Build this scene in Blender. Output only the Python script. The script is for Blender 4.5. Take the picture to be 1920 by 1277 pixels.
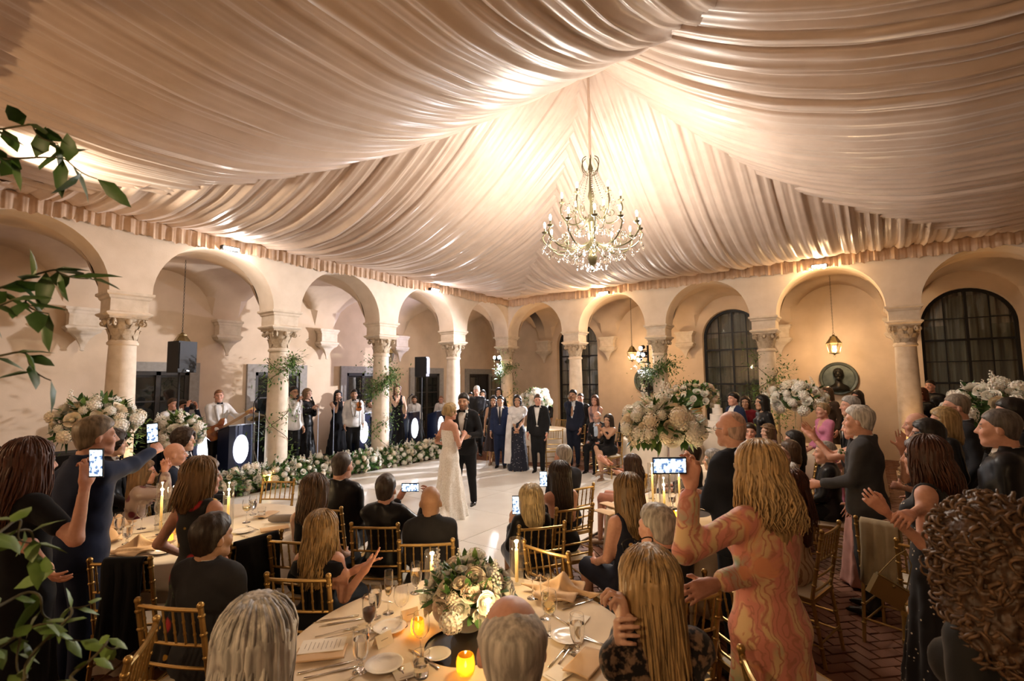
import bpy, bmesh, math, random
import numpy as np
from mathutils import Vector, Matrix
for o in list(bpy.data.objects): bpy.data.objects.remove(o)
SC = bpy.context.scene
COL = SC.collection
PI = math.pi
random.seed(7); RNG = np.random.default_rng(7)
V3 = lambda *a: np.array(a, float)
# ------------------------------------------------------------------ camera
CAM = np.array([9.465, -12.632, 2.0]); YAW, PIT, ROL, FPX = .631739, .083087, -.009934, 911.43
_fw = V3(-math.sin(YAW)*math.cos(PIT), math.cos(YAW)*math.cos(PIT), math.sin(PIT))
_rt = V3(math.cos(YAW), math.sin(YAW), 0); _up = np.cross(_rt, _fw)
_r2 = _rt*math.cos(ROL)+_up*math.sin(ROL); _u2 = _up*math.cos(ROL)-_rt*math.sin(ROL)
def ray(x, y): return _fw+_r2*(x-960)/FPX-_u2*(y-638.5)/FPX
def atz(x, y, z): d = ray(x, y); return CAM+d*((z-CAM[2])/d[2])
def atx(x, y, X): d = ray(x, y); return CAM+d*((X-CAM[0])/d[0])
def aty(x, y, Y): d = ray(x, y); return CAM+d*((Y-CAM[1])/d[1])
def atd(x, y, dep): return CAM+ray(x, y)*dep
cd = bpy.data.cameras.new('camera'); cam = bpy.data.objects.new('camera', cd); COL.objects.link(cam)
cd.sensor_width = 36; cd.lens = 36*FPX/1920; cd.clip_start = .05
cam.matrix_world = Matrix(((_r2[0], _u2[0], -_fw[0], CAM[0]), (_r2[1], _u2[1], -_fw[1], CAM[1]), (_r2[2], _u2[2], -_fw[2], CAM[2]), (0, 0, 0, 1)))
cd.dof.use_dof = True; cd.dof.focus_distance = 4.2; cd.dof.aperture_fstop = 3.6
SC.camera = cam
# ------------------------------------------------------------------ view, world
vs = SC.view_settings
vs.view_transform = 'Standard'; vs.look = 'None'; vs.gamma = 1; vs.use_curve_mapping = False; vs.exposure = 0.8
W = bpy.data.worlds.new('night'); SC.world = W; W.use_nodes = True
W.node_tree.nodes['Background'].inputs[0].default_value = (.05, .06, .1, 1); W.node_tree.nodes['Background'].inputs[1].default_value = .15
# ------------------------------------------------------------------ lights the place has
def lamp(name, kind, loc, power, color, size=.1, target=None, spot=60, blend=.4):
    l = bpy.data.lights.new(name, kind); l.energy = power; l.color = color
    if kind == 'AREA': l.size = size
    else: l.shadow_soft_size = size
    o = bpy.data.objects.new(name, l); COL.objects.link(o); o.location = loc
    if kind == 'SPOT': l.spot_size = math.radians(spot); l.spot_blend = blend
    if target is not None:
        o.rotation_euler = (Vector(target)-Vector(loc)).to_track_quat('-Z', 'Y').to_euler()
    return o
WARM = (1, .74, .46); AMBER = (1, .52, .17); CHAND = (1, .915, .81); COOL = (.86, .84, 1); LAV = (.74, .72, 1)
S = 2.523; SIDE = 5*S; HI = 3.43; HA = 2.674; HW = .275; LD = 2.4
CX, CY = SIDE/2, -SIDE/2
# chandelier glow (its bulbs are built as geometry as well)
for k in range(4):
    lamp('chandelier_light', 'POINT', (CX+.52*math.cos(k*PI/2+.4), CY+.52*math.sin(k*PI/2+.4), 4.22), 34, CHAND, .10)
lamp('chandelier_light', 'POINT', (CX, CY, 3.75), 90, CHAND, .2)
# stage lights on the two lighting trees
LT1 = aty(938, 652, .35); LT2 = aty(1216, 700, .5)                      # poles of the two lighting stands
def can_spot(base, dx, z, tgt, power, color, spot, blend):
    p = V3(base[0]+dx, base[1]-.14, z); d = np.array(tgt)-p; d /= np.linalg.norm(d)
    lamp('stage_light', 'SPOT', tuple(p+d*.09), power, color, .05, tgt, spot, blend)
can_spot(LT1, .06, 2.80, (3.2, -6, .6), 420, (.95, .95, 1), 75, .6)
can_spot(LT1, -.10, 2.78, (-1.0, -6.8, 3.6), 520, LAV, 70, .7)
can_spot(LT2, -.12, 2.88, (3.2, -7, .6), 520, (1, .96, .92), 70, .6)
can_spot(LT2, -.18, 2.72, (-.2, -6.0, 1.6), 2000, (.95, .93, 1), 62, .7)
# lamps fixed on the arch crowns, behind the ruffle, washing the tent and the arches
for b in (1.5, 3.5):
    lamp('crown_light', 'POINT', (.42, -b*S+.1, 4.28), 22, (1, .9, .82) if b > 2 else (1, .86, .85), .06)
    lamp('crown_light', 'POINT', (b*S-.1, -.42, 4.28), 34, (1, .66, .33), .06)
# lamp beyond the left picture edge whose hot spot shows on the drape
lamp('tent_flood_left_offscreen', 'SPOT', (2.3, -12.1, 4.1), 220, (1, .85, .66), .1, (2.9, -9.9, 5.2), 80, .8)
# lanterns of the near arcade behind the camera (their lights are mirrored in the dark windows)
for b_ in (1.5, 3.5): lamp('lantern_near_offscreen', 'POINT', (b_*S, -SIDE-.6-LD/2, 2.72), 60, (1, .66, .35), .06)
# ------------------------------------------------------------------ helpers
def nmat(name, color, rough=.5, metal=0., var=None, bump=None, sheen=0, trans=0, emis=None, estr=0, ior=1.45, alpha=1, spec=.5, sss=0, attr=None, coat=0, coord='Object'):
    m = bpy.data.materials.new(name); m.use_nodes = True; nt = m.node_tree; N = nt.nodes; L = nt.links
    b = N['Principled BSDF']; I = b.inputs
    I['Base Color'].default_value = (*color, 1); I['Roughness'].default_value = rough; I['Metallic'].default_value = metal
    I['IOR'].default_value = ior; I['Alpha'].default_value = alpha; I['Specular IOR Level'].default_value = spec
    if sheen: I['Sheen Weight'].default_value = sheen; I['Sheen Roughness'].default_value = .4
    if trans: I['Transmission Weight'].default_value = trans
    if coat: I['Coat Weight'].default_value = coat
    if sss: I['Subsurface Weight'].default_value = sss; I['Subsurface Radius'].default_value = (.012, .005, .003); I['Subsurface Scale'].default_value = 1
    if emis: I['Emission Color'].default_value = (*emis, 1); I['Emission Strength'].default_value = estr
    tc = None
    if var or bump:
        tc = N.new('ShaderNodeTexCoord')
    src = None
    if attr:
        a = N.new('ShaderNodeAttribute'); a.attribute_name = attr; src = a.outputs['Color']
    if var:                                     # var = (color2, scale, lo, hi [, xyz stretch])
        n = N.new('ShaderNodeTexNoise'); n.inputs['Scale'].default_value = var[1]; n.inputs['Detail'].default_value = 5
        v = tc.outputs[coord]
        if len(var) > 4:
            mp = N.new('ShaderNodeMapping'); mp.inputs['Scale'].default_value = var[4]; L.new(v, mp.inputs[0]); v = mp.outputs[0]
        L.new(v, n.inputs['Vector'])
        r = N.new('ShaderNodeMapRange'); r.inputs[1].default_value = var[2]; r.inputs[2].default_value = var[3]; L.new(n.outputs[0], r.inputs[0])
        mx = N.new('ShaderNodeMix'); mx.data_type = 'RGBA'; L.new(r.outputs[0], mx.inputs[0])
        mx.inputs[6].default_value = (*color, 1); mx.inputs[7].default_value = (*var[0], 1)
        if src is not None:
            mx.blend_type = 'MULTIPLY'; L.new(src, mx.inputs[6])
        src = mx.outputs[2]
    if src is not None: L.new(src, I['Base Color'])
    if bump:                                    # bump = (scale, strength, distance [, stretch])
        n = N.new('ShaderNodeTexNoise'); n.inputs['Scale'].default_value = bump[0]; n.inputs['Detail'].default_value = 4
        v = tc.outputs[coord]
        if len(bump) > 3:
            mp = N.new('ShaderNodeMapping'); mp.inputs['Scale'].default_value = bump[3]; L.new(v, mp.inputs[0]); v = mp.outputs[0]
        L.new(v, n.inputs['Vector'])
        bp = N.new('ShaderNodeBump'); bp.inputs['Strength'].default_value = bump[1]; bp.inputs['Distance'].default_value = bump[2]
        L.new(n.outputs[0], bp.inputs['Height']); L.new(bp.outputs[0], I['Normal'])
    return m
MC = {}
def M(key, *a, **k):
    if key not in MC: MC[key] = nmat(key, *a, **k)
    return MC[key]
def thin_glass(name, tint=(1, 1, 1), gloss=.09, rough=.02):      # a pane thin enough not to bend light
    m = bpy.data.materials.new(name); m.use_nodes = True; N, L = m.node_tree.nodes, m.node_tree.links; N.remove(N['Principled BSDF'])
    t = N.new('ShaderNodeBsdfTransparent'); t.inputs[0].default_value = (*tint, 1); g = N.new('ShaderNodeBsdfGlossy'); g.inputs['Roughness'].default_value = rough
    w = N.new('ShaderNodeLayerWeight'); w.inputs['Blend'].default_value = .35; mr = N.new('ShaderNodeMapRange'); mr.inputs[3].default_value = gloss*.6; mr.inputs[4].default_value = min(1, gloss*5); L.new(w.outputs['Facing'], mr.inputs[0])
    x = N.new('ShaderNodeMixShader'); L.new(mr.outputs[0], x.inputs[0]); L.new(t.outputs[0], x.inputs[1]); L.new(g.outputs[0], x.inputs[2]); L.new(x.outputs[0], N['Material Output'].inputs[0]); return m
def tag(o, label=None, cat=None, group=None, kind=None):
    if label: o['label'] = label
    if cat: o['category'] = cat
    if group: o['group'] = group
    if kind: o['kind'] = kind
    return o
def empty(name, loc=(0, 0, 0), rz=0, **t):
    o = bpy.data.objects.new(name, None); COL.objects.link(o); o.location = loc; o.rotation_euler = (0, 0, rz); o.empty_display_size = .05
    return tag(o, **t)
def link(name, me, parent=None, loc=None, rot=None, scale=None):
    o = bpy.data.objects.new(name, me); COL.objects.link(o)
    if parent: o.parent = parent
    if loc is not None: o.location = loc
    if rot is not None: o.rotation_euler = rot
    if scale is not None: o.scale = scale if hasattr(scale, '__len__') else (scale,)*3
    return o
def npmesh(name, v, quads, mats, smooth=True, mi=None, cols=None):
    v = np.asarray(v, np.float32); q = np.asarray(quads, np.int32); k = q.shape[1]
    me = bpy.data.meshes.new(name); me.vertices.add(len(v)); me.vertices.foreach_set('co', v.ravel())
    me.loops.add(q.size); me.loops.foreach_set('vertex_index', q.ravel())
    me.polygons.add(len(q)); me.polygons.foreach_set('loop_start', np.arange(0, q.size, k, dtype=np.int32)); me.polygons.foreach_set('loop_total', np.full(len(q), k, np.int32))
    me.polygons.foreach_set('use_smooth', np.full(len(q), smooth, bool))
    for m in (mats if isinstance(mats, (list, tuple)) else [mats]): me.materials.append(m)
    if mi is not None: me.polygons.foreach_set('material_index', np.asarray(mi, np.int32))
    if cols is not None:
        a = me.color_attributes.new('Col', 'FLOAT_COLOR', 'POINT'); c = np.ones((len(v), 4), np.float32); c[:, :3] = cols; a.data.foreach_set('color', c.ravel())
    me.update(calc_edges=True); me.validate(); return me
def npobj(name, v, q, mats, parent=None, **k): return link(name, npmesh(name, v, q, mats, **k), parent)
class MB:
    def __init__(s): s.v = []; s.f = []; s.m = []; s.cm = 0; s.X = None
    def add(s, v, f):
        n = len(s.v); v = np.asarray(v, float)
        if s.X is not None: v = v@s.X[:3, :3].T+s.X[:3, 3]
        s.v.extend(map(tuple, v)); s.f.extend(tuple(i+n for i in q) for q in f); s.m.extend([s.cm]*len(f)); return s
    def box(s, c, d, rz=0, taper=1.):
        x, y, z = d[0]/2, d[1]/2, d[2]/2; t = taper
        v = np.array([(-x, -y, -z), (x, -y, -z), (x, y, -z), (-x, y, -z), (-x*t, -y*t, z), (x*t, -y*t, z), (x*t, y*t, z), (-x*t, y*t, z)])
        if rz: ca, sa = math.cos(rz), math.sin(rz); v = np.stack([v[:, 0]*ca-v[:, 1]*sa, v[:, 0]*sa+v[:, 1]*ca, v[:, 2]], 1)
        return s.add(v+np.asarray(c), [(0, 3, 2, 1), (4, 5, 6, 7), (0, 1, 5, 4), (1, 2, 6, 5), (2, 3, 7, 6), (3, 0, 4, 7)])
    def tube(s, pts, r, n=6, cap=True, flat=1., up=None):
        P = np.asarray(pts, float); k = len(P); r = np.broadcast_to(np.asarray(r, float), (k,))
        T = np.gradient(P, axis=0); T /= np.linalg.norm(T, axis=1)[:, None]+1e-9
        u = np.array(up if up is not None else (0, 0, 1.) if abs(T[0][2]) < .9 else (1., 0, 0)); v = []
        for i in range(k):
            a = np.cross(T[i], u); a /= np.linalg.norm(a)+1e-9; b = np.cross(a, T[i]); u = b
            for j in range(n):
                t = 2*PI*j/n; v.append(P[i]+r[i]*(a*math.cos(t)+b*math.sin(t)*flat))
        f = [(i*n+j, i*n+(j+1) % n, (i+1)*n+(j+1) % n, (i+1)*n+j) for i in range(k-1) for j in range(n)]
        if cap: f += [tuple(range(n-1, -1, -1)), tuple((k-1)*n+j for j in range(n))]
        return s.add(v, f)
    def rod(s, a, b, ra, rb=None, n=8): return s.tube([a, b], [ra, ra if rb is None else rb], n)
    def lathe(s, prof, n=16, c=(0, 0, 0), sq=False):
        v = []; k = len(prof)
        for r, z in prof:
            for j in range(n):
                t = 2*PI*(j+.5*sq)/n; rr = r*(math.sqrt(2) if sq else 1); v.append((c[0]+rr*math.cos(t), c[1]+rr*math.sin(t), c[2]+z))
        f = [(i*n+j, i*n+(j+1) % n, (i+1)*n+(j+1) % n, (i+1)*n+j) for i in range(k-1) for j in range(n)]
        if prof[0][0] > 1e-4: f.append(tuple(range(n-1, -1, -1)))
        if prof[-1][0] > 1e-4: f.append(tuple((k-1)*n+j for j in range(n)))
        return s.add(v, f)
    def ball(s, c, r, n=10, m=6):
        r = np.broadcast_to(np.asarray(r, float), (3,)); v = [(0, 0, -1)]
        for i in range(1, m):
            p = PI*i/m-PI/2
            for j in range(n): t = 2*PI*j/n; v.append((math.cos(p)*math.cos(t), math.cos(p)*math.sin(t), math.sin(p)))
        v.append((0, 0, 1)); L = len(v)-1
        f = [(0, 1+(j+1) % n, 1+j) for j in range(n)]+[(L, L-n+j, L-n+(j+1) % n) for j in range(n)]
        f += [(1+i*n+j, 1+i*n+(j+1) % n, 1+(i+1)*n+(j+1) % n, 1+(i+1)*n+j) for i in range(m-2) for j in range(n)]
        return s.add(np.array(v)*r+np.asarray(c), f)
    def mesh(s, name, mats, smooth=True, ang=None):
        me = bpy.data.meshes.new(name); me.from_pydata(s.v, [], s.f)
        for m in (mats if isinstance(mats, (list, tuple)) else [mats]): me.materials.append(m)
        me.polygons.foreach_set('use_smooth', [smooth]*len(s.f)); me.polygons.foreach_set('material_index', s.m)
        if smooth and ang: me.set_sharp_from_angle(angle=math.radians(ang))
        me.update(); return me
    def build(s, name, mats, parent=None, smooth=True, ang=40, **t):
        return tag(link(name, s.mesh(name, mats, smooth, ang), parent), **t)
def copy_tree(o, parent=None):
    c = o.copy(); COL.objects.link(c); c.parent = parent
    for ch in list(o.children): copy_tree(ch, c)
    return c
def dup(root, loc, rz, label=None, rx=0, ry=0, scale=None):
    r = copy_tree(root); r.location = loc; r.rotation_euler = (rx, ry, rz)
    if label: r['label'] = label
    if scale: r.scale = (scale,)*3
    return r
def wave(*a):                                    # cheap smooth pseudo noise from sines
    x = a[0]*0
    for i, q in enumerate(a): x = x+np.sin(q*(1+.37*i)+1.3*i)*.5+np.sin(q*2.13+.7*i+1)*.3+np.sin(q*3.71+2.1*i)*.2
    return x/len(a)
# ================================================================== structure
PLASTER = M('warm_plaster', (.73, .62, .50), .85, var=((.66, .55, .43), 3.5, .35, .7), bump=(60, .25, .004))
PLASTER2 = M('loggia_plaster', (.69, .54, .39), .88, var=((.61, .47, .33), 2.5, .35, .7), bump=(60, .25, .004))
STONE = M('cream_stone', (.70, .60, .48), .7, var=((.60, .50, .38), 9, .35, .7), bump=(45, .3, .004))
CARVED = M('carved_stone', (.54, .44, .32), .8, var=((.40, .31, .21), 22, .35, .7), bump=(70, .5, .004))
GREYST = M('grey_stone', (.33, .31, .28), .8, var=((.27, .25, .22), 14, .3, .7), bump=(50, .2, .003))
SATIN = M('champagne_satin', (.68, .54, .445), .34, sheen=.25, spec=.55, var=((.62, .48, .385), 5, .3, .7))
RUF = M('ruffle_satin', (.62, .44, .30), .45, sheen=.3, var=((.50, .34, .22), 9, .3, .7))
BRICK = M('red_brown_brick', (.20, .085, .045), .62, var=((.13, .05, .028), 6, .3, .7), bump=(80, .3, .003))
MORTAR = M('dark_mortar', (.085, .045, .03), .9)
DARKWOOD = M('dark_door_wood', (.018, .014, .012), .45, var=((.03, .022, .016), 12, .3, .7))
IRON = M('black_iron', (.012, .012, .013), .45, .4)
GLASSD = thin_glass('window_glass', (.80, .84, .84), .10)
CURT = M('grey_curtain', (.36, .33, .28), .9, var=((.22, .2, .17), 4, .3, .7, (6, 6, .3)))
ROOM = M('dark_room', (.05, .04, .035), .9)
def arch_wall(name, fn, u0, u1, zb, zt, ops, dep, mat, n=22, **t):
    v = []; f = []
    def quad(p): k = len(v); v.extend(p); f.append((k, k+1, k+2, k+3))
    def solid(a, b, z0, z1):
        if b-a < 1e-4 or z1-z0 < 1e-4: return
        quad([fn(a, 0, z0), fn(b, 0, z0), fn(b, 0, z1), fn(a, 0, z1)]); quad([fn(a, dep, z1), fn(b, dep, z1), fn(b, dep, z0), fn(a, dep, z0)])
    e = u0
    for cu, a, sp, si in ops:
        solid(e, cu-a, zb, zt); e = cu+a
        if si > zb: solid(cu-a, cu+a, zb, si); quad([fn(cu-a, 0, si), fn(cu+a, 0, si), fn(cu+a, dep, si), fn(cu-a, dep, si)])
        pts = [(cu-a*math.cos(PI*i/n), sp+a*math.sin(PI*i/n)) for i in range(n+1)]
        for (ua, za), (ub, zc) in zip(pts, pts[1:]):
            for d in (0, dep): quad([fn(ua, d, za), fn(ub, d, zc), fn(ub, d, zt), fn(ua, d, zt)])
            quad([fn(ua, 0, za), fn(ub, 0, zc), fn(ub, dep, zc), fn(ua, dep, za)])
        if sp > max(si, zb):
            for uu in (cu-a, cu+a): quad([fn(uu, 0, max(si, zb)), fn(uu, 0, sp), fn(uu, dep, sp), fn(uu, dep, max(si, zb))])
    solid(e, u1, zb, zt)
    quad([fn(u0, 0, zb), fn(u0, dep, zb), fn(u0, dep, zt), fn(u0, 0, zt)]); quad([fn(u1, 0, zb), fn(u1, dep, zb), fn(u1, dep, zt), fn(u1, 0, zt)])
    quad([fn(u0, 0, zt), fn(u1, 0, zt), fn(u1, dep, zt), fn(u0, dep, zt)])
    me = bpy.data.meshes.new(name); me.from_pydata([tuple(map(float, q)) for q in v], [], f); me.materials.append(mat)
    bm = bmesh.new(); bm.from_mesh(me); bmesh.ops.remove_doubles(bm, verts=bm.verts, dist=1e-4); bmesh.ops.recalc_face_normals(bm, faces=bm.faces); bm.to_mesh(me); bm.free()
    for p in me.polygons: p.use_smooth = True
    me.set_sharp_from_angle(angle=math.radians(25))
    return tag(link(name, me), **t)
AR = S/2-HW
bays = [(S*(i+.5), AR, HI, HI) for i in range(5)]
ZT = 4.75
ST = dict(kind='structure')
wl = arch_wall('wall_left', lambda u, d, z: (HW-d, -u, z), 0, SIDE, HI, ZT, bays, 2*HW, PLASTER, label='cream plaster arcade wall of round arches behind the band', **ST)
wb = arch_wall('wall_back', lambda u, d, z: (u, -HW+d, z), -HW, SIDE, HI, ZT, bays, 2*HW, PLASTER, label='cream plaster arcade wall of round arches in front of tall windows', **ST)
arch_wall('wall_right', lambda u, d, z: (SIDE-HW+d, -u, z), 0, SIDE, HI, ZT, bays, 2*HW, PLASTER, **ST)
arch_wall('wall_near', lambda u, d, z: (u, -SIDE-.6+HW-d, z), 0, SIDE, HI, ZT, bays, 2*HW, PLASTER, **ST)
MB().box((-LD-.15, (2.4-SIDE-2.4)/2, 2.5), (.3, SIDE+4.8, 5)).build('wall_left_loggia', PLASTER2, smooth=False, label='plain plaster back wall behind the band with stone framed doors', **ST)
MB().box((SIDE+2.6, -SIDE/2, 2.5), (.3, SIDE+5.4, 5)).build('wall_right_loggia', PLASTER2, smooth=False, **ST)
MB().box((SIDE/2, -SIDE-3.2, 2.5), (SIDE+5.4, .3, 5)).build('wall_near_loggia', PLASTER2, smooth=False, **ST)
WINX = [(.5*S, .80, 3.22, .3), (2.5*S, .80, 3.22, .3), (4.5*S, .84, 3.2, .3)]
arch_wall('wall_back_loggia', lambda u, d, z: (u, LD+d, z), -LD-.3, SIDE+2.7, 0, 5.0, WINX, .28, PLASTER2, label='plain plaster back wall with tall arched windows', **ST)
MB().box((SIDE/2, -SIDE/2-.3, -.06), (SIDE+5.6, SIDE+6.4, .1)).build('floor', MORTAR, smooth=False, label='red brown brick paving laid in herringbone', **ST)
FLOOR = bpy.data.objects['floor']
MB().box((SIDE/2, -SIDE/2-.3, 7.6), (SIDE+5.6, SIDE+6.4, .1)).build('ceiling', M('tent_top', (.3, .28, .26), .9), smooth=False, label='tent roof above the drapes', **ST)
def vault(name, u0, u1, fn):          # groin vaults, one per bay
    v = []; q = []; b = (LD-HW)/2; nn = 18
    nb = round((u1-u0)/S)
    for k in range(nb):
        base = len(v)
        for i in range(nn+1):
            for j in range(nn+1):
                uu = u0+S*(k+i/nn); w = -b+2*b*j/nn; t = uu-(u0+S*(k+.5))
                z = HI+max(math.sqrt(max(0, b*b-w*w)), math.sqrt(max(0, AR*AR-t*t)))
                v.append(fn(uu, HW+b+w, min(z, HI+b)))
        q += [(base+i*(nn+1)+j, base+(i+1)*(nn+1)+j, base+(i+1)*(nn+1)+j+1, base+i*(nn+1)+j+1) for i in range(nn) for j in range(nn)]
    o = npobj(name, v, q, PLASTER2); o.data.set_sharp_from_angle(angle=math.radians(35)); return tag(o, **ST)
vault('ceiling_loggia_left', 0, SIDE, lambda u, d, z: (-d, -u, z))
vault('ceiling_loggia_back', 0, SIDE, lambda u, d, z: (u, d, z))
vault('ceiling_loggia_corner', HW-(S-LD+HW)/2, HW-(S-LD+HW)/2+S, lambda u, d, z: (-d, u, z))
# ---------------- columns
def impost(b, hw, z0, z1, n=4):
    h = z1-z0
    pr = [(hw*.98, 0), (hw*1.10, .035*h/.6), (hw*1.16, .10*h), (hw*1.16, .15*h), (hw*.96, .22*h), (hw*.96, .70*h), (hw*1.05, .76*h), (hw*1.08, .84*h), (hw*1.20, .90*h), (hw*1.20, 1.0*h)]
    b.lathe([(r, z0+z) for r, z in pr], 4, sq=True)
def leaf(b, ang, r0, z0, h, w, out):
    n = 6; L = []; R_ = []; ca, sa = math.cos(ang), math.sin(ang)
    for i in range(n+1):
        t = i/n; r = r0+out*(t**2.2)+.006*math.sin(t*9); z = z0+h*(math.sin(t*PI*.62)/math.sin(PI*.62) if t > .8 else t*1.02)
        ww = w*(math.sin(PI*(.12+.80*t)))*(1+.18*math.sin(i*3.1))
        for sgn in (-1, 0, 1):
            rr = r+(.012 if sgn == 0 else 0); L.append((rr*ca-sgn*ww*sa, rr*sa+sgn*ww*ca, z))
    f = [(i*3+j, i*3+j+1, (i+1)*3+j+1, (i+1)*3+j) for i in range(n) for j in range(2)]
    b.add(L, f)
def make_column():
    r = empty('column')
    b = MB(); b.lathe([(.27, 0), (.27, .10), (.25, .11), (.27, .14), (.27, .18), (.235, .21), (.225, .25), (.245, .27), (.245, .30), (.215, .33)], 28); b.box((0, 0, .04), (.58, .58, .08)); b.build('base', STONE, r)
    MB().lathe([(.205, .33), (.203, .9), (.196, 1.6), (.184, 2.3), (.176, HA-.05)], 32).build('shaft', STONE, r)
    MB().lathe([(.176, HA-.06), (.2, HA-.05), (.205, HA-.02), (.19, HA), (.178, HA+.02)], 28).build('astragal', STONE, r)
    b = MB(); b.lathe([(.17, HA), (.175, HA+.12), (.19, HA+.22), (.235, HA+.33), (.245, HA+.36)], 24)
    for k in range(8): leaf(b, k*PI/4, .172, HA+.01, .17, .062, .055)
    for k in range(8): leaf(b, (k+.5)*PI/4, .178, HA+.09, .20, .062, .075)
    for k in range(4):
        a = PI/4+k*PI/2
        for sd in (-1, 1):
            pts = []
            for i in range(16):
                t = i/15*2.6*PI; rr = .052*(1-i/15*.75)
                pts.append((.285+rr*math.cos(t+1.2)*.9, sd*(.03+.012*i/15), HA+.285+rr*math.sin(t+1.2)))
            P = np.array(pts); ca, sa = math.cos(a), math.sin(a)
            b.tube(np.stack([P[:, 0]*ca-P[:, 1]*sa, P[:, 0]*sa+P[:, 1]*ca, P[:, 2]], 1), .016, 5)
        a2 = k*PI/2
        b.ball((.235*math.cos(a2), .235*math.sin(a2), HA+.30), (.045, .045, .05), 8, 5)
    b.box((0, 0, HA+.365), (.50, .50, .03)); b.build('capital', CARVED, r)
    b = MB(); impost(b, HW*.93, HA+.38, HI); b.build('impost', STONE, r, smooth=False)
    return r
c0 = make_column()
cn = ['second', 'third', 'fourth', 'fifth']
place = [((0, 0), 'cream stone column with carved capital at the inner corner of the courtyard')]
for i in range(1, 5): place.append(((0, -S*i), f"cream stone column with carved leafy capital on the band side, {['first','second','third','fourth'][i-1]} from the corner column"))
for i in range(1, 5): place.append(((S*i, 0), f"cream stone column with carved leafy capital on the window side, {['first','second','third','fourth'][i-1]} from the corner column"))
place += [((S*3, -SIDE-.6), 'stone column wound with vines beside the near tables'), ((S*4, -SIDE-.6), 'stone column of the near arcade'), ((0, -SIDE-.6), 'stone column at the near corner of the band side'), ((SIDE, 0), 'stone column at the far corner of the window side')]
COLS = []
for i, (q, lab) in enumerate(place):
    o = c0 if i == 0 else copy_tree(c0)
    o.location = (q[0], q[1], 0); tag(o, lab, 'column', 'arcade columns'); COLS.append(o)
# ---------------- corbels on the loggia walls
def make_corbel():
    r = empty('corbel'); b = MB(); impost(b, .24, HI-.42, HI); b.build('block', STONE, r, smooth=False)
    b = MB(); b.lathe([(.012, HI-.80), (.03, HI-.785), (.03, HI-.77), (.022, HI-.76), (.045, HI-.68), (.10, HI-.57), (.17, HI-.49), (.235, HI-.45), (.25, HI-.42)], 4, sq=True); b.build('bracket', STONE, r, smooth=True, ang=50)
    return r
k0 = make_corbel(); first = True
for i in range(0, 6):
    for side in (0, 1):
        if i == 0 and side: continue
        o = k0 if first else copy_tree(k0); first = False
        o.scale = (.5, 1, 1); o.rotation_euler = (0, 0, PI/2 if (i == 0 or side) else 0)
        if i == 0: o.location = (0, LD-.146, 0); lab = 'carved plaster corbel bracket on the window wall by the corner'
        elif side == 0: o.location = (-LD+.146, -S*i, 0); lab = f"plaster corbel bracket on the wall behind the {['first','second','third','fourth','fifth'][i-1]} band side column"
        else: o.location = (S*i, LD-.146, 0); lab = f"plaster corbel bracket on the wall behind the {['first','second','third','fourth','fifth'][i-1]} window side column"
        tag(o, lab, 'corbel', 'wall corbels')
# ---------------- doors on the left loggia wall
def make_door(i, y, h=2.27, w=1.13, opened=False):
    r = empty(f'door_{i}', (-LD, y, 0), kind='structure'); b = MB(); sw = .19
    for s in (-1, 1): b.box((.035, s*(w/2+sw/2), h/2), (.07, sw, h))
    b.box((.035, 0, h+sw/2), (.07, w+2*sw, sw)); b.build('surround', GREYST, r, smooth=False)
    b = MB(); b.box((.022, 0, h-.04), (.03, w, .08)); b.box((.022, 0, .06), (.03, w, .12))
    for s in (-1, 0, 1): b.box((.022, s*(w/2-.04), h/2), (.03, .08, h))
    b.build('frame', DARKWOOD, r, smooth=False)
    for s in (-1, 1):
        if opened and s == 1: continue
        for k in range(4):
            z0 = .14+k*(h-.25)/4; z1 = z0+(h-.25)/4
            MB().box((.012, s*(w/4), (z0+z1)/2), (.008, w/2-.12, z1-z0-.03)).build('pane', GLASSD, r, smooth=False)
            MB().box((.02, s*(w/4), z0), (.022, w/2-.08, .03)).build('glazing_bar', DARKWOOD, r, smooth=False)
    MB().box((.003, 0, h/2), (.006, w, h)).build('backing', M('door_curtain', (.035, .032, .028), .9, var=((.018, .016, .014), 8, .3, .7, (1, 8, .3))), r, smooth=False)
    return r
for i, y in enumerate((-3.5*S, -2.5*S, -1.5*S, -.5*S)): make_door(i+1, y)
d5 = make_door(5, 1.40, opened=True)
b = MB()                      # open glazed leaf
for s in (-1, 1): b.box((.31+s*.26, 0, 1.15), (.05, .035, 2.2))
for k in range(5): b.box((.31, 0, .08+k*.53), (.52, .03, .05))
o = b.build('open_leaf', M('pale_door_paint', (.42, .38, .30), .5), d5, smooth=False); o.location = (.08, .56, 0)
MB().box((.31, 0, 1.15), (.5, .006, 2.1)).build('leaf_glass', GLASSD, o, smooth=False)
# left bay by the near end: a wooden shutter window
b = MB(); b.box((.04, 0, 0), (.08, 1.2, 1.5)); b.build('window_4', GREYST, smooth=False, **ST).location = (-LD, -11.9, 2.1)
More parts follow.
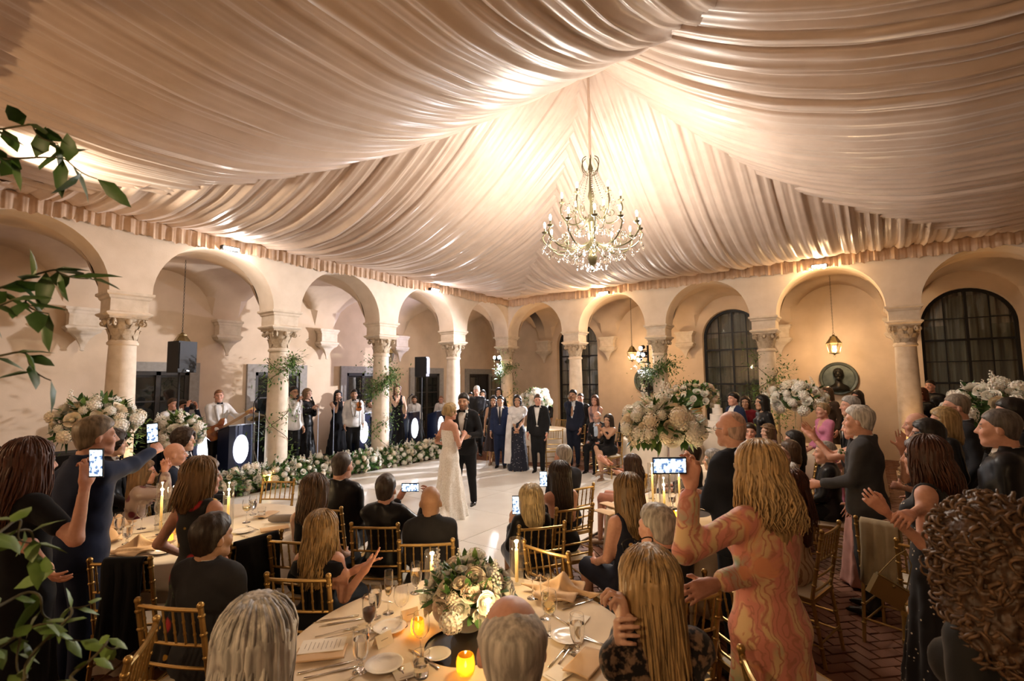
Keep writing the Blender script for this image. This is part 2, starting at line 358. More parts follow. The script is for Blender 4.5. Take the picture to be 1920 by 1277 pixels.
# ---------------- arched windows on the back loggia wall
for i, (cx, a, sp, si) in enumerate(WINX):
    r = empty(f'window_{i+1}', (cx, LD+.2, 0), kind='structure'); n = 22
    def arch(rr): return [(-rr, si)]+[(-rr*math.cos(PI*k/n), sp+rr*math.sin(PI*k/n)) for k in range(n+1)]+[(rr, si)]
    b = MB(); A = arch(a); B = arch(a-.07)
    for k in range(len(A)-1):
        (x0, z0), (x1, z1), (x2, z2), (x3, z3) = A[k], A[k+1], B[k+1], B[k]
        b.add([(x0, -.03, z0), (x1, -.03, z1), (x2, -.03, z2), (x3, -.03, z3), (x0, .03, z0), (x1, .03, z1), (x2, .03, z2), (x3, .03, z3)], [(0, 1, 2, 3), (3, 2, 6, 7), (0, 4, 5, 1)])
    b.box((0, 0, si+.03), (2*a, .06, .07)); b.build('frame', IRON, r, smooth=False)
    xs = [-.47*a, 0, .47*a]
    for x in xs:
        top = sp+math.sqrt(max(.01, (a-.05)**2-x*x)); MB().box((x, 0, (si+top)/2), (.05 if x == 0 else .022, .045, top-si)).build('mullion', IRON, r, smooth=False)
    zs = [.85, 1.35, 1.85, 2.35, 2.85, 3.35]
    for z in zs:
        hwid = a-.04 if z < sp else math.sqrt((a-.04)**2-(z-sp)**2); MB().box((0, 0, z), (2*hwid, .04, .05 if z in (1.85, 2.85) else .022)).build('glazing_bar', IRON, r, smooth=False)
    xe = [-a+.05]+xs+[a-.05]; ze = [si+.05]+zs+[sp+a-.05]
    for q in range(4):
        for w in range(len(ze)-1):
            xm = (xe[q]+xe[q+1])/2; z1 = ze[w+1]
            lim = sp+math.sqrt(max(0, (a-.05)**2-max(abs(xe[q]), abs(xe[q+1]))**2)) if True else 0
            z1 = min(z1, max(lim, ze[w]+.04) if z1 > sp else z1)
            MB().box((xm, .005, (ze[w]+z1)/2), (xe[q+1]-xe[q]-.012, .006, z1-ze[w]-.012)).build('pane', GLASSD, r, smooth=False)
    # curtains of the room behind
    xs_ = np.linspace(-a, a, 90); vv = []; 
    for z in (.25, 4.2):
        for x in xs_: vv.append((x, .16+.03*math.sin(x*34)+.02*math.sin(x*57+1), z))
    npobj('curtain', vv, [(k, k+1, 91+k, 90+k) for k in range(89)], CURT, r)
    b = MB(); b.box((0, .62, 2.2), (2*a+.3, .05, 4.4)); b.build('room_backing', ROOM, r, smooth=False)
# ---------------- bronze busts in round niches
BUSTS = []
for cx, lab in ((1.5*S, 'round green bronze relief on the wall by the nearer lighting stand'), (3.5*S, 'round green bronze relief with a dark bust under the bright lantern')):
    r = empty('bust_roundel', (cx, LD-.055, 1.98), label=lab, cat='relief', group='bronze roundels')
    BR = M('green_bronze', (.12, .14, .12), .45, .5, var=((.06, .07, .06), 9, .3, .7)); BD = M('dark_bronze', (.03, .026, .02), .35, .7)
    b = MB(); b.X = np.array(Matrix.Rotation(PI/2, 4, 'X')); b.lathe([(.0, .015), (.34, .015), (.355, .05), (.40, .06), (.42, .03), (.42, -.0)], 40); b.build('disc', BR, r)
    BUSTS.append((r, BD))
# ---------------- tent: draped satin in four pleated panels, with a gathered ruffle
EV = .33
PR = np.array([0, .1, .2, .35, .46, .57, .66, .73, .80, .86, .93, 1.0]); PZ = np.array([4.60, 4.52, 4.48, 4.53, 4.68, 4.92, 5.19, 5.45, 5.77, 6.06, 6.42, 6.85])
_rr = np.linspace(0, 1, 400); _zz = np.interp(_rr, PR, PZ); _k = np.hanning(41); _k /= _k.sum(); _zz = np.convolve(np.pad(_zz, 20, 'reflect', reflect_type='odd'), _k, 'valid')
def tentz(r): return np.interp(r, _rr, _zz)
TENT = empty('ceiling_drape', (0, 0, 0), label='champagne satin tent drape gathered to a peak above the chandelier', kind='structure')
HALF = SIDE/2-EV
def panel(name, fn, seed, nu=640, nv=48):
    rg = np.random.default_rng(seed)
    u = np.linspace(-1, 1, nu)*HALF                       # along the eave
    nseed = [rg.uniform(0, 9) for _ in range(8)]
    v = np.linspace(0, 1.06, nv)
    U, T = np.meshgrid(u, v, indexing='ij')
    rmax = 1-np.abs(U)/HALF; R = np.minimum(rmax*T+.012*np.clip((T-1)/.06, 0, 1), 1)                   # pleat runs from eave to hip
    q = np.clip(np.abs(U)/(HALF*(1-R)+1e-6), 0, 1)
    Z = tentz(R)-.11*np.sin(PI*np.clip(R, 0, 1))*(1-q**2)*np.clip((1-R)*2.5, 0, 1)
    wob = U+.05*np.sin(3.1*R+nseed[0]+U*.7)
    ph = 2*PI*wob/.17+6.0*np.sin(wob*1.15+nseed[6])+2.6*np.sin(wob*2.6+nseed[1])+1.7*np.sin(wob*5.7+nseed[2])
    w1 = np.abs(np.sin(ph/2)); w2 = np.sin(ph*.37+nseed[3]+R*2); w3 = np.sin(ph*2.63+nseed[4]+R*5)
    amp = (.42+.58*(.5+.5*np.sin(wob*1.9+nseed[5]+R*3)))
    near_e = np.clip(1-T*rmax*9, 0, 1)*.6+1.0
    disp = amp*(.062*(w1-.6)+.034*w2+.010*w3)*(.35+.65*np.clip(R*4+.2, 0, 1)*1.0)*near_e
    Z = Z-disp
    wv = U+.5*disp*np.cos(ph/2)
    X = np.stack([wv, HALF*(1-R), Z], -1).reshape(-1, 3)
    P = np.stack(fn(X[:, 0], X[:, 1], X[:, 2]), 1)
    i, j = np.meshgrid(np.arange(nu-1), np.arange(nv-1), indexing='ij'); a = (i*nv+j).ravel()
    npobj(name, P, np.stack([a, a+nv, a+nv+1, a+1], 1), SATIN, TENT)
panel('drape_panel', lambda w, d, z: (CX-d, CY+w, z), 1)
panel('drape_panel', lambda w, d, z: (CX+w, CY+d, z), 2)
panel('drape_panel', lambda w, d, z: (CX+d, CY-w, z), 3)
panel('drape_panel', lambda w, d, z: (CX-w, CY-d, z), 4)
def ruffle(fn, seed, n=900):
    rg = np.random.default_rng(seed); u = np.linspace(-HALF, HALF, n); v = []; rows = [(4.62, .2), (4.57, .7), (4.50, 1.), (4.43, 1.1), (4.36, 1.3)]
    ph = u*2*PI/.13+2.2*np.sin(u*1.7+seed)+1.3*np.sin(u*4.3)
    for z, k in rows:
        d = .012*k*np.sin(ph)+.010*k*np.sin(ph*.43+2)+.005*k*np.sin(ph*2.7)
        zz = z+.02*np.sin(u*2*PI/S)+(k > 1.2)*(.014*np.sin(ph*.5+1)+.01*np.sin(ph*1.3))
        v.append(np.stack(fn(u, HALF+.0+d, zz), 1))
    m = len(rows); V = np.concatenate(v); a = np.concatenate([np.arange(n-1)+k*n for k in range(m-1)])
    npobj('ruffle', V, np.stack([a, a+1, a+n+1, a+n], 1), RUF, TENT)
ruffle(lambda w, d, z: (CX-d, CY+w, z), 1); ruffle(lambda w, d, z: (CX+w, CY+d, z), 2)
ruffle(lambda w, d, z: (CX+d, CY-w, z), 3); ruffle(lambda w, d, z: (CX-w, CY-d, z), 4)
# crown lamps: small fixtures on the arch crowns
LAMPW = M('lamp_lens', (1, 1, 1), .3, emis=(1, .88, .72), estr=30)
for q, lab in (((.40, -1.5*S+.1), 'small bright lamp on the arch crown, second bay from the corner on the band side'), ((.40, -3.5*S+.1), 'small bright lamp on the arch crown above the tall speaker'), ((1.5*S-.1, -.40), 'small bright lamp on the arch crown above the dark lighting stand'), ((3.5*S-.1, -.40), 'small bright lamp on the arch crown above the lit lantern')):
    r = empty('crown_lamp', (q[0], q[1], 4.40), label=lab, cat='lamp', group='crown lamps')
    dx, dy = (1, 0) if q[0] < 1 else (0, -1)
    MB().box((0, 0, 0), (.10, .30, .07) if dx else (.30, .10, .07)).build('housing', IRON, r, smooth=False)
    MB().box((dx*.06, dy*.06, -.01), (.012, .26, .05) if dx else (.26, .012, .05)).build('lens', LAMPW, r, smooth=False)
# ---------------- brick paving (herringbone), dance floor panels
BL, BWD = .20, .10
DF = (.38, -9.2, 6.48, -3.1)
vis = []; base = MB(); ca = math.cos(PI/4); 
def brick_list():
    out = []; n = int(SIDE/BWD*1.5)
    for i in range(-n, n):
        for j in range(-n, n):
            k = (i-j) % 4
            if k == 0: c = ((i+1)*BWD, (j+.5)*BWD, 0)
            elif k == 3: c = ((i+.5)*BWD, (j+1)*BWD, 1)
            else: continue
            x = CX+ca*(c[0]-c[1]); y = CY+ca*(c[0]+c[1])
            if -LD < x < SIDE+.3 and -SIDE-.3 < y < LD and not (DF[0]-.02 < x < DF[2]+.02 and DF[1]-.02 < y < DF[3]+.02): out.append((x, y, c[2]))
    return out
BRL = brick_list()
def pix(x, y, z=0.):
    d = V3(x, y, z)-CAM; dz = d@_fw
    return (960+FPX*(d@_r2)/dz, 638.5-FPX*(d@_u2)/dz, dz) if dz > .1 else (-1, -1, dz)
sel = []
for q in BRL:
    u, w, dz = pix(q[0], q[1])
    if dz > 0 and 1480 < u < 1760 and 930 < w < 1300: sel.append((dz, q))
sel.sort(key=lambda t: t[0]); near = [q for _, q in sel[:300]]; ns = set(near)
bme = []
for var in range(3):
    b = MB(); b.box((0, 0, 0), (BL-.012, BWD-.012, .03), taper=.985); bme.append(b.mesh('brick', BRICK, False))
rb = random.Random(3)
for q in near:
    link('brick', bme[rb.randrange(3)], FLOOR, (q[0], q[1], -.013+rb.uniform(-.003, .003)), (rb.uniform(-.01, .01), rb.uniform(-.01, .01), PI/4+(PI/2 if q[2] else 0)+rb.uniform(-.015, .015)))
rest = np.array([(q[0], q[1], q[2]) for q in BRL if q not in ns]); n = len(rest)
rg = np.random.default_rng(5); bx, by = (BL-.012)/2, (BWD-.012)/2
loc = np.array([(-bx, -by, -.028), (bx, -by, -.028), (bx, by, -.028), (-bx, by, -.028), (-bx, -by, .002), (bx, -by, .002), (bx, by, .002), (-bx, by, .002)])
ang = PI/4+rest[:, 2]*PI/2+rg.uniform(-.015, .015, n); cA, sA = np.cos(ang)[:, None], np.sin(ang)[:, None]
V = np.stack([loc[None, :, 0]*cA-loc[None, :, 1]*sA+rest[:, :1], loc[None, :, 0]*sA+loc[None, :, 1]*cA+rest[:, 1:2], np.broadcast_to(loc[:, 2], (n, 8))+rg.uniform(-.003, .002, (n, 1))], -1).reshape(-1, 3)
fq = np.array([(4, 5, 6, 7), (0, 1, 5, 4), (1, 2, 6, 5), (2, 3, 7, 6), (3, 0, 4, 7)])
Q = (np.arange(n)[:, None, None]*8+fq[None]).reshape(-1, 4)
tag(npobj('brick_field', V, Q, BRICK, FLOOR, smooth=False), kind='stuff')
WHITE = M('white_floor_panel', (.80, .78, .74), .28, var=((.72, .69, .64), 2.2, .35, .7), coat=.2)
DFO = empty('dance_floor', ((DF[0]+DF[2])/2, (DF[1]+DF[3])/2, 0), label='white dance floor of large square panels', cat='dance floor')
MB().box((0, 0, .008), (DF[2]-DF[0], DF[3]-DF[1], .016)).build('underlay', M('floor_seam', (.12, .11, .1), .8), DFO, smooth=False)
pw = (DF[2]-DF[0])/5; pm = MB().box((0, 0, 0), (pw-.006, pw-.006, .014), taper=.998).mesh('floor_panel', WHITE, False)
for i in range(5):
    for j in range(5): link('floor_panel', pm, DFO, ((i-2)*pw, (j-2)*pw, .019))
# depth corrections: how far a guest stands from the first estimate along the line of sight (metres, pixels sideways)
ADJ = {
    'man with dark side-parted hair in a charcoal suit turned towards the dance': (0.36, -10.6),
    'woman with wavy honey blonde hair in an off-shoulder black dress, palms pressed together': (0.24, -7.2),
    'bald man in a dark grey suit seated with his back to us': (0.23, 2.7),
    'man with dark hair in a black suit filming the dance with both hands': (0.56, 27.3),
    'woman with straight brown hair in a sleeveless black top by the dance floor': (0.05, -17.2),
    'man with cropped dark hair in a black suit nearest the flower row': (0.16, 42.5),
    'woman with a pale blonde bob in a black cardigan filming with her phone': (0.52, -10.3),
    'woman with long straight dark brown hair in an open-backed black dress filming': (0.14, -0.2),
    'grey-haired man in a dark navy jacket beside the dance floor': (0.31, -0.9),
    'woman with long light brown hair in a sleeveless navy dress at the middle table': (-0.22, 15.1),
    'grey-haired man in a black tuxedo looking over his shoulder at the dance': (0.13, 8.7),
    'man with grey-brown hair standing in a navy suit filming with a raised phone': (0.13, -3.6),
    'woman with straight light brown hair in a black floral dress standing by the left table': (0.19, -5.3),
    'bald man in a navy suit seated at the far side of the left table': (0.12, -0),
    'young man with dark curly hair in a black suit beside the left table': (0.24, -0),
    'smiling woman with light brown hair resting her chin on clasped hands': (0.13, -0.3),
    'dark-haired young man in black behind the man in navy': (0.24, -0.2),
    'woman with dark curly hair in a bare-shouldered salmon dress clapping': (0.39, -3.1),
    'dark-haired man in a dark suit seated behind the tall centrepiece': (0.24, -0.7),
    'grey-haired woman in black behind the standing man with glasses': (0.26, 2.1),
    'tall balding man with glasses standing in a dark navy suit': (-0.1, -0),
    'woman with voluminous blonde hair standing in a pink paisley caftan filming': (-0.13, 5.2),
    'bald man seated behind the woman in the caftan': (0.27, 0.1),
    'man with short dark hair facing the room at the table behind the caftan': (0.15, 0.2),
    'woman with long brown hair and a ribbon headband in profile': (0.37, 0),
    'woman with long black hair in sleeveless black at the far table': (-0.1, -0),
    'dark-haired guest in white seated behind the bald man': (-0.07, 0),
    'elderly grey-haired man in a black suit seated sideways': (-0.15, 0),
    'woman with short fair hair standing in a bright pink jacket': (-0.12, -0),
    'tall white-haired man smiling in a grey suit with a white boutonniere': (0.39, 0),
    'woman in a long pale pink gown behind the man in grey': (-0.1, -0),
    'bald man in a dark suit with a strong nose at the right': (0.01, 0),
    'woman with black hair in navy sequins covering her mouth': (0.1, 0.2),
    'woman with thick reddish brown hair in a sleeveless top and polka dot skirt': (-0.06, -0),
    'man with glasses and a blue tie in a grey suit at the right': (0.26, -1),
    'woman with a huge mass of brown curly hair in a dotted black dress': (-0.11, 0.1),
    'man in a navy jacket drinking from a glass at the back': (-0.15, -0),
    'man with glasses in a dark suit behind the man drinking': (0.01, 0),
    'white-haired woman in black seated by the back wall': (0.16, 0),
    'man in a black tuxedo looking down and smiling by the dance floor': (-0.02, -0),
    'young man in a navy suit with a dark tie by the corner column': (-0.2, 0),
    'woman in a sleeveless black dress holding a chair by the corner': (-0.21, -0),
    'man in a white dinner jacket singing into a hand microphone': (0.34, 0.2),
    'woman with long fair hair in black lace singing beside the vine column': (0.03, 0),
    'woman singer in a low-cut black gown with a microphone at her mouth': (0.31, 0.2),
}
for _k, _d in (('man with glasses and a blue tie in a grey suit at the right', -.55), ('woman with long blonde hair in black behind the black-haired woman', .28)): ADJ[_k] = (ADJ.get(_k, (0, 0))[0]+_d, ADJ.get(_k, (0, 0))[1])
CLOTHS = []; CUR = [(0., 0.)]; DEP0 = {}; PINFO = {}; BODIES = []; CINFO = {}; TINFO = {}
def shift_pt(p):
    d, dx = CUR[0]
    if (d, dx) == (0., 0.): return p
    q = pix(*p)[2]; return CAM+(p-CAM)*((q+d)/q)+_r2*(dx*(q+d)/FPX)
# ================================================================== furniture, tableware, flowers, equipment
GOLD = M('gold_lacquer', (.50, .33, .12), .34, .75, var=((.36, .22, .07), 8, .3, .7))
CUSH = M('ivory_cushion', (.62, .55, .44), .8, bump=(50, .2, .004))
LINEN = M('cream_linen', (.78, .66, .50), .85, var=((.70, .58, .43), 5, .3, .7), bump=(170, .15, .002))
LINENW = M('white_linen', (.80, .72, .60), .85, var=((.72, .64, .52), 5, .3, .7), bump=(170, .15, .002))
NAPK = M('tan_napkin', (.66, .46, .28), .85, bump=(150, .15, .002))
CHINA = M('white_china', (.80, .76, .70), .18, coat=.3)
STEEL = M('polished_steel', (.60, .57, .52), .16, 1)
GLASS = M('clear_glass', (1, 1, 1), .0, trans=1, ior=1.45)
WATER = M('water', (.97, .98, 1), .0, trans=1, ior=1.33)
COLA = M('cola', (.06, .012, .006), .05, trans=.3, ior=1.33)
WINE = M('white_wine', (.95, .78, .38), .0, trans=.95, ior=1.33)
PAPER = M('card_paper', (.82, .76, .66), .8, var=((.80, .74, .64), 30, .3, .7))
INK = M('print_ink', (.35, .30, .24), .8)
WAX = M('ivory_wax', (.86, .68, .32), .5, sss=.3)
FLAME = M('candle_flame', (1, .8, .4), .5, emis=(1, .72, .30), estr=60)
CYL = thin_glass('candle_cylinder_glass', (.98, .98, .97), .08)
def amber_glass():          # ribbed amber cup that passes and scatters the light of the flame inside it
    m = bpy.data.materials.new('amber_votive_glass'); m.use_nodes = True; N, L = m.node_tree.nodes, m.node_tree.links; N.remove(N['Principled BSDF'])
    t = N.new('ShaderNodeBsdfTranslucent'); t.inputs[0].default_value = (.95, .60, .10, 1); p = N.new('ShaderNodeBsdfTransparent'); p.inputs[0].default_value = (1, .72, .22, 1); g = N.new('ShaderNodeBsdfGlossy'); g.inputs['Roughness'].default_value = .08
    a = N.new('ShaderNodeMixShader'); a.inputs[0].default_value = .45; L.new(t.outputs[0], a.inputs[1]); L.new(p.outputs[0], a.inputs[2]); b = N.new('ShaderNodeMixShader'); b.inputs[0].default_value = .07; L.new(a.outputs[0], b.inputs[1]); L.new(g.outputs[0], b.inputs[2]); L.new(b.outputs[0], N['Material Output'].inputs[0]); return m
VOT = amber_glass()
BLACKP = M('black_plastic', (.006, .006, .007), .6)
# ---------------- chiavari chair
def make_chair():
    r = empty('chiavari_chair'); w = .185; bk = -.19; fr = .20
    def knuck(b, a, c, rr, zs):
        a = np.array(a); c = np.array(c); b.tube([a, c], rr, 8)
        for t in zs: p = a+(c-a)*t; d = (c-a)/np.linalg.norm(c-a); b.tube([p-d*.009, p-d*.004, p+d*.004, p+d*.009], [rr, rr*1.32, rr*1.32, rr], 8, cap=False)
    for s in (-1, 1):
        b = MB(); p0, p1, p2 = V3(s*w, bk-.06, 0), V3(s*w, bk, .45), V3(s*(w-.005), bk-.085, .92)
        knuck(b, p0, p1, .0135, (.3, .6)); knuck(b, p1, p2, .0135, (.2, .45, .7, .9)); b.ball(p2+V3(0, 0, .006), .018, 8, 5); b.build('back_post', GOLD, r)
        b = MB(); knuck(b, V3(s*w, fr, 0), V3(s*w, fr, .43), .0135, (.3, .6, .85)); b.build('front_leg', GOLD, r)
    def back(z): t = (z-.45)/.47; return bk-.085*t
    for z, nm in ((.90, 'top_rail'), (.72, 'back_rail'), (.60, 'back_rail'), (.50, 'back_rail')):
        b = MB(); b.tube([V3(x, back(z)-.012*math.cos(x/w*PI/2), z) for x in np.linspace(-w, w, 7)], .0105 if nm == 'top_rail' else .0085, 7); b.build(nm, GOLD, r)
    for i in range(6):
        x = (i-2.5)*.056; b = MB(); knuck(b, V3(x, back(.72)-.01, .72), V3(x, back(.90)-.01, .90), .0058, (.33, .66)); b.build('spindle', GOLD, r)
    b = MB(); b.box((0, 0, .435), (.40, .41, .03)); b.build('seat_frame', GOLD, r, smooth=False)
    b = MB(); n = 9; vv = []
    for i in range(n):
        for j in range(n):
            x, y = -1+2*i/(n-1), -1+2*j/(n-1); vv.append((x*.185, y*.19, .45+.035*(1-x**6)*(1-y**6)**.5 if abs(y) < 1 else .45))
    b.add(vv, [(i*n+j, (i+1)*n+j, (i+1)*n+j+1, i*n+j+1) for i in range(n-1) for j in range(n-1)]); b.build('cushion', CUSH, r)
    for s in (-1, 1):
        for z in (.14, .26): MB().rod((s*w, bk-.04, z), (s*w, fr, z), .0075).build('stretcher', GOLD, r)
    for y, z in ((fr, .14), (fr, .26), (bk-.045, .17)): MB().rod((-w, y, z), (w, y, z), .0075).build('stretcher', GOLD, r)
    return r
CHAIR0 = make_chair(); _cused = [False]; NCH = [0]
CADJ = {
    'gold chair with a black shawl over its back at the left table': (0.03, 0.02),
    'empty gold chair with a dark wrap behind the wavy blonde woman': (-0.17, -0.06),
    'empty gold chair beside the blonde woman with a bob': (-0.15, -0.21),
    'gold chair with a black jacket beside the grey-haired man in a tuxedo': (0.12, 0.3),
    'empty gold chair between the left table and the dance floor': (-0.11, 0.18),
    'empty gold chair beside the man in a charcoal suit': (-0, -0),
    'gold chair behind the woman in the pink caftan': (0.01, -0.03),
    'dark gold chair under the hand of the woman in the pink caftan': (0.04, 0.04),
    'gold chair at the table by the dark window': (0.01, -0.03),
    'gold chair draped in beige cloth under the hands of the woman in polka dots': (-0.03, 0.02),
    'gold chair behind the woman in polka dots': (0.03, -0.03),
    'pale gold chair held by the woman in sleeveless black': (-0, 0),
    'pale gold chair in front of the man in a navy suit by the corner': (-0, -0),
    'pale gold chair beside the man in a tuxedo by the dance floor': (-0, -0),
    'pale gold chair behind the small round table': (0, 0.03),
    'pale gold chair behind the man drinking': (-0, 0),
}
def chair(x, y, face, label, group='gold chairs around the tables'):
    yaw = face if not hasattr(face, '__len__') else math.atan2(-(face[0]-x), face[1]-y)
    if not _cused[0]: o = CHAIR0; _cused[0] = True
    else: o = copy_tree(CHAIR0)
    if label in CADJ: x += CADJ[label][0]; y += CADJ[label][1]; yaw += CADJ[label][2] if len(CADJ[label]) > 2 else 0
    CINFO[label] = (x, y, yaw, group); o.location = (x, y, 0); o.rotation_euler = (0, 0, yaw); return tag(o, label, 'chair', group)
# ---------------- tables with floor-length cloths
def table(cx, cy, r, label, clabel, mat=LINEN, seed=0):
    t = empty('round_table', (cx, cy, 0), label=label, cat='table', group='round dinner tables')
    MB().lathe([(0, .715), (r-.02, .715), (r-.01, .72), (r-.01, .735), (r-.02, .738), (0, .738)], 40).build('tabletop', DARKWOOD, t)
    for k in range(4): a = k*PI/2+.6; MB().rod((r*.22*math.cos(a), r*.22*math.sin(a), 0), (r*.22*math.cos(a), r*.22*math.sin(a), .715), .02).build('leg', DARKWOOD, t)
    n = 160; rings = []
    rr = [0.001, r*.5, r*.92, r-.006, r+.006]; zz = [.747, .747, .747, .747, .740]
    v = []
    for a_, z in zip(rr, zz): v.append(np.stack([a_*np.cos(np.arange(n)*2*PI/n), a_*np.sin(np.arange(n)*2*PI/n), np.full(n, z)], 1))
    th = np.arange(n)*2*PI/n
    for k in range(1, 11):
        t_ = k/10; z = .74-.735*t_; am = .055*t_**.8; R_ = r+.008+.05*t_+am*(np.sin(th*13+seed)*.6+np.sin(th*21+seed*2+t_)*.3+np.sin(th*7+1)*.2)
        v.append(np.stack([R_*np.cos(th), R_*np.sin(th), np.full(n, z)], 1))
    m = len(v); V = np.concatenate(v); i = np.arange(n); q = np.concatenate([np.stack([k*n+i, k*n+(i+1) % n, (k+1)*n+(i+1) % n, (k+1)*n+i], 1) for k in range(m-1)])
    o = npobj('tablecloth', V, q, mat); o.location = (cx, cy, 0); CLOTHS.append((o, cx, cy, n, m)); tag(o, clabel, 'tablecloth', 'floor-length tablecloths')
    return t
# ---------------- tableware (each item is a thing; repeats share meshes)
TW = {}
def ware(kind):
    if kind in TW: return TW[kind]
    P = []
    def wall(prof, th=.0012): return prof+[(max(0, a-th), b) for a, b in reversed(prof) if a > .003]
    if kind == 'wine_glass': P = [('bowl', GLASS, wall([(.004, .095), (.022, .105), (.036, .125), (.040, .150), (.037, .180), (.033, .205)])), ('stem', GLASS, [(.0, .0), (.035, .001), (.034, .004), (.010, .008), (.0042, .02), (.0038, .085), (.006, .096), (0, .096)])]
    if kind == 'wine_full': P = [('bowl', GLASS, wall([(.004, .095), (.022, .105), (.036, .125), (.040, .150), (.037, .180), (.033, .205)])), ('stem', GLASS, [(.0, .0), (.035, .001), (.034, .004), (.010, .008), (.0042, .02), (.0038, .085), (.006, .096), (0, .096)]), ('wine', WINE, [(0, .1), (.020, .107), (.0345, .126), (.0375, .143), (0, .143)])]
    if kind == 'flute': P = [('bowl', GLASS, wall([(.003, .09), (.014, .10), (.022, .13), (.025, .17), (.023, .225)])), ('stem', GLASS, [(0, 0), (.030, .001), (.029, .004), (.008, .008), (.0038, .02), (.0036, .08), (.005, .092), (0, .092)]), ('champagne', WINE, [(0, .095), (.012, .101), (.0195, .122), (.0205, .13), (0, .13)])]
    if kind == 'goblet': P = [('bowl', GLASS, wall([(.005, .045), (.022, .052), (.032, .075), (.036, .11), (.034, .155), (.032, .175)])), ('stem', GLASS, [(0, 0), (.034, .001), (.033, .005), (.012, .012), (.008, .022), (.012, .03), (.007, .038), (.01, .046), (0, .046)]), ('water', WATER, [(0, .05), (.020, .054), (.030, .076), (.0335, .11), (.033, .135), (0, .135)])]
    if kind == 'cola_glass': P = [('bowl', GLASS, wall([(.005, .045), (.022, .052), (.032, .075), (.036, .11), (.034, .155), (.032, .175)])), ('stem', GLASS, [(0, 0), (.034, .001), (.033, .005), (.012, .012), (.008, .022), (.012, .03), (.007, .038), (.01, .046), (0, .046)]), ('cola', COLA, [(0, .05), (.020, .054), (.030, .076), (.0335, .11), (0, .112)])]
    if kind == 'coupe': P = [('bowl', GLASS, wall([(.004, .105), (.028, .112), (.042, .128), (.045, .142)])), ('stem', GLASS, [(0, 0), (.034, .001), (.033, .004), (.008, .008), (.0038, .02), (.0036, .095), (.005, .106), (0, .106)])]
    if kind == 'tumbler': P = [('bowl', GLASS, wall([(.030, .0), (.036, .10)])+[(0, .008)]), ('water', WATER, [(0, .008), (.029, .009), (.0335, .06), (0, .06)])]
    if kind == 'plate': P = [('dish', CHINA, [(0, .004), (.045, .004), (.048, .0), (.052, .0), (.060, .008), (.082, .014), (.084, .016), (.081, .017), (.058, .012), (.050, .008), (0, .008)])]
    if kind == 'votive': P = [('cup', VOT, [(0, 0), (.028, .0), (.034, .012), (.036, .035), (.033, .055), (.029, .066), (.026, .066), (.030, .05), (.032, .035), (.030, .014), (0, .008)]), ('flame', FLAME, [(0, .018), (.005, .024), (.004, .034), (0, .046)])]
    if kind == 'hurricane':
        P = [('cylinder', CYL, [(.042, 0), (.044, .002), (.044, .27), (.042, .272), (.0405, .27), (.0405, .010), (0, .008), (0, .0)]), ('candle', WAX, [(0, .01), (.011, .01), (.0105, .205), (.006, .21), (0, .206)]), ('wick', INK, [(.001, .205), (.001, .217)]), ('flame', FLAME, [(0, .212), (.0055, .222), (.0045, .236), (0, .256)])]
    if kind == 'taper':
        P = [('cylinder', CYL, [(.042, 0), (.044, .002), (.044, .40), (.042, .402), (.0405, .40), (.0405, .010), (0, .008), (0, .0)]), ('candle', WAX, [(0, .01), (.011, .01), (.0105, .29), (.006, .295), (0, .291)]), ('wick', INK, [(.001, .29), (.001, .302)]), ('flame', FLAME, [(0, .297), (.0055, .307), (.0045, .321), (0, .341)])]
    TW[kind] = [(n, MB().lathe(p, 12 if n in ('stem', 'wick', 'flame', 'candle') else 20).mesh(n, m, True, 50)) for n, m, p in P]
    return TW[kind]
def put(kind, name, x, y, label, cat, group, z=.7475, rz=0, sc=1.):
    r = empty(name, (x, y, z), rz, label=label, cat=cat, group=group)
    for n, me in ware(kind): link(n, me, r)
    if sc != 1: r.scale = (sc,)*3
    return r
FK = MB()
for i in range(4): FK.tube([(-.009+i*.006, .10, .002), (-.009+i*.006, .145, .006)], .0013, 4)
FK.tube([(0, -.06, .002), (0, .02, .004), (0, .07, .008), (0, .085, .005), (0, .103, .002)], [.005, .003, .003, .009, .011], 6, flat=.3)
KN = MB(); KN.tube([(0, -.09, .003), (0, 0, .003), (0, .02, .003), (.002, .09, .003), (-.002, .14, .002)], [.007, .005, .006, .009, .002], 6, flat=.3)
SP = MB(); SP.tube([(0, -.06, .002), (0, .05, .004), (0, .075, .006)], [.005, .003, .004], 6, flat=.4); SP.ball((0, .10, .004), (.015, .027, .005), 10, 5)
CUT = {'fork': FK.mesh('fork', STEEL), 'knife': KN.mesh('knife', STEEL), 'spoon': SP.mesh('spoon', STEEL)}
def cutlery(kind, x, y, rz, label, group='cutlery on the tables', z=.7485):
    return tag(link(kind, CUT[kind], None, (x, y, z), (0, 0, rz)), label, kind, group)
def card(x, y, rz, label, w=.10, d=.19, z=.7485, lines=9, tent=False):
    r = empty('place_card' if tent else 'menu_card', (x, y, z), rz, label=label, cat='card', group='paper cards on the tables')
    if tent:
        b = MB(); b.add([(-.045, -.025, 0), (.045, -.025, 0), (.045, 0, .05), (-.045, 0, .05), (-.045, .025, 0), (.045, .025, 0), (.045, .001, .0495), (-.045, .001, .0495)], [(0, 1, 2, 3), (7, 6, 5, 4)]); b.build('card', PAPER, r, smooth=False)
        b = MB(); b.add([(-.02, -.0135, .024), (.02, -.0135, .024), (.02, -.0120, .027), (-.02, -.0120, .027)], [(0, 1, 2, 3)]); b.build('print', INK, r, smooth=False, kind='stuff')
    else:
        MB().box((0, 0, .004), (w, d, .003)).build('card', PAPER, r, smooth=False)
        b = MB()
        for k in range(lines): ww = w*(.35+.4*((k*37 % 10)/10)); b.box((0, d*.38-k*d*.76/max(1, lines-1), .0058), (ww, .0025, .0004))
        b.build('print', INK, r, smooth=False, kind='stuff')
    return r
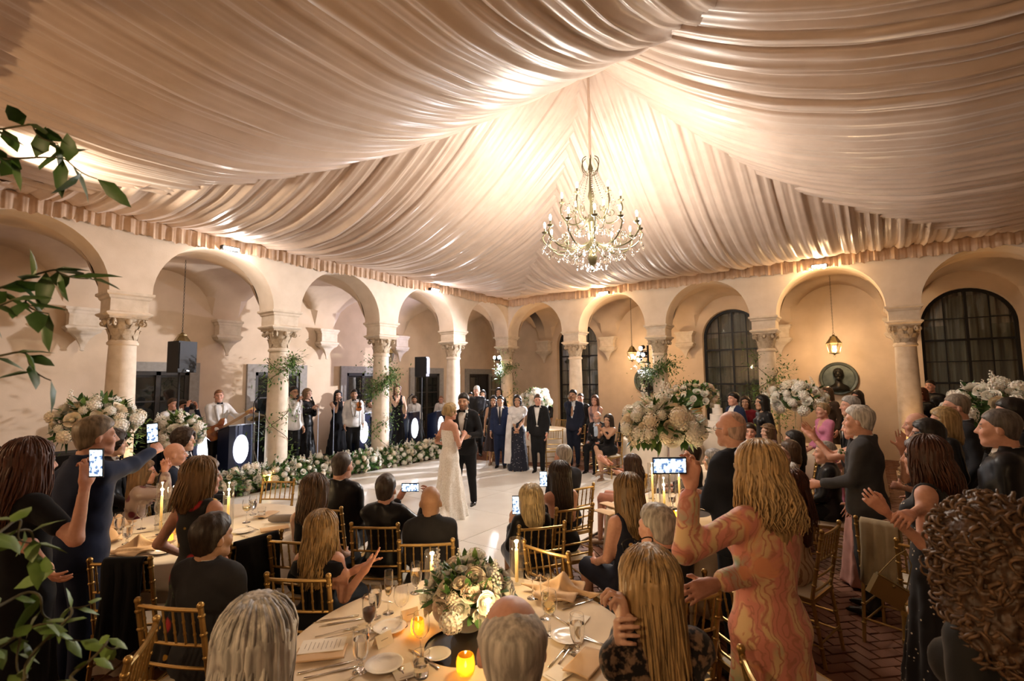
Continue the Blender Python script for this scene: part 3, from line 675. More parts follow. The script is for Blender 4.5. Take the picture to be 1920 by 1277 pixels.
def napkin(x, y, rz, label, kind='fold', z=.7485, sc=1.):
    n = 22; v = []
    for i in range(n):
        for j in range(n):
            u, w = i/(n-1)-.5, j/(n-1)-.5
            if kind == 'fold': v.append((u*.12, w*.22, .014+.006*math.cos(u*PI)*(1+.3*math.sin(w*9))))
            else: h = .05*math.exp(-((u*3.2)**2+(w*3.2)**2))*(1+.8*math.sin(u*11+w*7))+.028*abs(math.sin(u*8+w*5))+.004; v.append((u*.30+.03*math.sin(w*9), w*.26+.03*math.sin(u*10), h))
    a = [(i*n+j, (i+1)*n+j, (i+1)*n+j+1, i*n+j+1) for i in range(n-1) for j in range(n-1)]
    o = npobj('napkin', np.array(v)*sc, a, NAPK); md = o.modifiers.new('t', 'SOLIDIFY'); md.thickness = .006; md.offset = 1
    o.location = (x, y, z); o.rotation_euler = (0, 0, rz); return tag(o, label, 'napkin', 'cream napkins on the tables')
# ---------------- flowers
PETW = M('white_petal', (.86, .84, .78), .6, sss=.12, var=((.80, .77, .68), 20, .3, .7)); PETC = M('cream_petal', (.86, .80, .68), .6, sss=.12, var=((.80, .68, .50), 20, .3, .7)); PETB = M('blush_petal', (.82, .69, .57), .6, sss=.12)
LEAF = M('green_leaf', (.07, .16, .035), .45, var=((.03, .075, .018), 8, .3, .7)); LEAF2 = M('light_green_leaf', (.18, .30, .07), .45, var=((.07, .14, .03), 8, .3, .7)); STEM = M('woody_stem', (.08, .07, .03), .7)
def rose_mesh(mat, seed, open_=1.):
    rg = random.Random(seed); b = MB(); n = 17
    for k in range(n):
        t = k/(n-1); a0 = k*2.399; rad = .008+.036*t*open_; h = .046-.014*t; wd = .016+.026*t; vv = []
        for i in range(5):
            s_ = i/4-.5
            for j in range(4):
                e = j/3; ang = a0+s_*wd/rad*2.0*(1 if t > .2 else .8); rr = rad*(.35+.65*math.sin(e*PI*.55))+.012*t*max(0, e-.72)*3; z = h*e*1.05-.012*t*max(0, e-.6)-.006*abs(s_)*e
                vv.append((rr*math.cos(ang), rr*math.sin(ang), z-.01))
        b.add(vv, [(i*4+j, (i+1)*4+j, (i+1)*4+j+1, i*4+j+1) for i in range(4) for j in range(3)])
    b.ball((0, 0, .012), (.016, .016, .018), 8, 5)
    return b.mesh('rose', mat)
def hyd_mesh(mat, seed, n=64):
    rg = np.random.default_rng(seed); b = MB(); b.ball((0, 0, .02), (.036, .036, .032), 10, 6)
    for k in range(n):
        z = 1-1.55*(k+.5)/n; r = math.sqrt(max(0, 1-z*z)); a = k*2.399; d = V3(r*math.cos(a), r*math.sin(a), z); p = V3(0, 0, .02)+d*V3(.044, .044, .040)*rg.uniform(.93, 1.08)
        u = np.cross(d, (.3, .5, .8)); u /= np.linalg.norm(u); w = np.cross(d, u); r0 = rg.uniform(0, 2)
        for q in range(4):
            t = r0+q*PI/2; e = u*math.cos(t)+w*math.sin(t); f_ = u*math.cos(t+.7)+w*math.sin(t+.7); g = u*math.cos(t-.7)+w*math.sin(t-.7)
            b.add([p, p+f_*.007+d*.002, p+e*.011+d*.0035, p+g*.007+d*.002], [(0, 1, 2, 3)])
    return b.mesh('hydrangea', mat, False)
def delph_mesh(mat, seed):
    rg = np.random.default_rng(seed); b = MB(); b.tube([(0, 0, -.04), (0, 0, .13)], [.003, .001], 4)
    for k in range(26): t = k/25; a = k*2.4; r = .020*(1-t*.75); p = V3(r*math.cos(a), r*math.sin(a), .005+.125*t); b.ball(p, (.009*(1-.55*t),)*3, 5, 4)
    return b.mesh('spire', mat)
BLOOM = dict(rose=[rose_mesh(PETW, 1), rose_mesh(PETW, 2, .85), rose_mesh(PETC, 3)], blush=[rose_mesh(PETB, 4, .9), rose_mesh(PETC, 5)], hyd=[hyd_mesh(PETW, 1), hyd_mesh(PETW, 2), hyd_mesh(PETC, 3)], spire=[delph_mesh(PETW, 1)])
def leaf_geo(b, p, d, up, L, w, curl=.25):
    d = d/np.linalg.norm(d); s = np.cross(d, up); s /= np.linalg.norm(s)+1e-9; u = np.cross(s, d)
    v = [p, p+d*L*.35+s*w-u*curl*L*.08, p+d*L*.35+u*w*.25, p+d*L*.35-s*w-u*curl*L*.08, p+d*L*.72+s*w*.7-u*curl*L*.30, p+d*L*.72-u*curl*L*.2, p+d*L*.72-s*w*.7-u*curl*L*.30, p+d*L-u*curl*L*.6]
    b.add(v, [(0, 2, 1), (0, 3, 2), (1, 2, 5, 4), (2, 3, 6, 5), (4, 5, 7), (5, 6, 7)])
def bouquet(name, label, group, loc, rad, nb, bs, nl, seed, kinds=('hyd', 'rose', 'hyd'), zmin=-.35, spires=0, cat='flowers', leafL=.09, parent=None):
    rg = np.random.default_rng(seed); rad = np.array(rad, float)
    r = empty(name, loc, label=label, cat=cat, group=group) if parent is None else parent
    o0 = V3(0, 0, 0) if parent is None else np.array(loc)
    for k in range(nb):
        z = 1-(1-zmin)*(k+.5)/nb; q = math.sqrt(max(0, 1-z*z)); a = k*2.39996+rg.uniform(-.25, .25); d = V3(q*math.cos(a), q*math.sin(a), z); p = d*rad*rg.uniform(.80, 1.08)
        kd = kinds[rg.integers(len(kinds))]; me = BLOOM[kd][rg.integers(len(BLOOM[kd]))]; nrm = d/rad; nrm /= np.linalg.norm(nrm); nrm = nrm+rg.normal(0, .18, 3)
        e = Vector(nrm).to_track_quat('Z', 'Y').to_euler(); link(me.name.split('.')[0], me, r, o0+p, e, bs*rg.uniform(.72, 1.28)*(1 if kd == 'hyd' else 1.05))
    for k in range(spires):
        a = rg.uniform(0, 2*PI); q = rg.uniform(.2, 1); link('spire', BLOOM['spire'][0], r, o0+V3(q*math.cos(a), q*math.sin(a), .72-.3*q)*rad, (rg.uniform(-.3, .3), rg.uniform(-.3, .3), 0), bs*rg.uniform(.9, 1.6))
    b = MB()
    for k in range(nl):
        d = rg.normal(0, 1, 3); d /= np.linalg.norm(d)
        if d[2] < zmin-.1: d[2] = abs(d[2])
        p = o0+d*rad*rg.uniform(.62, 1.0); b.cm = int(rg.random() < .35); leaf_geo(b, p, d+rg.normal(0, .5, 3), V3(0, 0, 1)+rg.normal(0, .2, 3), leafL*rg.uniform(.6, 1.35), leafL*.22*rg.uniform(.7, 1.3))
    b.cm = 0; b.ball(o0-V3(0, 0, .05)*0, rad*.60, 12, 7)
    tag(b.build('foliage', [LEAF, LEAF2], r), kind='stuff')
    return r
def vine(label, base, h0, h1, rcol, seed, n=420, spread=.16, leafL=.075, turns=2.2, mats=(LEAF2, LEAF), bulge=()):
    """greenery climbing round a column: a twisted stem and leaves"""
    rg = np.random.default_rng(seed); r = empty('column_vine', (base[0], base[1], 0), label=label, cat='vine', group='vines on the columns')
    a0 = rg.uniform(0, 6); t = np.linspace(0, 1, 60); ang = a0+t*turns*2*PI; R_ = rcol+.03+.02*np.sin(t*23)
    P = np.stack([R_*np.cos(ang), R_*np.sin(ang), h0+(h1-h0)*t], 1); b = MB(); b.tube(P, .007, 5); b.tube(np.stack([R_*np.cos(-ang*.8+2), R_*np.sin(-ang*.8+2), h0+(h1-h0)*t], 1), .006, 5); b.build('stem', STEM, r)
    b = MB()
    for k in range(n):
        tt = rg.random()
        if bulge and rg.random() < .6: tt = np.clip(rg.normal(bulge[0], bulge[1]), 0, 1)
        a = a0+tt*turns*2*PI+rg.normal(0, .9); d = V3(math.cos(a), math.sin(a), rg.normal(0, .5)); p = V3(math.cos(a)*(rcol+.02), math.sin(a)*(rcol+.02), h0+(h1-h0)*tt)+d*abs(rg.normal(0, spread))
        b.cm = int(rg.random() < .4); leaf_geo(b, p, d+rg.normal(0, .6, 3), V3(0, 0, 1), leafL*rg.uniform(.6, 1.3), leafL*.2)
    tag(b.build('leaves', list(mats), r), kind='stuff'); return r
# ---------------- lanterns
BRASS = M('aged_brass', (.34, .26, .12), .3, .9, var=((.16, .12, .05), 10, .3, .7))
LANT_G = thin_glass('lantern_glass', (1, .97, .92), .08, .08); LANT_D = thin_glass('lantern_glass_dull', (.62, .62, .56), .14, .15)
def lantern(x, y, z, lit, label, top=4.35):
    r = empty('lantern', (x, y, z), label=label, cat='lantern', group='hanging arcade lanterns'); n = 6
    b = MB(); b.lathe([(.16, .10), (.155, .115), (.075, .24), (.075, .262), (.045, .27), (.02, .30), (.0, .305)], n); b.build('roof', BRASS, r, smooth=False)
    b = MB()
    for k in range(n):
        a = 2*PI*k/n; c, s = math.cos(a), math.sin(a); b.rod((.16*c, .16*s, .10), (.105*c, .105*s, -.14), .006, n=5)
        a2 = a+2*PI/n; b.rod((.16*c, .16*s, .10), (.16*math.cos(a2), .16*math.sin(a2), .10), .006, n=5); b.rod((.105*c, .105*s, -.14), (.105*math.cos(a2), .105*math.sin(a2), -.14), .006, n=5)
    b.lathe([(.105, -.145), (.03, -.16), (.012, -.18), (0, -.185)], n); b.tube([V3(.022*math.cos(t), 0, -.207+.022*math.sin(t)) for t in np.linspace(0, 2*PI, 12)], .004, 5); b.build('frame', BRASS, r, smooth=False)
    for k in range(n):
        a, a2 = 2*PI*k/n, 2*PI*(k+1)/n; b = MB(); b.add([(.156*math.cos(a), .156*math.sin(a), .096), (.156*math.cos(a2), .156*math.sin(a2), .096), (.103*math.cos(a2), .103*math.sin(a2), -.136), (.103*math.cos(a), .103*math.sin(a), -.136)], [(0, 1, 2, 3)]); o = b.build('pane', LANT_G if lit else LANT_D, r, smooth=False)
    for k in range(3):
        a = k*2*PI/3; b = MB(); p = V3(.03*math.cos(a), .03*math.sin(a), -.10); b.rod(p, p+V3(0, 0, .08), .008, n=6); b.build('candle_tube', WAX, r)
        MB().ball(p+V3(0, 0, .105), (.014, .014, .03), 8, 6).build('bulb', M('lantern_bulb', (1, 1, 1), .3, emis=(1, .92, .80), estr=140) if lit else M('lantern_bulb_off', (.6, .55, .45), .3), r)
    b = MB(); zz = .33; b.tube([V3(.022*math.cos(t), 0, .325+.022*math.sin(t)) for t in np.linspace(0, 2*PI, 12)], .004, 5); k = 0
    while zz < top-z-.02:
        ax = k % 2; b.tube([V3(.011*math.cos(t) if ax else 0, 0 if ax else .011*math.cos(t), zz+.02+.022*math.sin(t)) for t in np.linspace(0, 2*PI, 7)], .0032, 4, cap=False); zz += .037; k += 1
    b.build('chain', IRON, r)
    if lit: lamp('lantern_light', 'POINT', (x, y, z-.02), 60, (1, .66, .35), .05)
lantern(-LD/2-.05, -3.5*S, 2.70, False, 'unlit brass lantern on a long chain behind the tall speaker', 4.45); lantern(-LD/2-.05, -1.5*S, 2.70, False, 'unlit brass lantern by the leafy column near the singer', 4.45)
lantern(1.5*S, LD/2, 2.72, True, 'lit brass lantern beside the dark lighting stand', 4.45); lantern(3.5*S, LD/2, 2.72, True, 'lit brass lantern hanging above the round bronze bust', 4.45)
# ---------------- chandelier
def chandelier():
    r = empty('chandelier', (CX, CY, 0), label='large crystal chandelier with candle bulbs hanging from the tent peak', cat='chandelier')
    CH = M('antique_brass_arm', (.12, .10, .05), .4, .8); CR = M('crystal', (1, 1, 1), .0, trans=1, ior=1.55, spec=.8); BU = M('chandelier_bulb', (1, 1, 1), .3, emis=(1, .93, .82), estr=110)
    MB().lathe([(.0, 3.58), (.03, 3.60), (.012, 3.64), (.05, 3.70), (.075, 3.78), (.05, 3.84), (.085, 3.90), (.10, 3.96), (.05, 4.02), (.03, 4.10), (.06, 4.2), (.08, 4.3), (.03, 4.38), (.025, 4.6), (.05, 4.7), (.03, 4.8), (.02, 5.05), (.04, 5.12), (.015, 5.2), (.012, 5.3)], 16).build('stem', CH, r)
    MB().tube([(0, 0, 5.28), (0, 0, 6.75)], .022, 8).build('chain_sleeve', SATIN, r)
    drop = MB(); drop.lathe([(0, -.045), (.012, -.030), (.010, -.012), (.003, 0), (.006, .006), (0, .014)], 6); dme = drop.mesh('crystal_drop', CR, False)
    am = MB(); tt = np.linspace(0, 1, 22)
    def tier(n, R_, z0, zc, off, crys):
        for k in range(n):
            a = 2*PI*(k+off)/n; c, s = math.cos(a), math.sin(a)
            pr = [(.06, z0), (.22*R_/.7, z0-.12), (.45*R_/.7, z0-.16), (.62*R_/.7, z0-.06), (.70*R_/.7, z0+.08), (R_*.96, zc-.06), (R_*.93, zc-.02)]
            u = np.linspace(0, len(pr)-1, 20); X = np.interp(u, range(len(pr)), [p[0] for p in pr]); Z = np.interp(u, range(len(pr)), [p[1] for p in pr]); X = np.convolve(np.pad(X, 2, 'edge'), np.ones(5)/5, 'valid'); Z = np.convolve(np.pad(Z, 2, 'edge'), np.ones(5)/5, 'valid')
            b = MB(); b.tube(np.stack([X*c, X*s, Z], 1), .0115, 6)
            sp = [(R_*.62+.07*(1-i/18)*math.cos(i*.55+2.5), z0+.03+.07*(1-i/18)*math.sin(i*.55+2.5)) for i in range(18)]; b.tube([V3(x*c, x*s, z) for x, z in sp], .006, 5); b.build('arm', CH, r)
            b = MB(); b.lathe([(0, zc-.02), (.035, zc-.01), (.048, zc+.008), (.044, zc+.01), (.012, zc+.002), (.012, zc+.07), (0, zc+.07)], 10, (R_*.93*c, R_*.93*s, 0)); b.build('candle_cup', CH, r)
            MB().ball((R_*.93*c, R_*.93*s, zc+.115), (.016, .016, .045), 8, 6).build('bulb', BU, r)
            for q in range(crys):
                t = q/max(1, crys-1); x = R_*(.35+.63*t); link('crystal_drop', dme, r, (x*c, x*s, z0-.17+.12*t*t-.03), (0, 0, a), 1.8)
    tier(12, .74, 4.02, 4.18, 0, 4); tier(6, .46, 4.42, 4.62, .5, 3)
    b = MB()
    for k in range(6):
        a = 2*PI*k/6; c, s = math.cos(a), math.sin(a); b.tube([V3((.03+.11*math.sin(t*1.25))*c, (.03+.11*math.sin(t*1.25))*s, 5.02+.13*t-.02*math.sin(3*t)) for t in np.linspace(0, 2.2, 12)], .007, 5); 
    b.build('crown', CH, r)
    # garlands of beads: the strands and swags are far too fine to count
    b = MB()
    for k in range(18):
        a = 2*PI*k/18; c, s = math.cos(a), math.sin(a)
        for q in range(16):
            t = q/15; R_ = .10+.34*t**1.4; z = 5.05-.62*t+.05*math.sin(PI*t); b.ball((R_*c, R_*s, z), .011, 5, 4)
    for k in range(12):
        a0, a1 = 2*PI*k/12, 2*PI*(k+1)/12
        for q in range(12):
            t = q/12; a = a0+(a1-a0)*t; z = 4.02-.12*math.sin(PI*t); b.ball((.70*math.cos(a), .70*math.sin(a), z), .011, 5, 4); b.ball((.42*math.cos(a), .42*math.sin(a), z-.14), .010, 5, 4)
    for k in range(30): a = k*2.4; q = .06+.22*((k*7) % 10)/10; b.ball((q*math.cos(a), q*math.sin(a), 3.72-.10*(1-q)), (.014, .014, .026), 6, 4)
    tag(b.build('crystal_garlands', CR, r, smooth=False), kind='stuff')
chandelier()
# ---------------- sound and light equipment
GRILL = M('speaker_grille', (.02, .02, .022), .6, .2, var=((.008, .008, .01), 300, .4, .6))
def speaker(x, y, z0, yaw, label, slabel, h=.56, w=.36, d=.36):
    r = empty('loudspeaker', (x, y, z0), yaw, label=label, cat='speaker', group='loudspeakers on stands')
    b = MB(); b.add([(-w/2, -d*.0, 0), (w/2, 0, 0), (w*.28, -d, 0), (-w*.28, -d, 0), (-w/2, 0, h), (w/2, 0, h), (w*.28, -d, h), (-w*.28, -d, h)], [(0, 3, 2, 1), (4, 5, 6, 7), (0, 1, 5, 4), (1, 2, 6, 5), (2, 3, 7, 6), (3, 0, 4, 7)]); b.build('cabinet', BLACKP, r, smooth=False)
    MB().box((0, .008, h/2+.02), (w-.03, .015, h-.10)).build('grille', GRILL, r, smooth=False); MB().box((0, .012, .03), (.05, .01, .018)).build('badge', M('badge_silver', (.5, .5, .5), .3, .8), r, smooth=False)
    s = empty('speaker_stand', (x, y, .12), yaw, label=slabel, cat='stand', group='loudspeaker stands')
    MB().rod((0, -d/2, .1), (0, -d/2, z0-.12), .019).build('pole', BLACKP, s); MB().rod((0, -d/2, .75), (0, -d/2, .82), .032).build('collar', BLACKP, s)
    for k in range(3): a = k*2*PI/3+.4; MB().tube([(0, -d/2, .78), (.24*math.cos(a), -d/2+.24*math.sin(a), .012)], .012, 6).build('leg', BLACKP, s)
NAVY = M('navy_laminate', (.010, .016, .05), .3, coat=.4); OVAL = M('lit_oval', (1, 1, 1), .4, emis=(.92, .94, 1), estr=5.5); EDGE = M('acrylic_edge', (.72, .82, 1), .12, trans=.3)
ACRYL = M('clear_acrylic', (.96, .98, 1), .02, trans=1, ior=1.12)
def bandfront(x, y, yaw, label, w=.52, h=1.02, marks=False, z=0.):
    r = empty('music_desk', (x, y, z), yaw, label=label, cat='music stand', group='navy band desks with a lit oval')
    MB().box((0, 0, h/2), (w, .025, h)).build('front_panel', NAVY, r, smooth=False)
    for s in (-1, 1): b = MB(); b.add([(s*w/2, -.012, 0), (s*w/2, -.30, 0), (s*w/2, -.30, h-.12), (s*w/2, -.012, h), (s*(w/2-.015), -.012, 0), (s*(w/2-.015), -.30, 0), (s*(w/2-.015), -.30, h-.12), (s*(w/2-.015), -.012, h)], [(0, 1, 2, 3), (7, 6, 5, 4), (3, 2, 6, 7), (1, 5, 6, 2), (0, 4, 5, 1), (0, 3, 7, 4)]); b.build('side_panel', NAVY, r, smooth=False)
    b = MB(); b.add([(-w/2-.02, .03, h+.01), (w/2+.02, .03, h+.01), (w/2+.02, -.31, h-.10), (-w/2-.02, -.31, h-.10), (-w/2-.02, .03, h-.01), (w/2+.02, .03, h-.01), (w/2+.02, -.31, h-.12), (-w/2-.02, -.31, h-.12)], [(0, 1, 2, 3), (7, 6, 5, 4), (0, 4, 5, 1), (2, 6, 7, 3), (1, 5, 6, 2), (3, 7, 4, 0)]); b.build('desk_top', NAVY, r, smooth=False)
    MB().box((0, .032, h), (w+.05, .008, .022)).build('lit_edge', EDGE, r, smooth=False)
    b = MB(); n = 40; b.add([(0, .021, h*.56)]+[(.165*math.cos(t), .0205, h*.56+.275*math.sin(t)) for t in np.linspace(0, 2*PI, n, endpoint=False)], [(0, 1+(k+1) % n, 1+k) for k in range(n)]); o = b.build('lit_oval', OVAL, r, smooth=False)
    if marks:
        b = MB(); b.box((.085, .023, h*.56+.115), (.008, .001, .010)); b.tube([(.05, .023, h*.56+.11), (.04, .023, h*.56+.13), (.035, .023, h*.56+.11)], .003, 4); b.box((.01, .023, h*.56+.12), (.004, .001, .012)); b.build('lettering', INK, o, smooth=False)
def mic(p, d, label):
    p = np.array(p); d = np.array(d)/np.linalg.norm(d); r = empty('microphone', p, label=label, cat='microphone', group='hand microphones')
    MB().tube([-d*.16, -d*.02], [.010, .014], 8).build('handle', BLACKP, r); MB().ball(d*.0, .024, 10, 7).build('grille_ball', GRILL, r); return r
def micstand(x, y, h, label, boom=0., yaw=0.):
    r = empty('microphone_stand', (x, y, .12), yaw, label=label, cat='stand', group='microphone stands')
    MB().lathe([(0, 0), (.10, .0), (.10, .012), (.03, .025), (0, .025)], 20).build('base', BLACKP, r); MB().rod((0, 0, .02), (0, 0, h-.05), .009).build('pole', BLACKP, r)
    MB().tube([(0, 0, h-.06), (0, -.03, h-.01), (0, -.10, h+.04)], .008, 6).build('clip', BLACKP, r); MB().tube([(0, -.02, h-.02), (0, -.16, h+.07)], [.010, .013], 8).build('microphone', BLACKP, r); MB().ball((0, -.17, h+.075), .024, 10, 6).build('grille_ball', GRILL, r)
def phone(p, right, up, label, w=.074, h=.15, scr=2.4):
    p = shift_pt(np.array(p, float)); x = np.array(right, float); x /= np.linalg.norm(x); z = np.array(up, float); z -= x*(z@x); z /= np.linalg.norm(z); y = np.cross(z, x)
    r = empty('smartphone', label=label, cat='phone', group='phones held up to film'); r.matrix_world = Matrix(((x[0], y[0], z[0], p[0]), (x[1], y[1], z[1], p[1]), (x[2], y[2], z[2], p[2]), (0, 0, 0, 1)))
    MB().box((0, 0, 0), (w, .008, h)).build('case', BLACKP, r, smooth=False)
    m = MC.get('phone_screen')
    if not m:
        m = nmat('phone_screen', (.1, .1, .1), .2); MC['phone_screen'] = m; N, Lk = m.node_tree.nodes, m.node_tree.links; tc = N.new('ShaderNodeTexCoord'); ns = N.new('ShaderNodeTexNoise'); ns.inputs['Scale'].default_value = 48; ns.inputs['Detail'].default_value = 3
        cr = N.new('ShaderNodeValToRGB'); cr.color_ramp.elements[0].position = .40; cr.color_ramp.elements[0].color = (.02, .05, .12, 1); cr.color_ramp.elements[1].position = .6; cr.color_ramp.elements[1].color = (.75, .92, 1, 1); Lk.new(tc.outputs['Object'], ns.inputs['Vector']); Lk.new(ns.outputs[0], cr.inputs[0]); Lk.new(cr.outputs[0], N['Principled BSDF'].inputs['Emission Color']); N['Principled BSDF'].inputs['Emission Strength'].default_value = scr
    MB().box((0, -.0045, 0), (w-.008, .001, h-.014)).build('screen', m, r, smooth=False); return r
# ================================================================== people: implicit-surface bodies meshed with surface nets
def rcone(P, a, b, ra, rb):
    ab = b-a; t = np.clip(((P-a)@ab)/(ab@ab+1e-9), 0, 1)
    return np.linalg.norm(P-(a+t[:, None]*ab), axis=1)-(ra+(rb-ra)*t)
def ell(P, c, r, R=None):
    q = P-c
    if R is not None: q = q@R
    a = q/r; k0 = np.linalg.norm(a, axis=1); k1 = np.linalg.norm(a/r, axis=1)+1e-6
    return k0*(k0-1)/k1
def smin(a, b, k): h = np.clip(.5+.5*(b-a)/k, 0, 1); return b+(a-b)*h-k*h*(1-h)
def smax(a, b, k): return -smin(-a, -b, k)
def field(P, prims, k=.03, inf=0.):
    d = None
    for p in prims:
        e = rcone(P, p[1], p[2], p[3]+inf, p[4]+inf) if p[0] == 'c' else ell(P, p[1], p[2]+inf, p[3])
        kk = p[5] if len(p) > 5 and p[0] == 'c' else (p[4] if len(p) > 4 and p[0] == 'e' else k)
        d = e if d is None else smin(d, e, kk)
    return d
def bounds(prims, pad):
    lo = np.full(3, 9.); hi = -lo
    for p in prims:
        if p[0] == 'c':
            r = max(p[3], p[4])
            for q in (p[1], p[2]): lo = np.minimum(lo, q-r); hi = np.maximum(hi, q+r)
        else:
            r = np.max(p[2]) if p[3] is not None else p[2]; lo = np.minimum(lo, p[1]-r); hi = np.maximum(hi, p[1]+r)
    return lo-pad, hi+pad
_CO = np.array([(0, 0, 0), (1, 0, 0), (0, 1, 0), (1, 1, 0), (0, 0, 1), (1, 0, 1), (0, 1, 1), (1, 1, 1)])
_ED = [(0, 1), (2, 3), (4, 5), (6, 7), (0, 2), (1, 3), (4, 6), (5, 7), (0, 4), (1, 5), (2, 6), (3, 7)]
def nets(fn, lo, hi, res):
    n = np.maximum(3, np.ceil((hi-lo)/res).astype(int)+1)
    ax = [lo[i]+np.arange(n[i])*res for i in range(3)]
    G = np.stack(np.meshgrid(*ax, indexing='ij'), -1).reshape(-1, 3).astype(np.float32)
    # coarse pass: only evaluate near the surface
    F = fn(G).reshape(n).astype(np.float32); I = F < 0
    c = [I[x:n[0]-1+x, y:n[1]-1+y, z:n[2]-1+z] for x, y, z in _CO]
    s = sum(q.astype(np.int8) for q in c); act = (s > 0) & (s < 8)
    idx = np.argwhere(act)
    if not len(idx): return np.zeros((0, 3)), np.zeros((0, 4), int)
    vid = np.full(act.shape, -1, np.int32); vid[act] = np.arange(len(idx))
    fv = np.stack([F[idx[:, 0]+x, idx[:, 1]+y, idx[:, 2]+z] for x, y, z in _CO], 1)
    acc = np.zeros((len(idx), 3)); cnt = np.zeros(len(idx))
    for a, b in _ED:
        fa, fb = fv[:, a], fv[:, b]; m = (fa < 0) != (fb < 0); t = np.where(m, fa/(fa-fb+1e-12), 0)
        acc += m[:, None]*(_CO[a]+t[:, None]*(_CO[b]-_CO[a])); cnt += m
    V = lo+(idx+acc/np.maximum(cnt, 1)[:, None])*res
    Q = []
    for d in range(3):
        e1, e2 = [(1, 2), (2, 0), (0, 1)][d]
        sl = [slice(None)]*3; sl2 = [slice(None)]*3; sl[d] = slice(0, -1); sl2[d] = slice(1, None)
        A = I[tuple(sl)]; B = I[tuple(sl2)]; E = np.argwhere(A != B)
        E = E[(E[:, e1] > 0) & (E[:, e2] > 0) & (E[:, e1] < n[e1]-1) & (E[:, e2] < n[e2]-1)]
        if not len(E): continue
        fl = A[E[:, 0], E[:, 1], E[:, 2]]
        def g(o1, o2):
            q = E.copy(); q[:, e1] -= o1; q[:, e2] -= o2; return vid[q[:, 0], q[:, 1], q[:, 2]]
        qd = np.stack([g(1, 1), g(0, 1), g(0, 0), g(1, 0)], 1); qd[~fl] = qd[~fl][:, ::-1]
        Q.append(qd)
    Q = np.concatenate(Q); Q = Q[(Q >= 0).all(1)]
    return V, Q
def rotz(a): c, s = math.cos(a), math.sin(a); return np.array([(c, -s, 0), (s, c, 0), (0, 0, 1)])
def rotx(a): c, s = math.cos(a), math.sin(a); return np.array([(1, 0, 0), (0, c, -s), (0, s, c)])
def roty(a): c, s = math.cos(a), math.sin(a); return np.array([(c, 0, s), (0, 1, 0), (-s, 0, c)])
LODS = {0: (.0066, .0168, .0074), 1: (.0094, .023, .0102), 2: (.0130, .031, .0150)}      # head, cloth, hand
HC = {}
def uvball(c, r, n=8, m=6):
    b = MB().ball(c, r, n, m); return b
def head_mesh(sex, lod, smile):
    key = (sex, lod, smile)
    if key in HC: return HC[key]
    f = sex == 'f'; jw = .053 if f else .060
    pr = [('e', V3(0, -.014, .034), V3(.075, .096, .091), None), ('e', V3(0, .024, -.036), V3(jw, .070, .082), None, .035),
          ('c', V3(-.014, .068, -.100), V3(.014, .068, -.100), .019 if f else .022, .019 if f else .022, .03),
          ('c', V3(-.042, .01, -.068), V3(-.030, .05, -.088), .022, .018, .03), ('c', V3(.042, .01, -.068), V3(.030, .05, -.088), .022, .018, .03),
          ('e', V3(-.040, .060, -.026), V3(.027, .027, .027), None, .02), ('e', V3(.040, .060, -.026), V3(.027, .027, .027), None, .02),
          ('c', V3(-.040, .073, .026), V3(.040, .073, .026), .013, .013, .02),
          ('c', V3(0, .090, .014), V3(0, .110, -.026), .008, .012, .012), ('c', V3(-.012, .098, -.030), V3(.012, .098, -.030), .008, .008, .01),
          ('c', V3(-.017, .090, -.056), V3(.017, .090, -.056), .0065, .0065, .008), ('c', V3(-.015, .088, -.066), V3(.015, .088, -.066), .0075, .0075, .008),
          ('e', V3(-.077, -.012, -.008), V3(.011, .021, .032), roty(.22)@rotz(.35), .008), ('e', V3(.077, -.012, -.008), V3(.011, .021, .032), roty(-.22)@rotz(-.35), .008),
          ('c', V3(0, -.030, -.04), V3(0, -.048, -.185), .046 if f else .057, .047 if f else .060, .03)]
    def fn(P):
        d = field(P, pr, .03)
        for s in (-1, 1): d = smax(d, -ell(P, V3(s*.031, .098, .004), V3(.019, .020, .012)), .012)
        if smile: d = smax(d, -rcone(P, V3(-.020, .103, -.061), V3(.020, .103, -.061), .0055, .0055), .004)
        return d
    v, q = nets(fn, V3(-.10, -.125, -.21), V3(.10, .135, .14), LODS[lod][0])
    cat = np.zeros(len(v), int)
    lip = (np.abs(v[:, 0]) < .023) & (v[:, 1] > .085) & (v[:, 2] < -.050) & (v[:, 2] > -.073); cat[lip] = 1
    if smile == 2: cat[lip & (np.abs(v[:, 2]+.061) < .004) & (np.abs(v[:, 0]) < .016)] = 3
    brow = (np.abs(np.abs(v[:, 0])-.032) < .019) & (np.abs(v[:, 2]-.028+.10*(np.abs(np.abs(v[:, 0])-.032)-.008)) < .0045) & (v[:, 1] > .06); cat[brow] = 2
    ck = (np.abs(np.abs(v[:, 0])-.042) < .018) & (np.abs(v[:, 2]+.026) < .020) & (v[:, 1] > .06); cat[ck] = 5
    brd = (v[:, 2] < -.040) & (v[:, 1] > .0) & (v[:, 2] > -.125) & ~lip; cat[brd & (cat == 0)] = 6
    qs = [q]; vs_ = [v]; cs = [cat]; n = len(v)
    for s in (-1, 1):
        for c, r, k in ((V3(s*.031, .0730, .003), V3(.0135, .0125, .0088), 3), (V3(s*.031, .0818, .003), V3(.0066, .0046, .0066), 4)):
            b = MB().ball(c, r, 8, 6); fq = np.array([t if len(t) == 4 else (*t, t[-1]) for t in b.f])
            vs_.append(np.array(b.v)); qs.append(fq+n); cs.append(np.full(len(b.v), k)); n += len(b.v)
    HC[key] = (np.concatenate(vs_), np.concatenate(qs), np.concatenate(cs)); return HC[key]
HD = {}
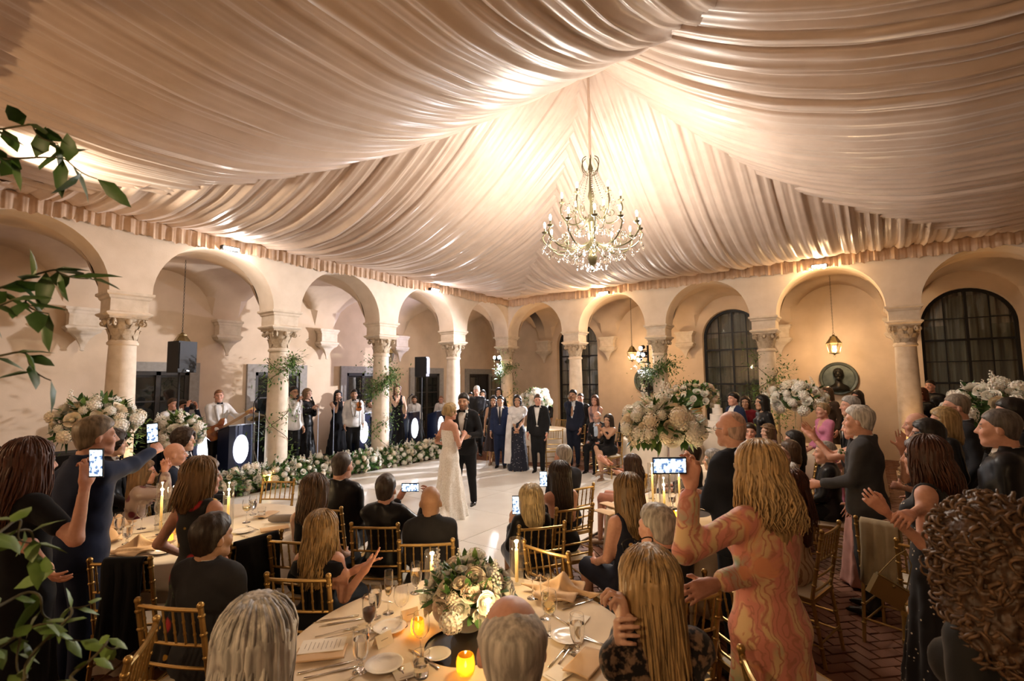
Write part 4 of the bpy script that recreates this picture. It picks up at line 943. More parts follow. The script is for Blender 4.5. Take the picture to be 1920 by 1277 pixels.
def hand_mesh(pose, lod):
    key = (pose, lod)
    if key in HD: return HD[key]
    cu = {'relax': (.35, .45, .35), 'flat': (.06, .10, .06), 'grip': (.95, 1.15, .8), 'hold': (.55, .75, .5), 'fist': (1.25, 1.5, 1.1)}[pose]
    pr = []; base = [(-.030, .082), (-.010, .088), (.010, .085), (.028, .077)]; ln = [(.040, .025, .020), (.044, .028, .022), (.041, .026, .021), (.032, .020, .018)]
    for i, (x, y) in enumerate(base):
        pr.append(('c', V3(x*.55, .012, 0), V3(x, y, .003), .0150, .0115, .018))
        p = V3(x, y, .003); a = 0; sp = x*1.6
        for j in range(3):
            a += cu[j]*(1 if pose != 'hold' else 1+.08*i); q = p+ln[i][j]*V3(sp*(1-j*.3)*(.6 if pose in ('grip', 'fist') else 1.6), math.cos(a), -math.sin(a))
            pr.append(('c', p, q, .0092-.0008*j, .0085-.0008*j, .004)); p = q
    tx = {'fist': (-.018, .072, -.040), 'grip': (-.012, .085, -.048), 'hold': (-.040, .088, -.048)}.get(pose, (-.072, .075, -.018))
    m = V3(-.040, .045, -.014); pr.append(('c', V3(-.018, .014, -.004), m, .016, .0125, .014)); k2 = (m+V3(*tx))/2+V3(-.010, 0, 0)
    pr.append(('c', m, k2, .0115, .0100, .006)); pr.append(('c', k2, V3(*tx), .0098, .0082, .005))
    pr.append(('c', V3(0, -.045, 0), V3(0, .01, 0), .024, .0235, .02))
    lo, hi = bounds(pr, .012); v, q = nets(lambda P: field(P, pr, .012), lo, hi, LODS[lod][2])
    HD[key] = (v, q); return HD[key]
HH = {}
def hair_mesh(style, lod, seed=0):
    key = (style, lod, seed)
    if key in HH: return HH[key]
    rg = np.random.default_rng(seed+11); ph = rg.uniform(0, 6, 6)
    res = LODS[lod][0]*(1.2 if lod == 0 else 1.3)
    lo = V3(-.13, -.15, -.10); hi = V3(.13, .12, .165)
    cap = lambda P, t: smin(ell(P, V3(0, -.018, .042), V3(.079+t, .101+t, .092+t)), ell(P, V3(0, -.036, -.035), V3(.062+t, .060+t, .070)), .03)
    def faceopen(P, wid=.066, top=.080):
        return ell(P, V3(0, .105, -.022), V3(wid, .072, top+.022))
    def hairline(P):          # distance in front of the hairline seen from the side
        return P[:, 1]-np.where(P[:, 2] > .052, .044+(P[:, 2]-.052)*1.9, .044-(.052-P[:, 2])*.80)
    def strands(P, amp, freq, wavy=0):
        az = np.arctan2(P[:, 0], -(P[:, 1]+.02)); el = P[:, 2]
        if style in ('short', 'side', 'thin'): az = np.arctan2(P[:, 0], P[:, 1]+.02+P[:, 2]*.4)
        return amp*(np.sin(az*freq+ph[0]+wavy*np.sin(el*38+ph[1]))*.6+np.sin(az*freq*2.3+ph[2]+wavy*1.6*np.sin(el*55+ph[3]))*.4)
    if style in ('short', 'side', 'thin'):
        t = {'short': .009, 'side': .013, 'thin': .006}[style]
        def fn(P):
            d = cap(P, t)-.010*np.clip((P[:, 2]-.06)/.08, 0, 1)*(style != 'thin')*np.clip((P[:, 1]+.02)/.08, 0, 1)
            d = smax(d, hairline(P), .010); d = np.maximum(d, (-.088+.62*np.clip(P[:, 1]+.10, 0, 1))-P[:, 2])
            for s in (-1, 1): d = smax(d, -ell(P, V3(s*.088, .012, -.030), V3(.030, .036, .052)), .006)
            return d+strands(P, .0020, 34)+.0014*np.sin(P[:, 1]*120+P[:, 0]*60+ph[4])
    elif style == 'crop':
        def fn(P):
            d = cap(P, .0045); d = smax(d, hairline(P), .008); d = np.maximum(d, (-.088+.62*np.clip(P[:, 1]+.10, 0, 1))-P[:, 2])
            for s in (-1, 1): d = smax(d, -ell(P, V3(s*.088, .012, -.030), V3(.030, .036, .052)), .006)
            return d
    elif style == 'bald':
        def fn(P):
            d = cap(P, .003)+.012*np.clip((P[:, 2]-.0)/.035, 0, 1); d = smax(d, -faceopen(P, .085, .12), .006); d = np.maximum(d, (-.085+.55*np.clip(P[:, 1]+.10, 0, 1))-P[:, 2])
            for s in (-1, 1): d = smax(d, -ell(P, V3(s*.088, .012, -.026), V3(.030, .040, .050)), .006)
            return d
    elif style == 'balding':
        def fn(P):
            d = cap(P, .010)+strands(P, .0018, 40)+.022*np.clip((P[:, 2]-.036+.30*np.clip(P[:, 1], -.1, .1))/.055, 0, 1); d = smax(d, hairline(P), .01); d = np.maximum(d, (-.092+.55*np.clip(P[:, 1]+.10, 0, 1))-P[:, 2])
            for s in (-1, 1): d = smax(d, -ell(P, V3(s*.090, .014, -.026), V3(.028, .034, .048)), .006)
            return d
    elif style in ('curly', 'bigcurly'):
        big = style == 'bigcurly'; lo = V3(-.26, -.27, -.34) if big else V3(-.16, -.17, -.10); hi = V3(.26, .17, .22) if big else V3(.16, .14, .20)
        def fn(P):
            d = ell(P, V3(0, -.045, -.030), V3(.185, .165, .205)) if big else cap(P, .034)
            if big: d = smin(d, ell(P, V3(0, -.07, -.17), V3(.20, .13, .14)), .05)
            k = 95 if big else 120; w = np.sin(P[:, 0]*k+ph[0]+2*np.sin(P[:, 2]*40+ph[5]))*np.sin(P[:, 1]*k*.9+ph[1]+2*np.sin(P[:, 0]*37))*np.sin(P[:, 2]*k*1.1+ph[2]+2*np.sin(P[:, 1]*41))
            w2 = np.sin(P[:, 0]*k*2.2+3*np.sin(P[:, 2]*60))*np.sin(P[:, 2]*k*1.7+3*np.sin(P[:, 1]*55+ph[3]))
            d = d+(.011 if big else .009)*w+(.008 if big else .004)*w2; d = smax(d, -faceopen(P, .066, .088), .01)
            return d if big else np.maximum(d, -.055-.3*(P[:, 1]+.09)-P[:, 2])
    else:      # bob, long, verylong, wavy, bun, updo
        L = {'bob': -.135, 'longbob': -.20, 'long': -.30, 'verylong': -.42, 'wavy': -.30, 'bun': -.05, 'updo': -.05}[style]; wv = 1.1 if style == 'wavy' else .25
        lo = V3(-.16, -.20, L-.06); hi = V3(.16, .13, .17)
        def fn(P):
            z = P[:, 2]; d = cap(P, .020)
            if L < -.06:
                t = np.clip((.04-z)/(.04-L), 0, 1); r = .094+.020*np.sin(PI*np.clip(t*1.1, 0, 1))-.018*t; cy = -.022-.045*np.clip(t*1.3, 0, 1)*(1 if L < -.15 else .35)
                ry = .112*(1-.30*t) if L < -.15 else .108
                col = (np.sqrt((P[:, 0]/r)**2+((P[:, 1]-cy)/ry)**2)-1)*.085
                col = np.maximum(col, np.maximum(z-.05, L+.018*np.sin(P[:, 0]*90+ph[4])-z)); d = smin(d, col, .03)
                d = smax(d, -ell(P, V3(0, .115, -.10), V3(.070, .110, .165)), .012)
                d = smax(d, -rcone(P, V3(0, -.0, -.11), V3(0, .04, -.45), .06, .10), .02)
            else:
                d = np.maximum(d, -.055-.30*(P[:, 1]+.09)-z)
                for s in (-1, 1): d = smax(d, -ell(P, V3(s*.094, .012, -.034), V3(.026, .034, .048)), .006)
                d = smin(d, ell(P, V3(0, -.115, -.015) if style == 'bun' else V3(0, -.09, .05), V3(.052, .045, .050) if style == 'bun' else V3(.07, .05, .06)), .015)
            d = smax(d, -faceopen(P, .060, .096), .010); d = smax(d, np.minimum(hairline(P), P[:, 2]-.03), .012)
            return d+strands(P, .0042, 30, wv)
    v, q = nets(fn, lo, hi, res)
    HH[key] = (v, q); return HH[key]
SKINS = {'fair': (.62, .40, .29), 'rosy': (.60, .33, .24), 'tan': (.46, .27, .17), 'olive': (.40, .235, .145), 'brown': (.22, .115, .065), 'pale': (.68, .47, .37)}
SKINM = nmat('skin', (1, 1, 1), .48, attr='Col', var=((.88, .84, .82), 55, .3, .75), sss=.06, spec=.4)
def hairmat(c):
    c2 = tuple(x*.45 for x in c)
    return M('hair_%d_%d_%d' % tuple(int(x*999) for x in c), c, .42, var=(c2, 26, .35, .62, (2.2, 2.2, .28)), bump=(60, .35, .004, (3, 3, .25)), spec=.45)
def cloth(c, rough=.85, sheen=.04, key=None, var=None, bump=(140, .12, .002)):
    return M('cloth_%s_%d_%d_%d' % (key or '', *[int(x*999) for x in c]), c, rough, sheen=sheen, spec=.25, bump=bump, var=var or (tuple(x*.75 for x in c), 9, .3, .7))
def ik(a, w, l1, l2, pole):
    d = w-a; D = np.linalg.norm(d); m = (l1+l2)*.995
    if D > m: w = a+d/D*m; d = w-a; D = m
    c = (l1*l1-l2*l2+D*D)/(2*D); h = math.sqrt(max(1e-6, l1*l1-c*c)); u = d/D
    p = pole-u*(pole@u); p /= np.linalg.norm(p)+1e-9
    return a+u*c+p*h, w
PEOPLE = []
def person(label, px, py, z, face=None, sex='m', sit=False, lod=1, skin='fair', hair='short', hc=(.05, .03, .02), top='suit', tc=(.012, .012, .014), bc=None, shirt=(.8, .78, .75), tie=None,
           lean=0., roll=0., head=(0, 0, 0), L='rest', R='rest', Lh='relax', Rh='relax', Ln=None, Rn=None, stride=.0, smile=True, beard=False, glasses=False, neck='round', sleeve=0, hem=.45, hemw=1., seed=0, pat=None, fat=0., pos=None, cross=False, group=None, H=None, dep=None, X=None, fz=0., who=None):
    """px,py: pixel of the head top; z: its height above the floor; face: pixel-free world point (x,y) that the body faces"""
    f = sex == 'f'; sitoff = .40 if sit else 0
    if dep is not None or X is not None:
        P0_ = atd(px, py, dep) if dep is not None else atx(px, py, X)
        pos = P0_[:2]; z = float(P0_[2])-fz
    H = H or (z+sitoff*1.0); s = H/1.75
    if sit: s = (z+.40)/1.75
    hc0 = z-.130                                          # head centre height
    P0 = atz(px, py, z) if pos is None else V3(pos[0], pos[1], z)
    _d = pix(P0[0], P0[1], z)[2]; DEP0[label] = _d; CUR[0] = ADJ.get(label, (0., 0.))
    if CUR[0] != (0., 0.):
        P0 = atd(px+CUR[0][1], py, _d+CUR[0][0]); z = float(P0[2])-fz; s = (z+sitoff)/1.75; hc0 = z-.13
    lod = 0 if _d < 3.1 else 1 if _d < 7.9 else 2
    tgt = np.array(face if face is not None else (4.45, -7.2)); dv = tgt-P0[:2]; yaw = math.atan2(-dv[0], dv[1])
    Rt = rotx(-lean)@roty(roll)
    seat = .487
    hz = .945*s if not sit else seat+.100*s
    hloc = Rt@V3(0, .012*s, z-.130-hz)                     # head centre relative to pelvis (kept at z)
    kz = (z-.130-hz)/max(.2, hloc[2]); 
    ts = (z-.130-hz)*min(1.25, kz)/.675                    # torso scale so that the head lands at height z
    pel = V3(0, 0, hz)
    T = lambda x, y, zz: pel+Rt@(V3(x, y, zz)*ts)
    hcen = T(0, .022, .675)
    off = rotz(yaw)@hcen; root_xy = P0[:2]-off[:2]
    sw = (.157 if f else .174); bw = 1+fat
    J = {}
    prT = [('e', T(0, -.004, .335), V3(.150 if f else .172, .104 if f else .118, .185)*ts*V3(bw, bw, 1), Rt), ('e', T(0, .010, .13), V3(.120 if f else .150, .098 if f else .112, .165)*ts*V3(bw, 1+fat*1.5, 1), Rt, .06),
           ('e', T(0, -.008, -.02), V3(.162 if f else .158, .118, .125)*ts*V3(bw, bw, 1), Rt, .05),
           ('c', T(-sw*.80, -.012, .470), T(sw*.80, -.012, .470), .056*ts, .056*ts, .05), ('c', T(0, -.020, .60), T(0, -.016, .47), (.045 if f else .055)*ts, (.062 if f else .058)*ts, .05)]
    if f: prT += [('e', T(-.068, .088, .345), V3(.060, .052, .058)*ts, Rt, .03), ('e', T(.068, .088, .345), V3(.060, .052, .058)*ts, Rt, .03)]
    l1, l2 = .285*ts, .250*ts; arms = []
    for sd, spec, hp, nn in ((-1, L, Lh, Ln), (1, R, Rh, Rn)):
        sh = T(sd*sw, -.008, .455)
        if isinstance(spec, str):
            w = {'rest': (sd*.215, .06, .90*s) if not sit else (sd*.12, .26*s, seat+.165), 'lap': (sd*.06, .25, seat+.17), 'clasp': (sd*.035, .22, 1.00*s), 'table': (sd*.16, .38, .80),
                 'back': (sd*.05, -.17, .95*s), 'pocket': (sd*.21, .10, .90*s), 'chest': (sd*.02, .20, 1.22*s if not sit else 1.0), 'cross': (-sd*.10, .20, 1.12*s)}[spec]
        elif len(spec) == 4: w = rotz(-yaw)@(shift_pt(np.array(spec[1:], float))-V3(root_xy[0], root_xy[1], fz))
        else: w = spec
        w = np.array(w, float); pole = V3(sd*.28, -.95, -.25) if w[2] < sh[2]-.32*ts else V3(sd*.30, -.12, -1.)
        el, w = ik(sh, w, l1, l2, pole); u = (w-el)/np.linalg.norm(w-el)
        arms.append((sd, sh, el, w, u, hp, nn))
    prA = []
    for sd, sh, el, w, u, hp, nn in arms:
        prA += [('c', sh, el, (.045 if f else .053)*s, (.036 if f else .041)*s, .03), ('c', el, w, (.036 if f else .041)*s, (.0245 if f else .028)*s, .02)]
    legs = []
    for sd in (-1, 1):
        hp_ = pel+V3(sd*.085*s, 0, -.02)
        if sit:
            kn = V3(sd*.095*s, .43*s, seat+.075); an = V3(sd*.10*s, .46*s, .085)
            if cross and sd == 1: kn = V3(.02, .45*s, seat+.16); an = V3(-.16*s, .56*s, .22)
        else:
            kn = V3(sd*.090*s, .03+sd*stride*.5, .50*s); an = V3(sd*.085*s, sd*stride, .085)
        legs.append((sd, hp_, kn, an))
    prL = []
    for sd, a, k_, an in legs: prL += [('c', a, k_, (.086 if not f else .084)*s, .056*s, .03), ('c', k_, an, .054*s, .036*s, .02)]
    # ---------------------------------------------------------------- body
    suit = top in ('suit', 'tux', 'shirt'); bare = not suit and sleeve < 2
    hl, cl, hl_ = LODS[lod]; vs_ = []; qs = []; cs = []; n = 0
    skc = np.array(SKINS[skin]); pal = np.array([skc, (skc*.55+np.array((.34, .10, .09))*.45 if f else skc*V3(.92, .70, .66)), np.array(hc)*.6 if hair not in ('bald',) else skc*.55, (.42, .38, .35), (.03, .02, .015), skc*V3(1.02, .88, .86), (skc*.45+np.array(hc)*.25) if beard else skc])
    def addm(v, q, c):
        nonlocal n
        vs_.append(v); qs.append(q+n); cs.append(c); n += len(v)
    allb = prT+prA+prL; lo, hi = bounds(allb, .03); hi[2] = min(hi[2], hcen[2]-.10*ts+.0)
    bres = cl*((.85 if lod == 0 else 1.0) if bare else 2.1)
    v, q = nets(lambda P: field(P, prT, .04) if False else smin(smin(field(P, prT, .05), field(P, prA, .03), .035), field(P, prL, .03), .04), lo, hi, bres)
    addm(v, q, np.broadcast_to(skc, (len(v), 3)))
    hv, hq, hcat = head_mesh(sex, lod, int(smile)); Rh_ = rotz(head[0])@rotx(-head[1])@roty(head[2]); hs = min(1.05, max(.94, s))
    addm((hv*hs)@Rh_.T+hcen, hq, pal[hcat])
    for sd, sh, el, w, u, hp, nn in arms:
        hvv, hqq = hand_mesh(hp, lod); nrm = np.array(nn if nn is not None else (-sd*1., .15, -.25)); nrm = nrm-u*(nrm@u); nrm /= np.linalg.norm(nrm)+1e-9   # palm normal
        Zx = -nrm; Xx = np.cross(u, Zx); B = np.stack([Xx, u, Zx], 1); vv = hvv.copy()*s*1.02
        # thumb leaves the side of the palm that faces up / forward
        thumb = B@V3(-1, 0, 0)
        flip = (thumb@V3(0, .4, 1)) < 0 if abs((thumb@V3(0, .4, 1))) > .2 else (sd*thumb[0] > 0)
        if flip: vv[:, 0] *= -1; hq2 = hqq[:, ::-1]
        else: hq2 = hqq
        addm(vv@B.T+w+u*.035, hq2, np.broadcast_to(skc*V3(1, .93, .92), (len(vv), 3)))
    loc = (root_xy[0], root_xy[1], fz)
    root = empty('person', loc, yaw); tag(root, label, 'person', group)
    npobj('body', np.concatenate(vs_), np.concatenate(qs), SKINM, root, cols=np.concatenate(cs))
    iT = Rt.T; loc_t = lambda P: ((P-pel)@Rt)/ts
    ws = seed*1.7+px*.01
    def fold(P, a, k=26): return a*(np.sin(P[:, 2]*k+5*np.sin(P[:, 0]*7+ws)+3*np.sin(P[:, 1]*9+ws*2))*.6+np.sin(P[:, 2]*k*1.9+P[:, 0]*31+ws*3+4*np.sin(P[:, 1]*11))*.4)
    # ---------------------------------------------------------------- clothes
    if suit:
        jk = top != 'shirt'; inf = .019 if jk else .013
        hemz = (hz-.13*s) if not sit else seat+.005
        arm2 = [('c', sh, el, (.053 if not f else .047)*s, .043*s, .03) for sd, sh, el, w, u, hp, nn in arms]+[('c', el, w-u*.018, .042*s, .033*s, .02) for sd, sh, el, w, u, hp, nn in arms]
        skirtb = [('e', pel+V3(0, -.004, -.06), V3(.172, .128, .16)*s*V3(bw, bw, 1), None, .06)] if jk else []
        def fj(P):
            q = loc_t(P); d = field(P, prT[:4]+skirtb+[('c', T(0, -.020, .53), T(0, -.016, .45), .052*ts, .066*ts, .04)], .05, inf)
            if jk:          # turned collar, front opening
                rr = np.sqrt(q[:, 0]**2+(q[:, 1]+.020)**2); cz = .548-.10*np.clip(q[:, 1]+.02, 0, 1); c_ = np.sqrt((rr-.080)**2+((q[:, 2]-cz)/2.4)**2)-.010; d = smin(d, c_*ts, .014)
            nk = ell(q, V3(0, -.012, .60), V3(.066 if jk else .060, .066, .075)); d = smax(d, -nk*ts, .006)
            if jk:
                wz = np.clip((q[:, 2]-.12)/.40, -.2, 1.3); wd = np.maximum(np.abs(q[:, 0])-(.004+.066*wz), -(q[:, 1]-.02)); d = np.maximum(d, -wd*ts)
            d = smin(d, field(P, arm2, .03, .013), .022)
            d = d+fold(P, .0052 if lod < 2 else .0035)
            d = np.maximum(d, hemz-P[:, 2])
            return d
        lo, hi = bounds(prT[:4]+arm2+skirtb, .05); lo[2] = max(lo[2], hemz-.03)
        v, q = nets(fj, lo, hi, cl); npobj('jacket' if jk else 'shirt', v, q, cloth(tc, var=pat[0] if pat else None), root) if not pat else npobj('jacket', v, q, pat, root)
        if jk:
            def fs(P):
                q = loc_t(P); d = field(P, prT[:4], .05, .0105)
                nk = ell(q, V3(0, -.014, .61), V3(.060, .058, .085)); d = smax(d, -nk*ts, .004)
                return np.maximum(d, (.02-q[:, 2])*ts)
            lo, hi = bounds(prT[:4], .05); hi[2] += .06; lo[2] += .10; v, q = nets(fs, lo, hi, cl*1.1); npobj('shirt', v, q, cloth(shirt, .7), root)
            b = MB(); cvs = []; nc = 22
            for i in range(nc+1):
                a = -PI/2+.16+(2*PI-.32)*i/nc+PI; fr = (1+math.cos(a+PI/2))/2   # 0 at the front, 1 at the back
                sx, sy = math.cos(a), math.sin(a); zc = .532+.008*fr
                for rr, dz in ((.064, -.02), (.066, .014), (.069, .016), (.078, -.012)): cvs.append(T(rr*sx, -.012+rr*1.02*sy, zc+dz+.012*fr))
            b.add(cvs, [(4*i+k, 4*i+k+1, 4*i+k+5, 4*i+k+4) for i in range(nc) for k in range(3)]); b.build('shirt_collar', cloth(shirt, .7), root)
            for sd, sh, el, w, u, hp, nn in arms:
                b = MB(); b.tube([w-u*.030, w+u*.004], [.034*s, .034*s], 10); b.build('cuff', cloth(shirt, .7), root)
            if lod < 2 or tie:
                # lapels following the opening
                for sd in (-1, 1):
                    b = MB(); 
                    pts = [];
                    for t in np.linspace(0, 1, 7):
                        x = .004+.066*t*.97; zz = .13+.39*t; y0 = .128-.045*max(0, t-.35)-.055*max(0, t-.7)
                        wdt = .050*math.sin(PI*min(.95, .18+.62*t))*(1.15 if .6 < t < .85 else 1)
                        pts += [T(sd*x, y0+.012, zz), T(sd*(x+wdt), y0+.006-.02*t, zz-.02)]
                    b.add(pts, [(2*i, 2*i+1, 2*i+3, 2*i+2) for i in range(6)]); o = b.build('lapel', cloth(tuple(x*.8 for x in tc), .35 if top == 'tux' else .8), root)
                    md = o.modifiers.new('t', 'SOLIDIFY'); md.thickness = .006
            if tie == 'bow':
                b = MB(); 
                for sd in (-1, 1): b.add([T(sd*.006, .088, .542), T(sd*.050, .092, .560), T(sd*.050, .092, .515), T(sd*.006, .088, .532), T(sd*.006, .070, .542), T(sd*.050, .078, .560), T(sd*.050, .078, .515), T(sd*.006, .070, .532)], [(0, 1, 2, 3), (0, 4, 5, 1), (1, 5, 6, 2), (2, 6, 7, 3)])
                b.ball(T(0, .090, .537), .010*ts, 8, 5); b.build('bow_tie', cloth((.008, .008, .01), .5), root, smooth=False)
            elif tie:
                b = MB(); P_ = [T(0, .088, .54), T(0, .100, .50), T(0, .122, .40), T(0, .130, .25), T(0, .133, .12)]
                b.tube(P_, np.array([.018, .013, .022, .028, .030]), 6, flat=.22, up=(0, 1, 0)); b.build('tie', cloth(tie, .5), root)
        bc = bc or tuple(x*.85 for x in tc)
        def ft(P):
            d = smin(field(P, [prT[2]], .03, .012), field(P, prL, .02, .018), .04); d = np.maximum(d, .045-P[:, 2]); return d+fold(P, .003, 18)
        lo, hi = bounds([prT[2]]+prL, .04); v, q = nets(ft, lo, hi, cl*1.25); npobj('trousers', v, q, cloth(bc), root)
    else:
        # dress: bodice + skirt ; sleeve 0 none, 1 short, 2 long
        dres = cl*.95; arm2 = []
        if sleeve:
            for sd, sh, el, w, u, hp, nn in arms:
                arm2.append(('c', sh, sh+(el-sh)*(.55 if sleeve == 1 else 1), .050*s, .044*s, .03))
                if sleeve >= 2: arm2.append(('c', el, w-u*.02, .043*s, (.034 if sleeve == 2 else .075)*s, .02))
        ztop = {'strapless': .405, 'round': .60, 'v': .60, 'straps': .43, 'back': .42}.get(neck, .6)
        wz, hz_ = hz+.10*s, hem
        def fd(P):
            q = loc_t(P); bod = field(P, [prT[0], prT[1], prT[2]]+(prT[3:4] if neck in ('round', 'v') else [])+prT[5:], .05, .009)
            if neck in ('round', 'v'):
                bod = smax(bod, -ell(q, V3(0, -.012, .60), V3(.085, .085, .10))*ts, .01)
                if neck == 'v': bod = np.maximum(bod, -np.maximum(np.abs(q[:, 0])-.30*np.clip(q[:, 2]-.27, 0, .4), -(q[:, 1]))*ts)
                if not sleeve:
                    for sd in (-1, 1): bod = smax(bod, -ell(q, V3(sd*(sw+.035), -.005, .43), V3(.066, .13, .14))*ts, .01)
            else: bod = np.maximum(bod, (q[:, 2]-ztop-.03*np.cos(q[:, 0]*26)*(q[:, 1] > 0))*ts)
            if neck == 'back': bod = np.maximum(bod, np.where(q[:, 1] < .0, q[:, 2]-.26, -1)*ts)
            if arm2: bod = smin(bod, field(P, arm2, .03, .012), .03)
            if sit:
                lap = field(P, prL[0:1]+prL[2:3], .05, .022); lap = np.maximum(lap, np.maximum(P[:, 1]-.46*s, seat-.03-P[:, 2])); d = smin(bod, lap, .05)
                if hem < .42:
                    kn = field(P, [('e', V3(0, .43*s, seat+.02), V3(.20, .10, .10)*s, None)]+[('c', V3(x*.13*s, .45*s, seat), V3(x*.17*s, .46*s, hem), .10, .12) for x in (-1, 1)], .06); d = smin(d, np.maximum(kn, hem-P[:, 2]), .05)
            else:
                t = np.clip((wz-P[:, 2])/(wz-hz_), 0, 1); th = np.arctan2(P[:, 1], P[:, 0]+1e-6); nf = 9
                r0 = .125*s*bw; rh = .165*s*bw; r = np.where(P[:, 2] > hz-.02, r0+(rh-r0)*np.clip((wz-P[:, 2])/(.12*s), 0, 1), rh+(.10*hemw-.02)*np.clip((hz-.02-P[:, 2])/max(.1, hz-hz_), 0, 1)**1.3*1.4)
                fo = np.clip((hz-P[:, 2])/.5, 0, 1)*(.012+.030*max(0, hemw-.4)); r = r+fo*(np.sin(th*nf+ws+1.2*np.sin(P[:, 2]*5+ws))*.7+np.sin(th*(nf*2-1)+ws*2)*.3)
                sk = (np.sqrt((P[:, 0]/1.0)**2+(P[:, 1]/.80)**2)-r)*.75; sk = np.maximum(sk, np.maximum(P[:, 2]-wz, hz_-P[:, 2])); d = smin(bod, sk, .04)
            return d+fold(P, .0028)
        lo, hi = bounds(prT+prL+arm2, .06); lo[:2] -= .16*hemw; hi[:2] += .16*hemw; lo[2] = (seat-.05 if sit else hem)-.03
        if sit and hem < .42: lo[2] = hem-.03
        v, q = nets(fd, lo, hi, dres); m = pat if pat else cloth(tc, .7)
        npobj('dress', v, q, m, root)
        if neck == 'straps':
            for sd in (-1, 1):
                b = MB(); b.tube([T(sd*.062, .120, .40), T(sd*.078, .085, .47), T(sd*.088, .03, .528), T(sd*.088, -.05, .525), T(sd*.078, -.10, .46), T(sd*.06, -.118, .37)], .007, 5); b.build('strap', m, root)
    # shoes
    sm = M('shoe_black', (.012, .011, .011), .25) if suit else M('shoe_nude', (.30, .20, .13), .4)
    for sd, a, k_, an in legs:
        d_ = an-k_; fz = 0 if an[2] < .12 else an[2]-.085
        pr = [('c', V3(an[0], an[1]-.035, fz+.045), V3(an[0]+sd*.01, an[1]+.06, fz+.045), .038*s, .040*s, .03), ('c', V3(an[0]+sd*.01, an[1]+.06, fz+.035), V3(an[0]+sd*.02, an[1]+.165, fz+.030), .038*s, .028*s, .03)]
        lo, hi = bounds(pr, .02); v, q = nets(lambda P: np.maximum(field(P, pr, .03), fz+.004-P[:, 2]), lo, hi, .018 if lod < 1 else .028); npobj('shoe', v, q, sm, root)
    # hair
    if hair and hair != 'none':
        v, q = hair_mesh(hair, lod, seed); npobj('hair', (v*hs)@Rh_.T+hcen, q, hairmat(tuple(.6*a+.4*b for a, b in zip(SKINS[skin], hc)) if hair == 'bald' else hc), root)
    if glasses:
        b = MB()
        for sd in (-1, 1):
            b.tube([V3(sd*.031+.020*math.cos(t), .100, .002+.015*math.sin(t)) for t in np.linspace(0, 2*PI, 14)], .0018, 4, cap=False); b.rod(V3(sd*.051, .098, .006), V3(sd*.079, .0, .006), .0018, n=4)
        b.rod(V3(-.011, .102, .004), V3(.011, .102, .004), .0018, n=4); b.v = [tuple(Rh_@(np.array(p)*hs)+hcen) for p in b.v]
        b.build('glasses', IRON, root)
    PEOPLE.append((label, loc, yaw, sit, z)); PINFO[label] = dict(px=px, py=py, dep=DEP0[label], loc=loc, yaw=yaw, sit=bool(sit), z=z, face=list(map(float, tgt)), f=f, dress=not suit, fz=fz); BODIES.append((np.array(loc), yaw, prT[:3]+prL, prT, not suit, bool(sit), s, hem))
    if sit and who != 0:
        c_ = rotz(yaw)@V3(0, .025, 0); chair(loc[0]+c_[0], loc[1]+c_[1], yaw, 'gold chair with ivory cushion under '+(who or label), 'gold chairs guests sit on')
    return dict(root=root, yaw=yaw, loc=np.array(loc), hc=hcen, Rh=Rh_, hs=hs, arms=arms, T=T, prT=prT, loc_t=loc_t, s=s, lod=lod, world=lambda p: rotz(yaw)@np.asarray(p, float)+np.array(loc), local=lambda p: rotz(-yaw)@(np.asarray(p, float)-np.array(loc)))
def locks(pp, color, n, length, wav=.0, thick=.0065, seed=0, spread=.10, part=0., back=.05, kind='straight'):
    """strand bundles combed over the head and falling down, a child of the person's hair"""
    rg = np.random.default_rng(seed); b = MB(); hs = pp['hs']; c0 = V3(0, -.018, .042); R3 = V3(.098, .120, .110)
    for i in range(int(n*.62)):
        az = rg.uniform(-2.25, 2.25); az += .0; st = rg.uniform(.05, .75)
        L = length*rg.uniform(.86, 1.05); k = 15; pts = []; rad = []
        e0 = 1.35-st*.9; ph = rg.uniform(0, 6.28); wa = wav*rg.uniform(.6, 1.3); lift = rg.uniform(-.004, .008)
        # path on the scalp from e0 down to the equator, then falling
        arc = np.linspace(e0, -.25, 5); pos = []
        for e in arc:
            d = V3(math.sin(az)*math.cos(e), -math.cos(az)*math.cos(e), math.sin(e)); pos.append(c0+d*(R3+lift))
        last = pos[-1]; out = V3(math.sin(az), -math.cos(az), 0)
        m = 7; dl = (L)/m; p = last.copy()
        for j in range(m):
            t = (j+1)/m; p = last+V3(0, 0, -L*t)+out*(spread*(t-.75*t*t)*.5)+V3(-out[0]*.02*t, -back*t*(1 if abs(az) < 1.6 else .4), 0); pos.append(p)
        pos = np.array(pos); tt = np.linspace(0, 1, len(pos)); side = np.cross(out, (0, 0, 1))
        w = wa*np.clip((tt-.25)*2, 0, 1)
        pos = pos+side[None]*(w*np.sin(tt*11+ph))[:, None]+out[None]*(w*.7*np.cos(tt*11+ph*1.3))[:, None]
        rad = thick*(.55+.45*np.sin(PI*np.clip(tt*1.02, 0, 1)**.6))*np.where(tt > .9, .55, 1)*rg.uniform(.7, 1.25)
        b.tube(pos, rad, 4, flat=.45, up=tuple(out))
    b.v = [tuple(pp['Rh']@(np.array(p)*hs)+pp['hc']) for p in b.v]
    o = b.build('hair_locks', hairmat(color), pp['root'], ang=None)
    return o

